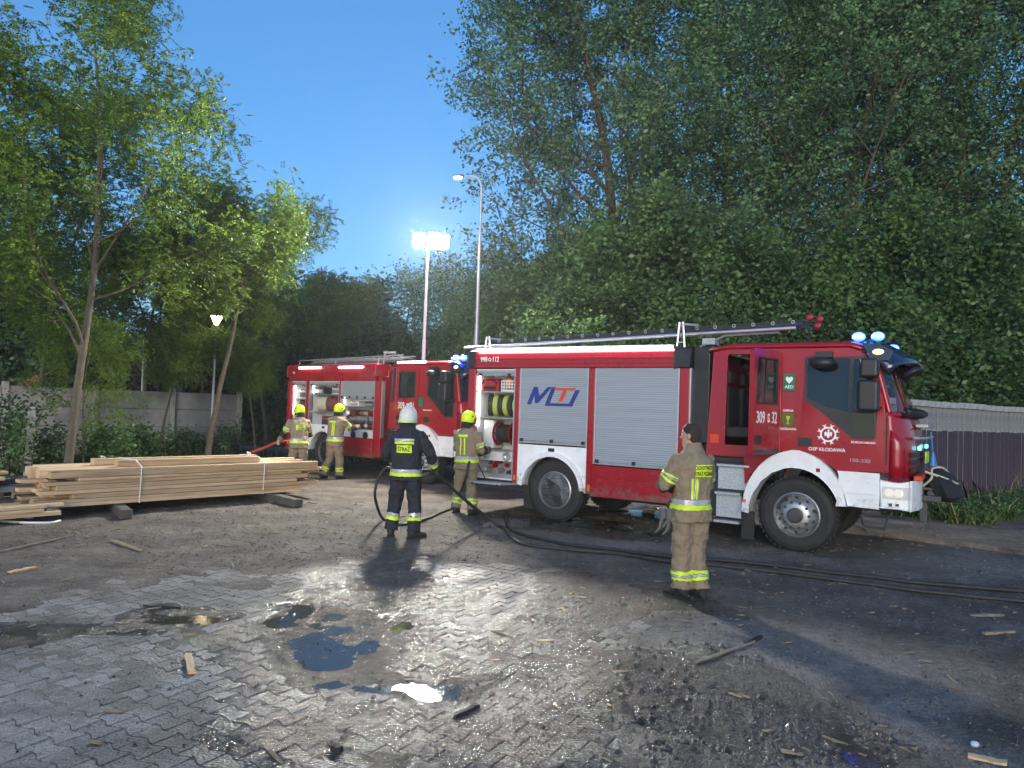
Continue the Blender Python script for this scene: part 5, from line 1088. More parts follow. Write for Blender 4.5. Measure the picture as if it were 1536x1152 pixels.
    for q in 'lr':
        d = (j['wr' + q] - j['el' + q]).normalized()
        e1 = j['sh' + q].lerp(j['el' + q], 0.5)
        mb.tube([j['sh' + q].lerp(L((0, 0, 1.40)), 0.35), j['sh' + q], e1, j['el' + q], j['el' + q].lerp(j['wr' + q], 0.5), j['wr' + q]], [.088 * s, .092 * s, .083 * s, .076 * s, .070 * s, .060 * s], 16)
        mb.ell(tuple(j['el' + q]), (.075 * s,) * 3)
    jk = mb.build('jacket', jm, root); remesh(jk, 0.012, 6, 0.048)
    # trousers
    mb = MB(); mb.rings([[LJ((a * math.cos(t), b * math.sin(t), z)) for t in [2 * math.pi * k / 24 for k in range(24)]] for z, a, b in ((.80, .19, .145), (.86, .205, .155), (.95, .20, .15), (1.05, .185, .14))])
    for q in 'lr':
        h_, k_, a_ = j['hip' + q], j['kn' + q], j['an' + q]
        mb.tube([h_ + Vector((0, 0, .03)), h_.lerp(k_, .45), k_, k_.lerp(a_, .4), k_.lerp(a_, .8), a_.lerp(k_, .02) ], [.122 * s, .116 * s, .102 * s, .096 * s, .096 * s, .102 * s], 16)
        mb.ell(tuple(k_), (.09 * s,) * 3)
    tr = mb.build('trousers', tm, root); remesh(tr, 0.012, 5, 0.055)
    # boots
    for q in 'lr':
        a_ = j['an' + q]; fy = math.radians(cfg.get('toe' + q, -12 if q == 'r' else 12)); M = Matrix.Translation((a_.x, a_.y, 0)) @ Matrix.Rotation(fy, 4, 'Z') @ Matrix.Scale(s, 4)
        mb = MB(); rows = []
        for y, w_, h_ in ((-.085, .025, .06), (-.075, .040, .10), (-.04, .046, .13), (.02, .046, .125), (.08, .050, .095), (.14, .052, .072), (.185, .042, .058), (.205, .020, .04)):
            rows.append([M @ Vector((w_ * math.cos(t), y, 0.012 + h_ / 2 + h_ / 2 * math.sin(t))) for t in [2 * math.pi * k / 14 for k in range(14)]])
        mb.rings(rows); mb.tube([(a_.x, a_.y, .07 * s), (a_.x, a_.y, .22 * s)], [.058 * s, .066 * s], 14); bt = mb.build('boot', MT['black_rubber'], root, smooth=True); remesh(bt, 0.010, 3)
        mb = MB(); mb.plate([((M @ Vector(p)).x, (M @ Vector(p)).y) for p in ((-.045, -.09, 0), (.045, -.09, 0), (.05, .02, 0), (.056, .13, 0), (.03, .205, 0), (-.03, .205, 0), (-.056, .13, 0), (-.05, .02, 0))], [], 0.0, 0.018, 'z'); mb.build('sole', MT['black_rubber'], bt)
    # gloves
    if cfg.get('gloves'):
        for q in 'lr':
            sd = -1 if q == 'l' else 1; d = (j['wr' + q] - j['el' + q]).normalized(); mb = MB()
            hand(mb, j['wr' + q] + d * .02, d, cfg.get('palm' + q, (-sd * 0.7, 0.2, -0.5)), sd, cfg.get('curl', 0.9), 1.15 * s); mb.tube([j['wr' + q] - d * .05, j['wr' + q] + d * .05], [.05 * s, .035 * s], 12)
            g = mb.build('glove', MT[cfg['gloves']], root); remesh(g, 0.006, 2)
    # reflective bands
    def tband(name, z0, z1, m_, a0=0, a1=360):
        n = 48; mb = MB(); rows = []
        for zi in range(4):
            z = z0 + (z1 - z0) * zi / 3; a, b, c = tor(z); rows.append([L((a * 1.10 * math.cos(math.radians(a0 + (a1 - a0) * k / n)), c + b * 1.10 * math.sin(math.radians(a0 + (a1 - a0) * k / n)), z)) for k in range(n + 1)])
        mb.grid(rows); return wrap(mb.build(name, MT[m_], jk, smooth=True), jk, 0.007)
    def patch(name, x0, x1, z0, z1, m_, off=0.007, nx=14, nz=10):
        mb = MB(); rows = []
        for zi in range(nz + 1):
            z = z0 + (z1 - z0) * zi / nz; a, b, c = tor(z)
            rows.append([L((x, c - 1.12 * b * math.sqrt(max(0.05, 1 - (x / (a * 1.1)) ** 2)), z)) for x in [x0 + (x1 - x0) * k / nx for k in range(nx + 1)]])
        mb.grid(rows); o = wrap(mb.build(name, MT[m_], jk, smooth=True), jk, off + 0.004); m = o.modifiers.new('ease', 'SMOOTH'); m.iterations = 6; m.factor = 0.5; PT.append(o); return o
    def lband(name, p0, p1, t0, t1, r, m_, target, par):
        p0, p1 = Vector(p0), Vector(p1); mb = MB(); mb.tube([p0.lerp(p1, t0 + (t1 - t0) * i / 3) for i in range(4)], r * s, 24, caps=False)
        return wrap(mb.build(name, MT[m_], par, smooth=True), target, 0.007)
    PT = []
    for b in cfg.get('tbands', ()): tband('reflective_band', *b)
    for b in cfg.get('patches', ()): patch(*b)
    for q in 'lr':
        for t0, t1, m_ in cfg.get('armbands', ()): lband('reflective_band', j['sh' + q], j['el' + q], t0, t1, .115, m_, jk, jk)
        for t0, t1, m_ in cfg.get('cuffbands', ()): lband('reflective_band', j['el' + q], j['wr' + q], t0, t1, .10, m_, jk, jk)
        for t0, t1, m_ in cfg.get('legbands', ()): lband('reflective_band', j['kn' + q], j['an' + q], t0, t1, .125, m_, tr, tr)
        for t0, t1, m_, in cfg.get('elbowpads', ()): lband('elbow_pad', j['el' + q], j['wr' + q], t0, t1, .10, m_, jk, jk)
    for body_, size, z, x, sx in cfg.get('texts', ()):
        def fn(v):
            a, b, c = tor(v.z); return L((v.x, c - 1.14 * b * math.sqrt(max(0.05, 1 - (v.x / (a * 1.1)) ** 2)), v.z))
        o = text('lettering', body_, size, MT['decal_black'], jk, RXZ(x, 0, z), 0.0016, sx=sx, fn=fn); wrap(o, [q_ for q_ in PT if q_.name.startswith('name_patch')][0], 0.003)
    # head gear
    if cfg['head'] == 'lime':
        mb = MB(); rows = []
        for z, a, b, cy in ((-.055, .108, .120, -.022), (-.03, .122, .140, -.012), (.02, .130, .152, -.004), (.07, .126, .150, -.004), (.11, .108, .130, -.006), (.14, .075, .095, -.008), (.155, .03, .04, -.008)):
            rows.append([HM @ Vector((a * math.cos(t), cy + b * math.sin(t) + (0.02 if z < 0 and math.sin(t) > .3 else 0), z + (0.05 * max(0, math.sin(t)) if z < 0 else 0))) for t in [2 * math.pi * k / 28 for k in range(28)]])
        mb.rings(rows); hl = mb.build('helmet', MT['helmet_lime'], root, smooth=True)
        mb = MB(); mb.tube([HM @ Vector((0, -.12, .085)), HM @ Vector((0, -.06, .148)), HM @ Vector((0, .05, .152)), HM @ Vector((0, .13, .085))], [.014 * s, .02 * s, .02 * s, .014 * s], 8); mb.build('crest_ridge', MT['helmet_lime'], hl, smooth=True)
        for q in (-1, 1):
            mb = MB(); mb.ell((0, 0, 0), (.010, .045, .022), M=HM @ Matrix.Translation((q * .126, .03, .012)) @ Matrix.Rotation(0.35, 4, 'X')); mb.build('visor_pivot', MT['black_plastic'], hl, smooth=True)
            mb = MB(); mb.ell((0, 0, 0), (.008, .030, .012), M=HM @ Matrix.Translation((q * .120, -.055, .055)) @ Matrix.Rotation(-0.5, 4, 'X')); mb.build('vent_slot', MT['black_plastic'], hl, smooth=True)
        mb = MB(); mb.grid([[HM @ Vector((.126 * math.cos(t), .002 + .150 * math.sin(t), z)) for t in [math.radians(25 + 130 * k / 14) for k in range(15)]] for z in (-.06, -.02, .02)]); mb.build('visor', MT['glass_dark'], hl, smooth=True, solid=0.004)
        mb = MB(); mb.rings([[HM @ Vector((a * math.cos(t), cy + b * math.sin(t), z)) for t in [math.radians(-200 + 220 * k / 20) for k in range(21)]] for z, a, b, cy in ((-.045, .108, .120, -.022), (-.10, .105, .115, -.03), (-.165, .118, .105, -.03))], caps=False); mb.build('nape_guard', MT['black_cloth'], hl, smooth=True)
    elif cfg['head'] == 'white':
        mb = MB(); rows = []
        for z, a, b, cy in ((-.075, .132, .158, -.028), (-.045, .128, .152, -.022), (-.02, .126, .146, -.014), (.04, .125, .142, -.006), (.09, .110, .125, -.006), (.135, .078, .095, -.004), (.165, .035, .05, 0), (.175, .01, .02, 0)):
            rows.append([HM @ Vector((a * math.cos(t), cy + b * math.sin(t), z)) for t in [2 * math.pi * k / 28 for k in range(28)]])
        mb.rings(rows); hl = mb.build('helmet', MT['helmet_white'], root, smooth=True)
        mb = MB(); mb.tube([HM @ Vector((0, -.155, .02)), HM @ Vector((0, -.12, .105)), HM @ Vector((0, -.04, .175)), HM @ Vector((0, .05, .182)), HM @ Vector((0, .13, .09))], [.010 * s, .018 * s, .020 * s, .018 * s, .010 * s], 8); mb.build('crest_ridge', MT['helmet_white'], hl, smooth=True)
        mb = MB(); mb.grid([[HM @ Vector((.1335 * math.cos(t), -.025 + .157 * math.sin(t), z)) for t in [2 * math.pi * k / 28 for k in range(29)]] for z in (-.062, -.042)]); mb.build('helmet_band', MT['lime_tape'], hl, smooth=True)
        mb = MB(); mb.rings([[HM @ Vector((a * math.cos(t), cy + b * math.sin(t), z)) for t in [2 * math.pi * k / 24 for k in range(25)]] for z, a, b, cy in ((-.06, .105, .125, -.02), (-.12, .11, .12, -.02), (-.20, .13, .115, -.02))], caps=False); mb.build('nape_guard', MT['black_cloth'], hl, smooth=True)
    else:
        mb = MB(); rows = []
        for z, a, b, cy in ((-.075, .055, .04, -.055), (-.05, .074, .060, -.042), (-.01, .080, .075, -.030), (.035, .0825, .095, -.016), (.075, .080, .100, -.006), (.105, .067, .088, -.004), (.130, .042, .06, -.006), (.142, .015, .02, -.006)):
            rows.append([HM @ Vector((a * math.cos(t), cy + b * math.sin(t), z)) for t in [2 * math.pi * k / 24 for k in range(24)]])
        mb.rings(rows); hr = mb.build('hair', MT['hair'], body); remesh(hr, 0.007, 2, 0.010)
    # collar
    mb = MB(); mb.rings([[L((a * math.cos(t), .0 + b * math.sin(t), z + .02 * (-math.sin(t)))) for t in [2 * math.pi * k / 24 for k in range(24)]] for z, a, b in ((1.50, .112, .100), (1.55, .098, .094), (1.605 + cfg.get('collar', 0), .094, .092))], caps=False); mb.build('collar', jm, jk, smooth=True, solid=0.012)
    return root, jk, tr, j, L
KH = dict(jacket='khaki', trousers='khaki', hem=0.80,
          tbands=((0.985, 1.035, 'silver_tape'), (0.93, 0.983, 'lime_tape')), armbands=((0.52, 0.60, 'lime_tape'), (0.62, 0.68, 'silver_tape'), (0.70, 0.78, 'lime_tape')),
          legbands=((0.52, 0.60, 'lime_tape'), (0.615, 0.665, 'silver_tape'), (0.68, 0.76, 'lime_tape')), elbowpads=((-0.22, 0.42, 'black_cloth'),))
# officer in navy, white helmet, from behind
p = G(605, 806); BL = person((p.x, p.y, 0.005), -6, dict(label='firefighter in dark navy uniform and white helmet holding a black hose', h=1.80, jacket='navy', trousers='navy', hem=0.80, head='white', headyaw=-8, gloves='black_cloth', curl=1.2,
    tbands=((0.915, 0.962, 'silver_tape'), (0.865, 0.913, 'lime_tape')), legbands=((0.40, 0.51, 'silver_tape'), (0.52, 0.64, 'lime_tape')), cuffbands=((0.55, 0.70, 'silver_tape'), (0.71, 0.86, 'lime_tape')),
    patches=(('back_patch', -.150, .150, 1.355, 1.395, 'silver_tape'), ('back_patch', -.150, .150, 1.310, 1.353, 'lime_tape'), ('name_patch', -.120, .120, 1.19, 1.302, 'lime_tape')), texts=(('STRAŻ', .085, 1.240, 0, 0.74),),
    J=dict(ell=(-.315, .05, 1.17), wrl=(-.20, .24, 1.0), elr=(.345, .00, 1.19), wrr=(.36, .18, 0.985), knl=(-.14, .04, .50), anl=(-.185, .0, .09), knr=(.14, .02, .50), anr=(.155, -.06, .09)), toer=-50, palmr=(-.6, .5, -.3)))
# firefighter at the nearer truck's locker
p = G(697, 771); YE = person((p.x, p.y, 0.005), -24, dict(KH, label='firefighter in khaki and lime helmet working at the nearer truck locker', h=1.75, head='lime', headyaw=-12, headtilt=-8, gloves='black_cloth', curl=0.9,
    patches=(('back_patch', -.100, .100, 1.385, 1.43, 'lime_tape'), ('back_patch', -.055, -.025, 1.05, 1.385, 'lime_tape'), ('back_patch', .025, .055, 1.05, 1.385, 'lime_tape')),
    J=dict(ell=(-.27, .10, 1.18), wrl=(-.10, .32, 1.13), elr=(.275, .06, 1.15), wrr=(.24, .33, 1.16), knl=(-.15, .05, .50), anl=(-.20, .02, .09), knr=(.13, -.02, .50), anr=(.19, -.10, .09))))
# bareheaded firefighter with back patch, right of centre
p = G(1033, 897); RM = person((p.x, p.y, 0.005), 27, dict(KH, label='bareheaded firefighter in khaki standing with gloves hanging at his hip', h=1.75, head='hair', headyaw=28, gloves=None, curl=0.9, collar=0.0,
    patches=(('name_patch', -.110, .150, 1.265, 1.405, 'lime_tape', 0.007), ('back_patch', -.135, -.11, 1.035, 1.265, 'lime_tape'), ('back_patch', -.105, -.092, 1.035, 1.265, 'silver_tape'), ('back_patch', -.087, -.062, 1.035, 1.265, 'lime_tape')),
    texts=(('OCHOTNICZA', .054, 1.366, .02, 0.72), ('STRAŻ POŻARNA', .054, 1.302, .02, 0.61)),
    J=dict(ell=(-.285, .10, 1.17), wrl=(-.10, .30, 1.14), elr=(.285, .08, 1.17), wrr=(.10, .31, 1.16), knl=(-.09, .03, .50), anl=(-.09, .03, .09), knr=(.09, .0, .50), anr=(.085, -.08, .09))))
# firefighter reaching into the farther truck
p = G(500, 719); P2 = person((p.x, p.y, 0.005), -30, dict(KH, label='firefighter in khaki and lime helmet reaching into the farther truck locker', h=1.80, head='lime', headyaw=12, headtilt=-4, gloves='black_cloth', curl=0.6, lean=0.10,
    patches=(('back_patch', -.110, .110, 1.385, 1.43, 'lime_tape'), ('back_patch', .02, .05, 1.05, 1.385, 'lime_tape'), ('back_patch', .065, .095, 1.05, 1.385, 'lime_tape')),
    J=dict(ell=(-.26, .24, 1.36), wrl=(-.16, .46, 1.50), elr=(.27, .22, 1.25), wrr=(.30, .48, 1.30), knl=(-.15, .0, .50), anl=(-.24, -.12, .09), knr=(.12, .06, .50), anr=(.14, .04, .09))))
# firefighter behind the timber, hose in hand
p = G(446, 722); P1 = person((p.x, p.y, 0.005), 24, dict(KH, label='firefighter in khaki and lime helmet leaning behind the timber with a red hose', h=1.74, head='lime', headyaw=20, headtilt=-14, gloves='glove_cream', curl=1.1, lean=0.22,
    patches=(('name_patch', -.11, .13, 1.24, 1.37, 'lime_tape'),), texts=(('STRAŻ', .05, 1.335, .01, 0.8), ('POŻARNA', .05, 1.275, .01, 0.7)),
    J=dict(ell=(-.33, .14, 1.16), wrl=(-.42, .34, 0.98), elr=(.28, .12, 1.13), wrr=(-.10, .34, 0.98), knl=(-.13, .08, .50), anl=(-.16, .0, .09), knr=(.12, .0, .50), anr=(.16, -.14, .09))))
# spare gloves clipped to the right man's belt
q = RM[0]; gl = empty('work_gloves', q.matrix_basis @ Vector((-.205, .075, .71)), q.rotation_euler.z); tag(gl, 'pair of grey work gloves hanging at the bareheaded firefighter\'s hip', 'gloves')
for i, (dx, dy) in enumerate(((0.0, 0.0), (-.03, .07))):
    mb = MB(); hand(mb, (dx, dy, .10), (-.15, .1 * i, -1), (-.5, .8, 0), -1 if i else 1, 0.35, 1.25); mb.tube([(dx, dy, .19), (dx, dy, .08)], [.06, .045], 12); g = mb.build('glove', MT['glove_grey'], gl); remesh(g, 0.007, 2)
mb = MB(); mb.tube(catmull([(.06, .0, .26), (-.0, .02, .26), (-.015, .02, .21), (.0, .03, .17)]), .010, 6); mb.build('clip', MT['black_cloth'], gl, smooth=True)

# ------------------------------------------------------------------ timber
def stack(name, label, A, d, n, layers, length, seed, matn, zbase=0.16):
    """A: front left bottom corner, d: along, n: across"""
    rnd = random.Random(seed); ang = math.atan2(d[1], d[0])
    root = empty(name, (A[0], A[1], 0), ang); tag(root, label, 'timber stack', 'sawn timber stacks')
    z = zbase; cache = {}
    for li, (th, wd, cnt, off) in enumerate(layers):
        y = 0.0
        for k in range(cnt):
            Lp = length + rnd.uniform(-0.38, 0.16) + (0.30 if off == 'long' and k == 0 else 0); x0 = rnd.uniform(-0.22, 0.20) - (0 if off != 'short' else -0.25)
            if off == 'long' and k == 0: x0 = 0.03
            mb = MB(); mb.box(0, Lp, 0.004, wd - 0.006, 0, th - 0.004); o = mb.build('plank', MT[matn[li % len(matn)]], root, bevel=0.004, seg=1)
            o.location = (x0, y + rnd.uniform(-0.012, 0.012), z + rnd.uniform(0, 0.003)); o.rotation_euler = (0, rnd.uniform(-0.0012, 0.0012), rnd.uniform(-0.009, 0.009)); y += wd
        z += th
    return root, z
A = G(70, 763, 0.16); B = G(467, 735, 0.16); dv = Vector((B.x - A.x, B.y - A.y, 0)); LEN = dv.length; dv.normalize(); nv = Vector((-dv.y, dv.x, 0)); ANG = math.atan2(dv.y, dv.x)
bund, zt = stack('timber_stack', 'large strapped stack of fresh sawn planks and beams', A, dv, nv, [(0.06, 0.2, 6, ''), (0.055, 0.2, 6, ''), (0.075, 0.2, 6, 'short'), (0.06, 0.2, 6, ''), (0.075, 0.2, 6, 'short'), (0.055, 0.2, 6, ''), (0.05, 0.2, 6, 'short'), (0.125, 0.15, 8, 'long')], LEN, 3, ['fresh_wood'])
for x0, x1, y0, lb in ((1.05, 3.55, 0.20, ''), (0.85, 3.75, 0.62, '')):
    mb = MB(); mb.box(0, x1 - x0, 0, 0.16, 0, 0.105); o = mb.build('beam', MT['fresh_wood'], bund, bevel=0.005, seg=1); o.location = (x0, y0, zt + 0.001)
for x in (1.32, 3.52):
    top = zt + 0.108; mb = MB(); pts = [(x, -0.012, 0.15), (x + .01, -0.014, zt - 0.04), (x + .02, 0.0, zt + 0.008), (x, 0.20, top), (x - .01, 0.36, top), (x - .02, 0.62, top), (x - 0.02, 0.78, top), (x, 1.21, zt), (x, 1.215, 0.15)]
    mb.tube(pts, 0.008, 5); mb.build('strap', MT['strap'], bund)
mb = MB(); mb.tube(catmull([(1.0, 0.70, zt + .11), (0.96, 0.66, zt + .15), (1.02, 0.62, zt + .13)]), 0.007, 5); mb.tube(catmull([(3.6, 0.68, zt + .11), (3.58, 0.7, zt + .16), (3.66, 0.7, zt + .12)]), 0.007, 5); mb.build('strap_end', MT['strap'], bund)
A2 = A + nv * 0.75 - dv * 4.25
stack('timber_stack', 'dark weathered plank stack at the left picture edge', A2, dv, nv, [(0.09, 0.2, 6, ''), (0.09, 0.2, 6, ''), (0.09, 0.2, 6, ''), (0.09, 0.2, 6, ''), (0.05, 0.2, 6, ''), (0.05, 0.2, 6, '')], 4.0, 5, ['old_wood', 'old_wood', 'grey_wood', 'old_wood', 'fresh_wood', 'fresh_wood'])
A3 = A - nv * 0.38 - dv * 4.1
stack('timber_stack', 'low pile of fresh boards at the lower left of the strapped stack', A3, dv, nv, [(0.06, 0.16, 3, ''), (0.055, 0.16, 3, ''), (0.05, 0.16, 3, '')], 4.0, 6, ['fresh_wood'], 0.10)
for k, (x, y0, y1, lb) in enumerate(((1.02, -0.72, 1.5, 'square timber bearer under the left half of the strapped stack'), (3.72, -1.05, 1.5, 'square timber bearer under the right end of the strapped stack'))):
    mb = MB(); mb.box(-0.085, 0.085, y0, y1, 0, 0.145); o = mb.build('timber_bearer', MT['old_wood'], bevel=0.02); o.location = (A.x + dv.x * x, A.y + dv.y * x, 0.01); o.rotation_euler = (0, 0, ANG - (0.25 if k == 0 else 0.12)); tag(o, lb, 'timber', 'bearers under the timber')
for x, lb in ((-1.2, 'short bearer under the low fresh boards'),):
    mb = MB(); mb.box(-0.05, 0.05, -0.45, 1.9, 0, 0.09); o = mb.build('timber_bearer', MT['old_wood'], bevel=0.01); o.location = (A.x + dv.x * x, A.y + dv.y * x, 0.005); o.rotation_euler = (0, 0, ANG); tag(o, lb, 'timber', 'bearers under the timber')
# plastic film and plastic strip near the boards
for (px, py, s_, lb) in ((82, 768, 0.13, 'crumpled bluish plastic film under the timber end'), (44, 779, 0.06, 'small crumpled plastic scrap beside the low boards')):
    g = G(px, py); rr = random.Random(px); mb = MB(); mb.rings([[(g.x + s_ * f * math.cos(t) * (1 + rr.uniform(-.35, .35)), g.y + 0.6 * s_ * f * math.sin(t) * (1 + rr.uniform(-.35, .35)), z) for t in [2 * math.pi * k / 9 for k in range(9)]] for z, f in ((0.01, 1.0), (0.05, .9), (0.09 * s_ / .13, .45))]); o = mb.build('plastic_scrap', MT['plastic_film']); tag(o, lb, 'plastic')
mb = MB(); mb.tube(catmull([G(-5, 781, .03), G(40, 784, .03), G(75, 784, .03), G(90, 781, .03)]), 0.018, 6); tag(mb.build('plastic_strip', MT['plastic_white'], smooth=True), 'bent white plastic strip on the ground by the low boards', 'strip')

# ------------------------------------------------------------------ fences
E0 = Vector((-8.45, 23.0, 0)); ED = Vector((-0.67, -0.742, 0)).normalized()
fence = empty('concrete_fence', E0); tag(fence, 'grey precast concrete panel fence behind the timber', 'fence')
fa = math.atan2(ED.y, ED.x); bay = 2.06
pm_ = None
for i in range(6):
    c = ED * (bay * i)
    mb = MB(); mb.box(-0.07, 0.07, -0.08, 0.08, -0.1, 2.12 if i else 2.10); o = mb.build('post', MT['concrete_post'], fence, bevel=0.015); o.location = c; o.rotation_euler = (0, 0, fa)
    if i < 5:
        for k in range(4):
            mb = MB(); mb.box(0.075, bay - 0.075, -0.03, 0.03, 0.505 * k + 0.012, 0.505 * (k + 1)); mb.plate([(0.16, 0.505 * k + .07), (bay - .16, 0.505 * k + .07), (bay - .16, 0.505 * (k + 1) - .07), (0.16, 0.505 * (k + 1) - .07)], [], 0.031, 0.040) if False else None
            o = mb.build('concrete_panel', MT['concrete'], fence, bevel=0.01); o.location = c + Vector((random.Random(i * 7 + k).uniform(-.006, .006), 0, 0)); o.rotation_euler = (random.Random(i * 5 + k).uniform(-0.012, 0.012), 0, fa)
g = at(45, 640, 16.5); mb = MB(); mb.box(-0.075, 0.075, -0.075, 0.075, 0, 1.48); mb.box(-0.06, 0.06, -0.06, 0.06, 1.48, 1.55); o = mb.build('old_post', MT['concrete_post'], bevel=0.03); o.location = (g.x, g.y, 0); o.rotation_euler = (0.02, 0.02, 0.5); tag(o, 'weathered concrete post standing in front of the fence at far left', 'post')
mb = MB(); mb.box(-0.02, 0.02, -0.078, -0.072, 1.12, 1.18); mb.build('post_hole', MT['decal_black'], o)

W0_ = at(1376, 700, 16.0); W1_ = at(1560, 700, 19.8); wd_ = Vector((W1_.x - W0_.x, W1_.y - W0_.y, 0)); wl = wd_.length; wd_.normalize(); wa = math.atan2(wd_.y, wd_.x)
wf = empty('wooden_fence', (W0_.x, W0_.y, 0), wa); tag(wf, 'plank fence, dark purple below and weathered grey above, right of the nearer truck', 'fence')
x = -2.4; rnd = random.Random(2); k = 0
while x < wl + 1.6:
    w_ = rnd.uniform(0.168, 0.188); mb = MB(); mb.box(0, w_, -0.012, 0.012, 0.08, 1.72 + rnd.uniform(-0.015, 0.015)); o = mb.build('plank', MT['plank_purple'], wf, bevel=0.003, seg=1); o.location = (x, -0.026, 0); o.rotation_euler = (0, rnd.uniform(-.006, .006), 0)
    mb = MB(); w2 = rnd.uniform(0.225, 0.243); mb.box(0, w2, -0.011, 0.011, 0.06, 2.30 + rnd.uniform(-0.02, 0.02)); o = mb.build('plank', MT['plank_grey'], wf, bevel=0.003, seg=1); o.location = (x + rnd.uniform(-.01, .01), 0.0, 0); o.rotation_euler = (0, rnd.uniform(-.01, .01), 0)
    x += 0.25
for z, m_, y, h_ in ((2.30, 'plank_white', -0.02, 0.13), (1.15, 'plank_grey', 0.04, 0.08), (0.4, 'plank_grey', 0.04, 0.08)):
    for q in range(6):
        mb = MB(); mb.box(0, 1.38, -0.02, 0.02, -h_ / 2, h_ / 2); o = mb.build('rail', MT[m_], wf, bevel=0.004, seg=1); o.location = (-2.4 + q * 1.4, y - (0.02 if m_ == 'plank_white' else -0.02), z + rnd.uniform(-.012, .012))
for q in range(5):
    mb = MB(); mb.box(-0.05, 0.05, 0.08, 0.18, 0, 2.25); o = mb.build('post', MT['plank_grey'], wf); o.location = (-2.2 + q * 2.0, 0, 0)
# red tiled pyramid roof peeking over the concrete fence
rt = empty('tiled_kiosk', at(53, 600, 27) * 1.0); rt.location.z = 0; tag(rt, 'small hut with a red pyramid roof beyond the concrete fence', 'hut')
mb = MB(); mb.box(-0.33, 0.33, -0.33, 0.33, 0, 2.15); mb.build('wall', MT['concrete'], rt); mb = MB(); mb.add([(-.42, -.42, 2.15), (.42, -.42, 2.15), (.42, .42, 2.15), (-.42, .42, 2.15), (0, 0, 2.52)], [(0, 3, 2, 1), (0, 1, 4), (1, 2, 4), (2, 3, 4), (3, 0, 4)]); mb.build('roof', MT['roof_tile'], rt)

# ------------------------------------------------------------------ lamps and poles
g = at(321, 560, 21.2); lp = empty('park_lamp', (g.x, g.y, 0)); tag(lp, 'lit cone-topped park lamp on a thin grey pole beyond the fence', 'street lamp')
mb = MB(); mb.tube([(0, 0, 0), (0, 0, 3.98)], [0.05, 0.03], 10); mb.build('pole', MT['galv'], lp, smooth=True)
mb = MB(); mb.lathe([(0.04, 3.98), (0.06, 4.02), (0.15, 4.22), (0.15, 4.24), (0.0, 4.24)], 18, Matrix.Rotation(math.pi / 2, 4, 'X')); mb.mapv(lambda v: Vector((v.x, v.y, abs(v.z)))); hd = mb.build('lamp_bowl', MT['street_warm'], lp, smooth=True)
mb = MB(); mb.lathe([(0.20, 4.245), (0.19, 4.27), (0.09, 4.30), (0.0, 4.31)], 18, Matrix.Rotation(math.pi / 2, 4, 'X')); mb.mapv(lambda v: Vector((v.x, v.y, abs(v.z)))); mb.build('lamp_cap', MT['dark_metal'], hd, smooth=True)
g = at(716, 470, 20.5); g.z = 0; sl_ = empty('street_lamp', g); tag(sl_, 'tall street lamp with curved arm above the trees', 'street lamp')
top_ = at(722, 290, 20.5) - g; tip = at(697, 264, 20.5) - g
mb = MB(); mb.tube([(0, 0, 0), (0.0, 0, 4.2)], [0.085, 0.065], 10); mb.tube([(0, 0, 4.2), (top_.x, 0, top_.z)], [0.055, 0.038], 10); mb.build('pole', MT['street_pole'] if 'street_pole' in MT else MT['galv'], sl_, smooth=True)
mb = MB(); mb.tube(catmull([(top_.x, 0, top_.z), (top_.x - .02, 0, tip.z - .25), (top_.x - .16, 0, tip.z - .02), (tip.x, 0, tip.z)]), 0.028, 8); mb.build('arm', MT['galv'], sl_, smooth=True)
mb = MB(); M = Matrix.Translation((tip.x - .12, 0, tip.z - .01)) @ Matrix.Rotation(math.radians(-8), 4, 'Y'); mb.box(-.15, .10, -.07, .07, -.028, .035, M); hd = mb.build('lamp_head', MT['dark_metal'], sl_, bevel=0.02)
mb = MB(); mb.ell((0, 0, 0), (.12, .07, .05), M=M @ Matrix.Translation((-.07, 0, -.03))); mb.build('lamp_lens', MT['street_led'], hd, smooth=True)
for (px, y0, y1, Y, r_, lb) in ((214, 508, 600, 25, .035, 'thin white pole left of the park lamp, partly behind leaves'), (262, 530, 600, 25, .05, 'short pale pole carrying a dark box beyond the fence')):
    a = at(px, y1, Y); b = at(px + 2, y0, Y); mb = MB(); mb.tube([(a.x, a.y, 0), (b.x, b.y, b.z)], r_, 8); o = mb.build('pole', MT['mast_white'], smooth=True); tag(o, lb, 'pole')
    if px == 262: mb = MB(); mb.cbox((a.x + .12, a.y - .1, 2.18), (.42, .16, .34)); bx = mb.build('box', MT['decal_black'], o, bevel=0.01); mb = MB(); mb.cbox((a.x + .05, a.y - .185, 2.2), (.2, .01, .12)); mb.build('box_label', MT['decal_blue'], o)

# ------------------------------------------------------------------ hoses
def ghose(name, pts, r, m_, label, k=8):
    q = []
    for p in pts:
        if len(p) == 2: g_ = G(*p); q.append(Vector((g_.x, g_.y, float(top_z(np.array([g_.x]), np.array([g_.y]))[0]) + r * 0.9)))
        else: q.append(Vector(p))
    cm = catmull(q, k)
    for c_ in cm: c_.z = max(c_.z, float(top_z(np.array([c_.x]), np.array([c_.y]))[0]) + r * .85)
    mb = MB(); mb.tube(cm, r, 8); return tag(mb.build(name, MT[m_], smooth=True), label, 'hose')
def wrist(P, q): return P[0].matrix_basis @ P[3]['wr' + q]
def handp(P, q): d = (P[3]['wr' + q] - P[3]['el' + q]).normalized(); return P[0].matrix_basis @ (P[3]['wr' + q] + d * .095)
hb = handp(BL, 'r'); hbl = handp(BL, 'l'); hy = handp(YE, 'r')
ghose('fire_hose', [(758, 770), (763, 790), (775, 802), (840, 818), (930, 830), (1010, 840), (1120, 848), (1260, 864), (1400, 880), (1545, 893), (1700, 908)], 0.026, 'hose_black', 'black hose on the ground, the upper of two running off to the right')
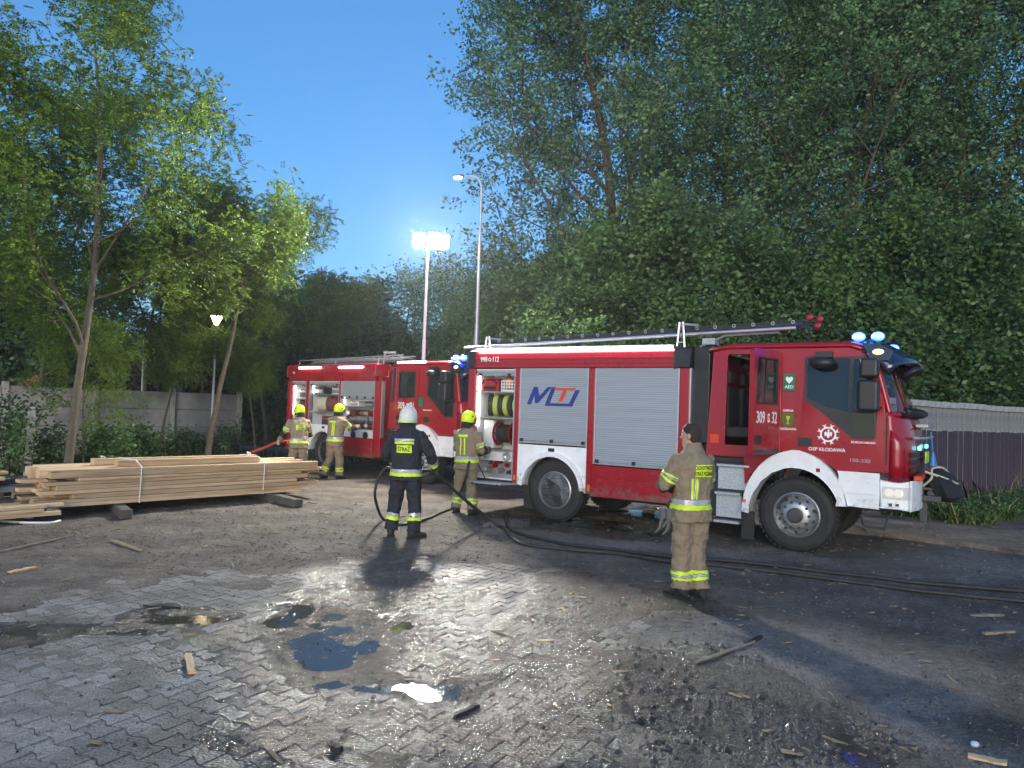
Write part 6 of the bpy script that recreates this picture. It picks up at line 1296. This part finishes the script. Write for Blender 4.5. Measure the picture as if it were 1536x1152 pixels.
ghose('fire_hose', [hbl + Vector((-.06, -.04, -.0)), hbl + Vector((.03, .03, .0)), hbl.lerp(hb, .5) + Vector((0, .08, -.02)), hb + Vector((-.02, .02, .01)), hb + Vector((.07, -.02, -.06)), at(700, 752, 11.4), (748, 790), (778, 818), (850, 828), (920, 834), (1010, 847), (1130, 858), (1270, 876), (1400, 893), (1545, 908), (1700, 925)], 0.026, 'hose_black', 'black hose from the navy firefighter\'s hands to the lower line at right')
ghose('fire_hose', [hy + Vector((0, .05, .03)), hy + Vector((0, -.03, -.06)), at(706, 690, 12.9), at(698, 720, 12.7), (676, 766), (640, 781), (600, 790), (575, 782), at(563, 748, 10.9), at(566, 722, 10.85), at(579, 702, 10.85), hbl + Vector((-.07, -.02, -.05))], 0.022, 'hose_black', 'black hose looping from the locker firefighter round the navy one')
h1_ = handp(P1, 'l'); ghose('fire_hose', [handp(P1, 'r'), handp(P1, 'l'), h1_ + Vector((-.35, .05, -.16)), h1_ + Vector((-1.0, .1, -.42)), h1_ + Vector((-1.9, .2, -0.95)), h1_ + Vector((-3.0, .3, -1.0))], 0.032, 'hose_red', 'red hose running left from the firefighter behind the timber')

# ------------------------------------------------------------------ single pieces of debris
def stick(px0, py0, px1, py1, w_, h_, m_, label, name='broken_stick', cat='stick'):
    a, b = G(px0, py0), G(px1, py1); a.z = float(top_z(np.array([a.x]), np.array([a.y]))[0]) + .004; b.z = float(top_z(np.array([b.x]), np.array([b.y]))[0]) + .004
    L_ = (b - a).length; rr = random.Random(px0); n = 6; rows = []
    for i in range(n + 1):
        t = i / n; ww = w_ * (0.75 + 0.25 * math.sin(3.1 * t)) * (1 + rr.uniform(-.15, .15)); hh = h_ * (1 + rr.uniform(-.2, .2)); o_ = rr.uniform(-.15, .15) * w_
        rows.append([(L_ * t, -ww / 2 + o_, 0), (L_ * t, ww / 2 + o_, 0), (L_ * t + rr.uniform(-.02, .02), ww / 2 + o_, hh), (L_ * t, -ww / 2 + o_, hh)])
    mb = MB(); mb.rings(rows); o = mb.build(name, MT[m_]); o.location = a; dd_ = b - a; o.rotation_euler = (0, -math.asin(dd_.z / L_), math.atan2(dd_.y, dd_.x)); return tag(o, label, cat)
stick(1043, 999, 1132, 966, .020, .016, 'stick_wood', 'long pale stick lying in the mud right of centre')
stick(1118, 971, 1142, 959, .035, .02, 'soot', 'charred wood end at the tip of the long pale stick')
stick(680, 1080, 717, 1062, .03, .02, 'soot', 'dark charred wood piece on the glittering wet pavers')
stick(282, 985, 287, 1012, .05, .02, 'fresh_wood', 'pale wood chip standing out on the left pavers', 'wood_offcut', 'offcut')
stick(168, 814, 214, 830, .05, .02, 'chip_wood', 'flat wooden lath left of the navy firefighter')
stick(-5, 834, 110, 806, .03, .02, 'stick_wood', 'long thin lath on the dirt at far left')
stick(15, 862, 55, 854, .06, .02, 'fresh_wood', 'pale splintered board end on the dirt at far left', 'wood_offcut', 'offcut')
stick(1452, 1138, 1510, 1152, .06, .015, 'fresh_wood', 'yellowish board offcut at the bottom right corner', 'wood_offcut', 'offcut')
stick(1475, 955, 1520, 951, .05, .02, 'stick_wood', 'short pale lath near the right picture edge')
stick(1455, 927, 1505, 926, .05, .02, 'grey_wood', 'thin grey lath above the short pale lath at right')
stick(215, 911, 272, 912, .02, .015, 'soot', 'thin dark twig beside the long puddle')
stick(497, 1125, 512, 1130, .04, .03, 'soot', 'small black charred lump at the bottom centre')
g = G(1462, 1124); mb = MB(); mb.ell((g.x, g.y, .03), (.025, .02, .018), 9, 6); tag(mb.build('pale_stone', MT['plastic_film']), 'pale bluish stone near the bottom right corner', 'stone')
g = G(1462, 1152)

# ------------------------------------------------------------------ trees and plants
def leaf_cloud(name, C, size, rg, mat_, parent, up=0.3, fold=0.25, asp=0.62, D=None):
    """C: (n,3) leaf centres; each leaf a folded diamond of two triangles"""
    n = len(C); a = rg.normal(size=(n, 3)); a[:, 2] *= 0.6
    if D is not None: a = D + 0.35 * a
    a /= np.linalg.norm(a, axis=1)[:, None] + 1e-9
    b = rg.normal(size=(n, 3)); b = np.cross(a, b); b /= np.linalg.norm(b, axis=1)[:, None] + 1e-9
    c = np.cross(a, b); s = (size * rg.uniform(0.65, 1.25, n))[:, None]
    V = np.stack([C - a * s * .5, C + b * s * asp * .5 + c * s * fold * .3, C + a * s * .5, C - b * s * asp * .5 + c * s * fold * .3], 1).reshape(-1, 3)
    F = np.arange(n * 4).reshape(n, 4)
    return np_mesh(name, V, F, mat_, parent)
def grow(rg, base, top, r0, spec):
    """recursive limbs: returns branch list [(pts, radii)], twig sample points and directions"""
    br, tw, td = [], [], []
    def limb(p, d, L, r, lvl):
        n = spec['seg'][lvl]; pts = [p.copy()]; dd = d / np.linalg.norm(d)
        for i in range(n):
            dd = dd + rg.normal(0, spec['wob'][lvl], 3) + np.array([0, 0, spec['lift'][lvl]]); dd /= np.linalg.norm(dd); pts.append(pts[-1] + dd * L / n)
        P_ = np.array(pts); R_ = np.linspace(r, r * (0.25 if lvl else 0.18), n + 1); br.append((P_, R_, lvl))
        if lvl >= spec['leaflvl']:
            k = spec['twig']
            for t in np.linspace(0.15, 1.0, k):
                i = min(int(t * n), n - 1); f = t * n - i; tw.append(P_[i] * (1 - f) + P_[i + 1] * f); td.append(dd.copy())
        if lvl + 1 < len(spec['num']):
            m = spec['num'][lvl + 1]
            for q in range(m):
                t = spec['start'][lvl] + (1 - spec['start'][lvl]) * (q + rg.uniform(0, 1)) / m; i = min(int(t * n), n - 1); f = t * n - i; pp = P_[i] * (1 - f) + P_[i + 1] * f
                dl = P_[i + 1] - P_[i]; dl /= np.linalg.norm(dl); az = q * 2.4 + rg.uniform(-.5, .5)
                u = np.cross(dl, [0.3, 0.2, 1.0]); u /= np.linalg.norm(u) + 1e-9; v = np.cross(dl, u); ang = math.radians(spec['ang'][lvl]) * rg.uniform(.7, 1.25)
                nd = dl * math.cos(ang) + (u * math.cos(az) + v * math.sin(az)) * math.sin(ang)
                Lc = L * spec['len'][lvl] * (1 - spec['taper'][lvl] * abs(t - spec['peak'][lvl])) * rg.uniform(.75, 1.2)
                limb(pp, nd, max(Lc, .15), max(R_[i] * spec['rr'][lvl], .006), lvl + 1)
    tk = spec.get('trunk')
    if tk is not None:
        base = np.array(tk[0]); 
    d = np.array(top, float) - np.array(base, float); limb(np.array(base, float), d, np.linalg.norm(d), r0, 0)
    return br, np.array(tw), np.array(td)
def make_tree(name, label, base, top, r0, spec, leaf, seed, barkm='bark', cat='tree', group=None, compound=False):
    rg = np.random.default_rng(seed); root = empty(name, base); tag(root, label, cat, group)
    br, tw, td = grow(rg, (0, 0, 0), np.array(top) - np.array(base), r0, spec)
    mb = MB(); mt = MB()
    for P_, R_, lvl in br:
        if lvl == 0: mt.tube([Vector(p) for p in P_], list(R_), 12)
        elif R_[0] > spec.get('minr', 0.012): mb.tube([Vector(p) for p in P_], list(R_), 6 if lvl > 1 else 8, caps=False)
    mt.build('trunk', MT[barkm], root, smooth=True); mb.build('limbs', MT[barkm], root, smooth=True)
    n, sp, size = leaf['n'], leaf['spread'], leaf['size']
    if compound:
        c = np.repeat(tw, n, 0) + rg.normal(0, sp, (len(tw) * n, 3)); d = np.repeat(td, n, 0) + rg.normal(0, .7, c.shape); d[:, 2] -= 0.15; d /= np.linalg.norm(d, axis=1)[:, None]
        s = np.cross(d, rg.normal(0, .35, c.shape) + [0, 0, 1]); s /= np.linalg.norm(s, axis=1)[:, None]
        k = leaf['pairs']; C = []; D = []
        for i in range(k):
            for sg in (-1, 1):
                f = (i + .5) / k; C.append(c + d * (f * leaf['len']) + s * (sg * size * .42) - np.array([0, 0, 1]) * (f * f * leaf['len'] * .25)); D.append(s * sg + d * .35)
        C = np.concatenate(C); D = np.concatenate(D); leaf_cloud('crown', C, size, rg, MT[leaf['mat']], root, D=D, asp=0.5)
    else:
        c = np.repeat(tw, n, 0) + rg.normal(0, 1, (len(tw) * n, 3)) * np.array([sp, sp, sp * .8]); leaf_cloud('crown', c, size, rg, MT[leaf['mat']], root)
    return root
def place(root, loc, rz, sc, label=None):
    o = copy_tree(root); o.location = loc; o.rotation_euler = (0, 0, rz); o.scale = sc
    if label: o['label'] = label
    return o
POP = dict(num=[1, 34, 10, 4], seg=[14, 8, 5, 3], wob=[.035, .09, .12, .15], lift=[.0, .085, .05, .03], start=[.10, .15, .2], ang=[48, 42, 45], len=[.40, .36, .42], taper=[.75, .3, .2], peak=[.32, .5, .4], rr=[.34, .5, .5], leaflvl=3, twig=2)
GRP = 'tall poplars behind the trucks'
def P3(px, Y): g_ = at(px, 640, Y); return (g_.x, g_.y, 0.0)
LF = dict(n=38, spread=.19, size=.13, mat='leaf_poplar')
pA = make_tree('poplar_tree', 'tall poplar at the left edge of the big group, above the nearer truck locker', P3(938, 24), np.add(P3(938, 24), (-.9, 0, 19.5)), .26, POP, LF, 11, group=GRP)
pB = make_tree('poplar_tree', 'tall poplar with forking trunk above the middle shutters of the nearer truck', P3(1072, 25.5), np.add(P3(1072, 25.5), (.5, 0, 20.5)), .24, POP, LF, 12, group=GRP)
pC = make_tree('poplar_tree', 'tall poplar rising straight behind the cab of the nearer truck', P3(1205, 25), np.add(P3(1205, 25), (.2, 0, 20)), .25, POP, LF, 13, group=GRP)
for k, (src, px, Y, rz, sc, lb) in enumerate(((pB, 1330, 26.5, 1.1, .97, 'tall poplar behind the blue beacons'), (pA, 1465, 25.5, 2.6, 1.0, 'tall poplar above the middle of the wooden fence'), (pC, 1600, 26, 5.1, 1.0, 'tall poplar cut by the right picture edge'))):
    place(src, P3(px, Y), rz, (sc, sc, sc * (1 + .03 * ((k * 7) % 3 - 1))), lb)
MAP = dict(num=[1, 18, 8, 4], seg=[8, 6, 5, 3], wob=[.05, .12, .15, .18], lift=[.0, .05, .02, .0], start=[.12, .15, .2], ang=[62, 48, 48], len=[.48, .42, .42], taper=[.6, .3, .2], peak=[.35, .5, .4], rr=[.5, .5, .5], leaflvl=2, twig=3)
LM = dict(n=20, spread=.22, size=.115, mat='leaf_maple')
mA = make_tree('maple_tree', 'low leafy maple right of the tall street lamp', P3(790, 22.5), np.add(P3(790, 22.5), (0, 0, 5.0)), .16, MAP, LM, 21, group='maples under the poplars')
mB = make_tree('maple_tree', 'low maple behind the middle of the nearer truck', P3(890, 21), np.add(P3(890, 21), (0, 0, 4.9)), .15, MAP, LM, 22, group='maples under the poplars')
for k, (src, px, Y, rz, sc, lb) in enumerate(((mA, 980, 21.5, 2.2, 1.35, 'low maple above the roof ladder of the nearer truck'), (mB, 1075, 21, 1.0, .85, 'low maple directly behind the cab gap'), (mA, 1160, 22, 4.0, 1.2, 'low maple behind the crew door'), (mB, 1260, 21.5, 3.0, .9, 'low maple behind the cab roof'), (mA, 1350, 21, 5.2, 1.3, 'low maple beside the front windscreen'), (mB, 1425, 22, .4, .95, 'low maple over the left end of the wooden fence'), (mA, 1505, 23.5, 1.5, 1.4, 'low maple over the wooden fence at the right edge'), (mB, 1590, 22.5, 2.5, 1.0, 'low maple cut by the right picture edge'), (mB, 735, 27, 2.0, 1.05, 'low maple behind the tall street lamp post'), (mA, 845, 25.5, 3.1, 1.25, 'larger maple behind the left edge of the nearer truck'))):
    place(src, P3(px, Y), rz, (sc, sc, sc), lb)
# locust trees on the left
LOC = dict(num=[1, 15, 7, 3], seg=[12, 7, 5, 3], wob=[.05, .10, .14, .16], lift=[.01, .05, .0, -.03], start=[.20, .2, .2], ang=[55, 45, 45], len=[.40, .42, .45], taper=[.7, .3, .2], peak=[.25, .5, .4], rr=[.45, .5, .5], leaflvl=2, twig=3)
LL = dict(n=6, spread=.20, size=.075, mat='leaf_locust', pairs=6, len=.26)
GL = 'locust trees by the concrete fence'
b0 = at(100, 690, 15.2); b0 = (b0.x, b0.y, 0); t0 = tuple(at(215, -40, 15.4))
lA = make_tree('locust_tree', 'tall feathery locust tree with leaning trunk behind the timber', b0, t0, .09, LOC, LL, 31, 'bark_light', group=GL, compound=True)
b1 = at(312, 660, 19.5); b1 = (b1.x, b1.y, 0); t1 = tuple(at(326, 335, 19.5))
lB = make_tree('locust_tree', 'slim locust tree beside the park lamp at the fence end', b1, t1, .085, dict(LOC, start=[.56, .2, .2], num=[1, 13, 7, 3], len=[.46, .42, .45]), LL, 32, 'bark_light', group=GL, compound=True)
for src, px, Y, rz, sc, lb in ((lA, -60, 16, 2.3, .95, 'locust tree cut by the left picture edge'), (lB, 215, 22, 1.9, 1.0, 'locust tree behind the middle of the concrete fence'), (lA, 60, 21.5, 4.2, .9, 'locust tree behind the left part of the concrete fence'), (lB, 400, 27, 3.6, 1.0, 'locust tree behind the rear end of the farther truck'), (lB, 455, 31, .5, 1.0, 'locust tree above the rear lockers of the farther truck'), (lB, 300, 26, 5.0, .8, 'locust tree behind the park lamp'), (lB, 385, 22.5, 4.0, .52, 'young locust tree at the end of the concrete fence'), (lB, 240, 20.5, .9, .55, 'young locust tree before the middle of the concrete fence'), (lA, 130, 17.5, 3.3, .38, 'small young locust tree beside the leaning trunk')):
    place(src, P3(px, Y), rz, (sc, sc, sc), lb)
SPA = dict(LOC, num=[1, 14, 6, 3], ang=[50, 45, 45])
LS = dict(n=4, spread=.30, size=.17, mat='leaf_maple')
sA = make_tree('birch_tree', 'sparse tree left of the floodlight mast, far behind', P3(600, 42), np.add(P3(600, 42), (.3, 0, 8.6)), .13, SPA, LS, 41, group='sparse trees far behind the trucks')
for px, Y, rz, sc, lb in ((660, 44, 2.0, 1.05, 'sparse tree behind the floodlight mast'), (570, 50, 3.0, 1.0, 'sparse tree above the cab of the farther truck'), (715, 40, 4.1, 1.05, 'sparse tree behind the tall street lamp'), (630, 52, 5.3, 1.25, 'taller sparse tree farthest behind the mast'), (690, 48, 1.1, 1.2, 'sparse tree right of the mast, far behind')):
    place(sA, P3(px, Y), rz, (sc, sc, sc), lb)
LD = dict(n=13, spread=.42, size=.26, mat='leaf_dark')
dA = make_tree('broadleaf_tree', 'dense dark tree behind the rear of the farther truck', P3(520, 38), np.add(P3(520, 38), (0, 0, 6.6)), .2, MAP, LD, 51, group='dense dark trees in the background')
for px, Y, rz, sc, lb in ((455, 36, 2.0, .98, 'dense dark tree left of the farther truck roof'), (395, 39, 3.0, .85, 'dense dark tree right of the park lamp'), (250, 36, 4.0, .7, 'dense dark tree behind the thin white pole'), (150, 34, 5.0, .68, 'dense dark tree behind the leaning locust trunk'), (60, 33, 1.0, .68, 'dense dark tree behind the red pyramid roof'), (-30, 30, 2.5, 1.05, 'dense dark tree at the left picture edge'), (560, 60, 3.3, 1.2, 'distant dark tree above the farther truck cab'), (640, 62, 1.5, 1.0, 'distant dark tree behind the mast foot'), (720, 55, .3, 1.0, 'distant dark tree behind the street lamp foot'), (440, 52, 4.4, 1.0, 'distant dark tree filling the gap left of the farther truck')):
    place(dA, P3(px, Y), rz, (sc, sc, sc), lb)
LP = dict(LD, mat='leaf_plum', size=.16, spread=.3); make_tree('plum_tree', 'dark purple plum tree beyond the fence left of the park lamp', P3(290, 29), np.add(P3(290, 29), (0, 0, 4.4)), .1, MAP, LP, 61)
# hedge of shrubs along the back, behind the grass
def bush(name, label, loc, r, h, n, size, m_, seed, group=None):
    rg = np.random.default_rng(seed); o = empty(name, loc); tag(o, label, 'bush', group)
    cl = rg.normal(0, 1, (26, 3)) * [r * .45, r * .45, h * .22] + [0, 0, h * .48]; cl[:, 2] = np.clip(cl[:, 2], .1, h * .95)
    c = np.repeat(cl, n // 26, 0) + rg.normal(0, 1, (26 * (n // 26), 3)) * [r * .16, r * .16, h * .13]; c[:, 2] = np.abs(c[:, 2]) + .02
    leaf_cloud('foliage', c, size, rg, MT[m_], o); mb = MB()
    for q in cl[::3]: mb.tube([(q[0] * .15, q[1] * .15, 0), Vector(q) * .6, Vector(q)], [.02, .012, .005], 5, caps=False)
    mb.build('stems', MT['bark'], o); return o
for k, (px, Y, r, h, n, sz, m_, lb) in enumerate(((215, 19.2, .9, 1.1, 2600, .10, 'leaf_maple', 'bush against the concrete fence behind the timber'), (165, 18.0, .8, 1.35, 2600, .10, 'leaf_maple', 'taller bush right of the leaning locust trunk'), (285, 21.3, .7, 1.0, 1800, .09, 'leaf_dark', 'low bush at the foot of the concrete fence'), (342, 21.8, .55, 1.15, 1600, .09, 'leaf_dark', 'small bush at the end of the concrete fence'), (15, 16.5, .7, 1.9, 1800, .10, 'leaf_maple', 'bush at the far left before the fence'), (75, 17.0, .6, 1.1, 1500, .10, 'leaf_dark', 'low bush left of the leaning locust trunk'),
        (400, 33, 2.6, 2.6, 5200, .20, 'leaf_dark', 'dark hedge bush behind the grass left of the farther truck'), (345, 34, 2.6, 2.6, 5200, .20, 'leaf_dark', 'dark hedge bush behind the fence end'), (455, 32, 2.6, 2.6, 5200, .20, 'leaf_dark', 'dark hedge bush behind the farther truck rear'), (1400, 19.6, 1.0, 2.6, 3600, .13, 'leaf_dark', 'dark bush behind the wooden fence beside the winch'), (1450, 21.0, 1.2, 2.9, 4200, .13, 'leaf_dark', 'dark bush behind the middle of the wooden fence'), (1520, 22.5, 1.3, 2.9, 4200, .13, 'leaf_dark', 'dark bush behind the wooden fence near the right edge'),
        (800, 24, 1.8, 2.8, 4200, .16, 'leaf_dark', 'dark bush visible under and behind the nearer truck tail'), (1080, 22, 2.4, 2.8, 4800, .16, 'leaf_dark', 'dark bush behind the cab gap of the nearer truck'), (1340, 20.5, 1.8, 2.8, 4200, .15, 'leaf_dark', 'dark bush behind the nearer truck windscreen'), (600, 34, 3.0, 2.8, 5200, .2, 'leaf_dark', 'dark bush behind the farther truck body'), (700, 32, 3.0, 2.8, 5200, .2, 'leaf_dark', 'dark bush between the two trucks, far behind'))):
    bush('bush', lb, P3(px, Y), r, h, n, sz, m_, 70 + k, 'bushes around the yard')
# grass
def grass(name, label, pts, h, seed, m_='grass_blade', wd=.012):
    rg = np.random.default_rng(seed); n = len(pts); a = rg.uniform(0, 6.283, n); hh = h * rg.uniform(.4, 1.3, n); ln = rg.normal(0, .35, (n, 2)) * hh[:, None]
    u = np.stack([np.cos(a), np.sin(a), np.zeros(n)], 1) * wd; P0 = pts; P1_ = pts + np.stack([ln[:, 0] * .35, ln[:, 1] * .35, hh * .6], 1); P2_ = pts + np.stack([ln[:, 0], ln[:, 1], hh], 1)
    V = np.stack([P0 - u, P0 + u, P1_ + u * .8, P2_, P1_ - u * .8], 1).reshape(-1, 3); F = np.arange(n * 5).reshape(n, 5)
    return tag(np_mesh(name, V, F, MT[m_]), label, 'grass', kind='stuff')
rg = np.random.default_rng(90)
n = 9000; t = rg.uniform(-.25, 1.15, n); q = rg.uniform(0, 1, n) ** .8
nf = Vector((wd_.y, -wd_.x, 0)); pts = np.array([W0_.x, W0_.y, 0]) + np.outer(t * wl, np.array(wd_)) + np.outer(q * (2.1 - .6 * t) , np.array(nf)); pts[:, 2] = 0.0
pts = pts[fbm(pts[:, 0], pts[:, 1], 1.4, 3, 77) + .25 > q * .42]
grass('grass', 'rough green grass and weeds in front of the wooden fence', pts, .24, 1, wd=.02)
pts2 = pts[:90].copy(); grass('dry_stalks', 'tall dry stalks among the weeds by the wooden fence', pts2, .8, 2, 'dry_grass', .008)
wp = pts[rg.integers(0, len(pts), 700)]; wc = np.repeat(wp, 14, 0) + rg.normal(0, 1, (9800, 3)) * [.10, .10, .09] + [0, 0, .18]; wc[:, 2] = np.abs(wc[:, 2]) + .02; tag(leaf_cloud('weeds', wc, .075, rg, MT['leaf_dark'], None), 'low leafy weeds along the wooden fence', 'weeds', kind='stuff')
n = 14000; x = rg.uniform(-19, -3, n); y = rg.uniform(23.5, 31.5, n); k_ = (y < 25.4) | (y > 30.2); pts = np.stack([x[k_], y[k_], np.full(k_.sum(), 0.0)], 1); grass('grass', 'mown grass verge beyond the concrete fence end', pts, .22, 3, wd=.03)
n = 5000; t = rg.uniform(0, 1, n); o_ = rg.normal(0, .35, n); pts = np.array([-8.2, 22.3, 0]) + np.outer(t, np.array([-5.5, -6.0, 0])) + np.outer(o_, np.array([.74, -.67, 0])); pts = pts[fbm(pts[:, 0], pts[:, 1], 1.0, 3, 5) > -.1]; grass('grass', 'weeds along the foot of the concrete fence', pts, .35, 4)
g0 = MB(); g0.grid([[(-60, 30, .02), (60, 30, .02)], [(-60, 75, .02), (60, 75, .02)]]); mat('lawn', (0.05, 0.075, 0.022), .9, var=.35, nscale=1.2, bump=.5, bscale=12); tag(g0.build('lawn', MT['lawn']), kind='structure')
# low earth bank and kerb at the right, in front of the weeds
K = [G(1300, 802), G(1370, 812), G(1450, 822), G(1540, 834), G(1640, 846)]
mb = MB(); rows = [];
for p_ in catmull(K, 6):
    nn = Vector((.22, .97, 0)); rows.append([p_ + nn * a_ + Vector((0, 0, z_ + .02 * math.sin(p_.x * 9))) for a_, z_ in ((-.03, -.02), (.0, .05), (.06, .075), (.35, .06), (.9, .03), (1.3, -.02))])
mb.grid(rows); tag(mb.build('earth_bank', MT['soil'], smooth=True), kind='structure')

# damp air round the floodlights: one even, thin haze over the whole place
hz = MB(); hz.box(-430, 430, -70, 730, -1.2, 26.0); ho = hz.build('haze', None)
hm = bpy.data.materials.new('haze_air'); hm.use_nodes = True; hn = hm.node_tree; hn.nodes.clear()
ov = hn.nodes.new('ShaderNodeOutputMaterial'); pv_ = hn.nodes.new('ShaderNodeVolumePrincipled'); pv_.inputs['Color'].default_value = (0.9, 0.95, 1.0, 1); pv_.inputs['Density'].default_value = 0.0007; pv_.inputs['Anisotropy'].default_value = 0.55
hn.links.new(pv_.outputs[0], ov.inputs['Volume']); ho.data.materials.append(hm); tag(ho, 'thin damp evening haze over the yard', 'haze', kind='stuff')
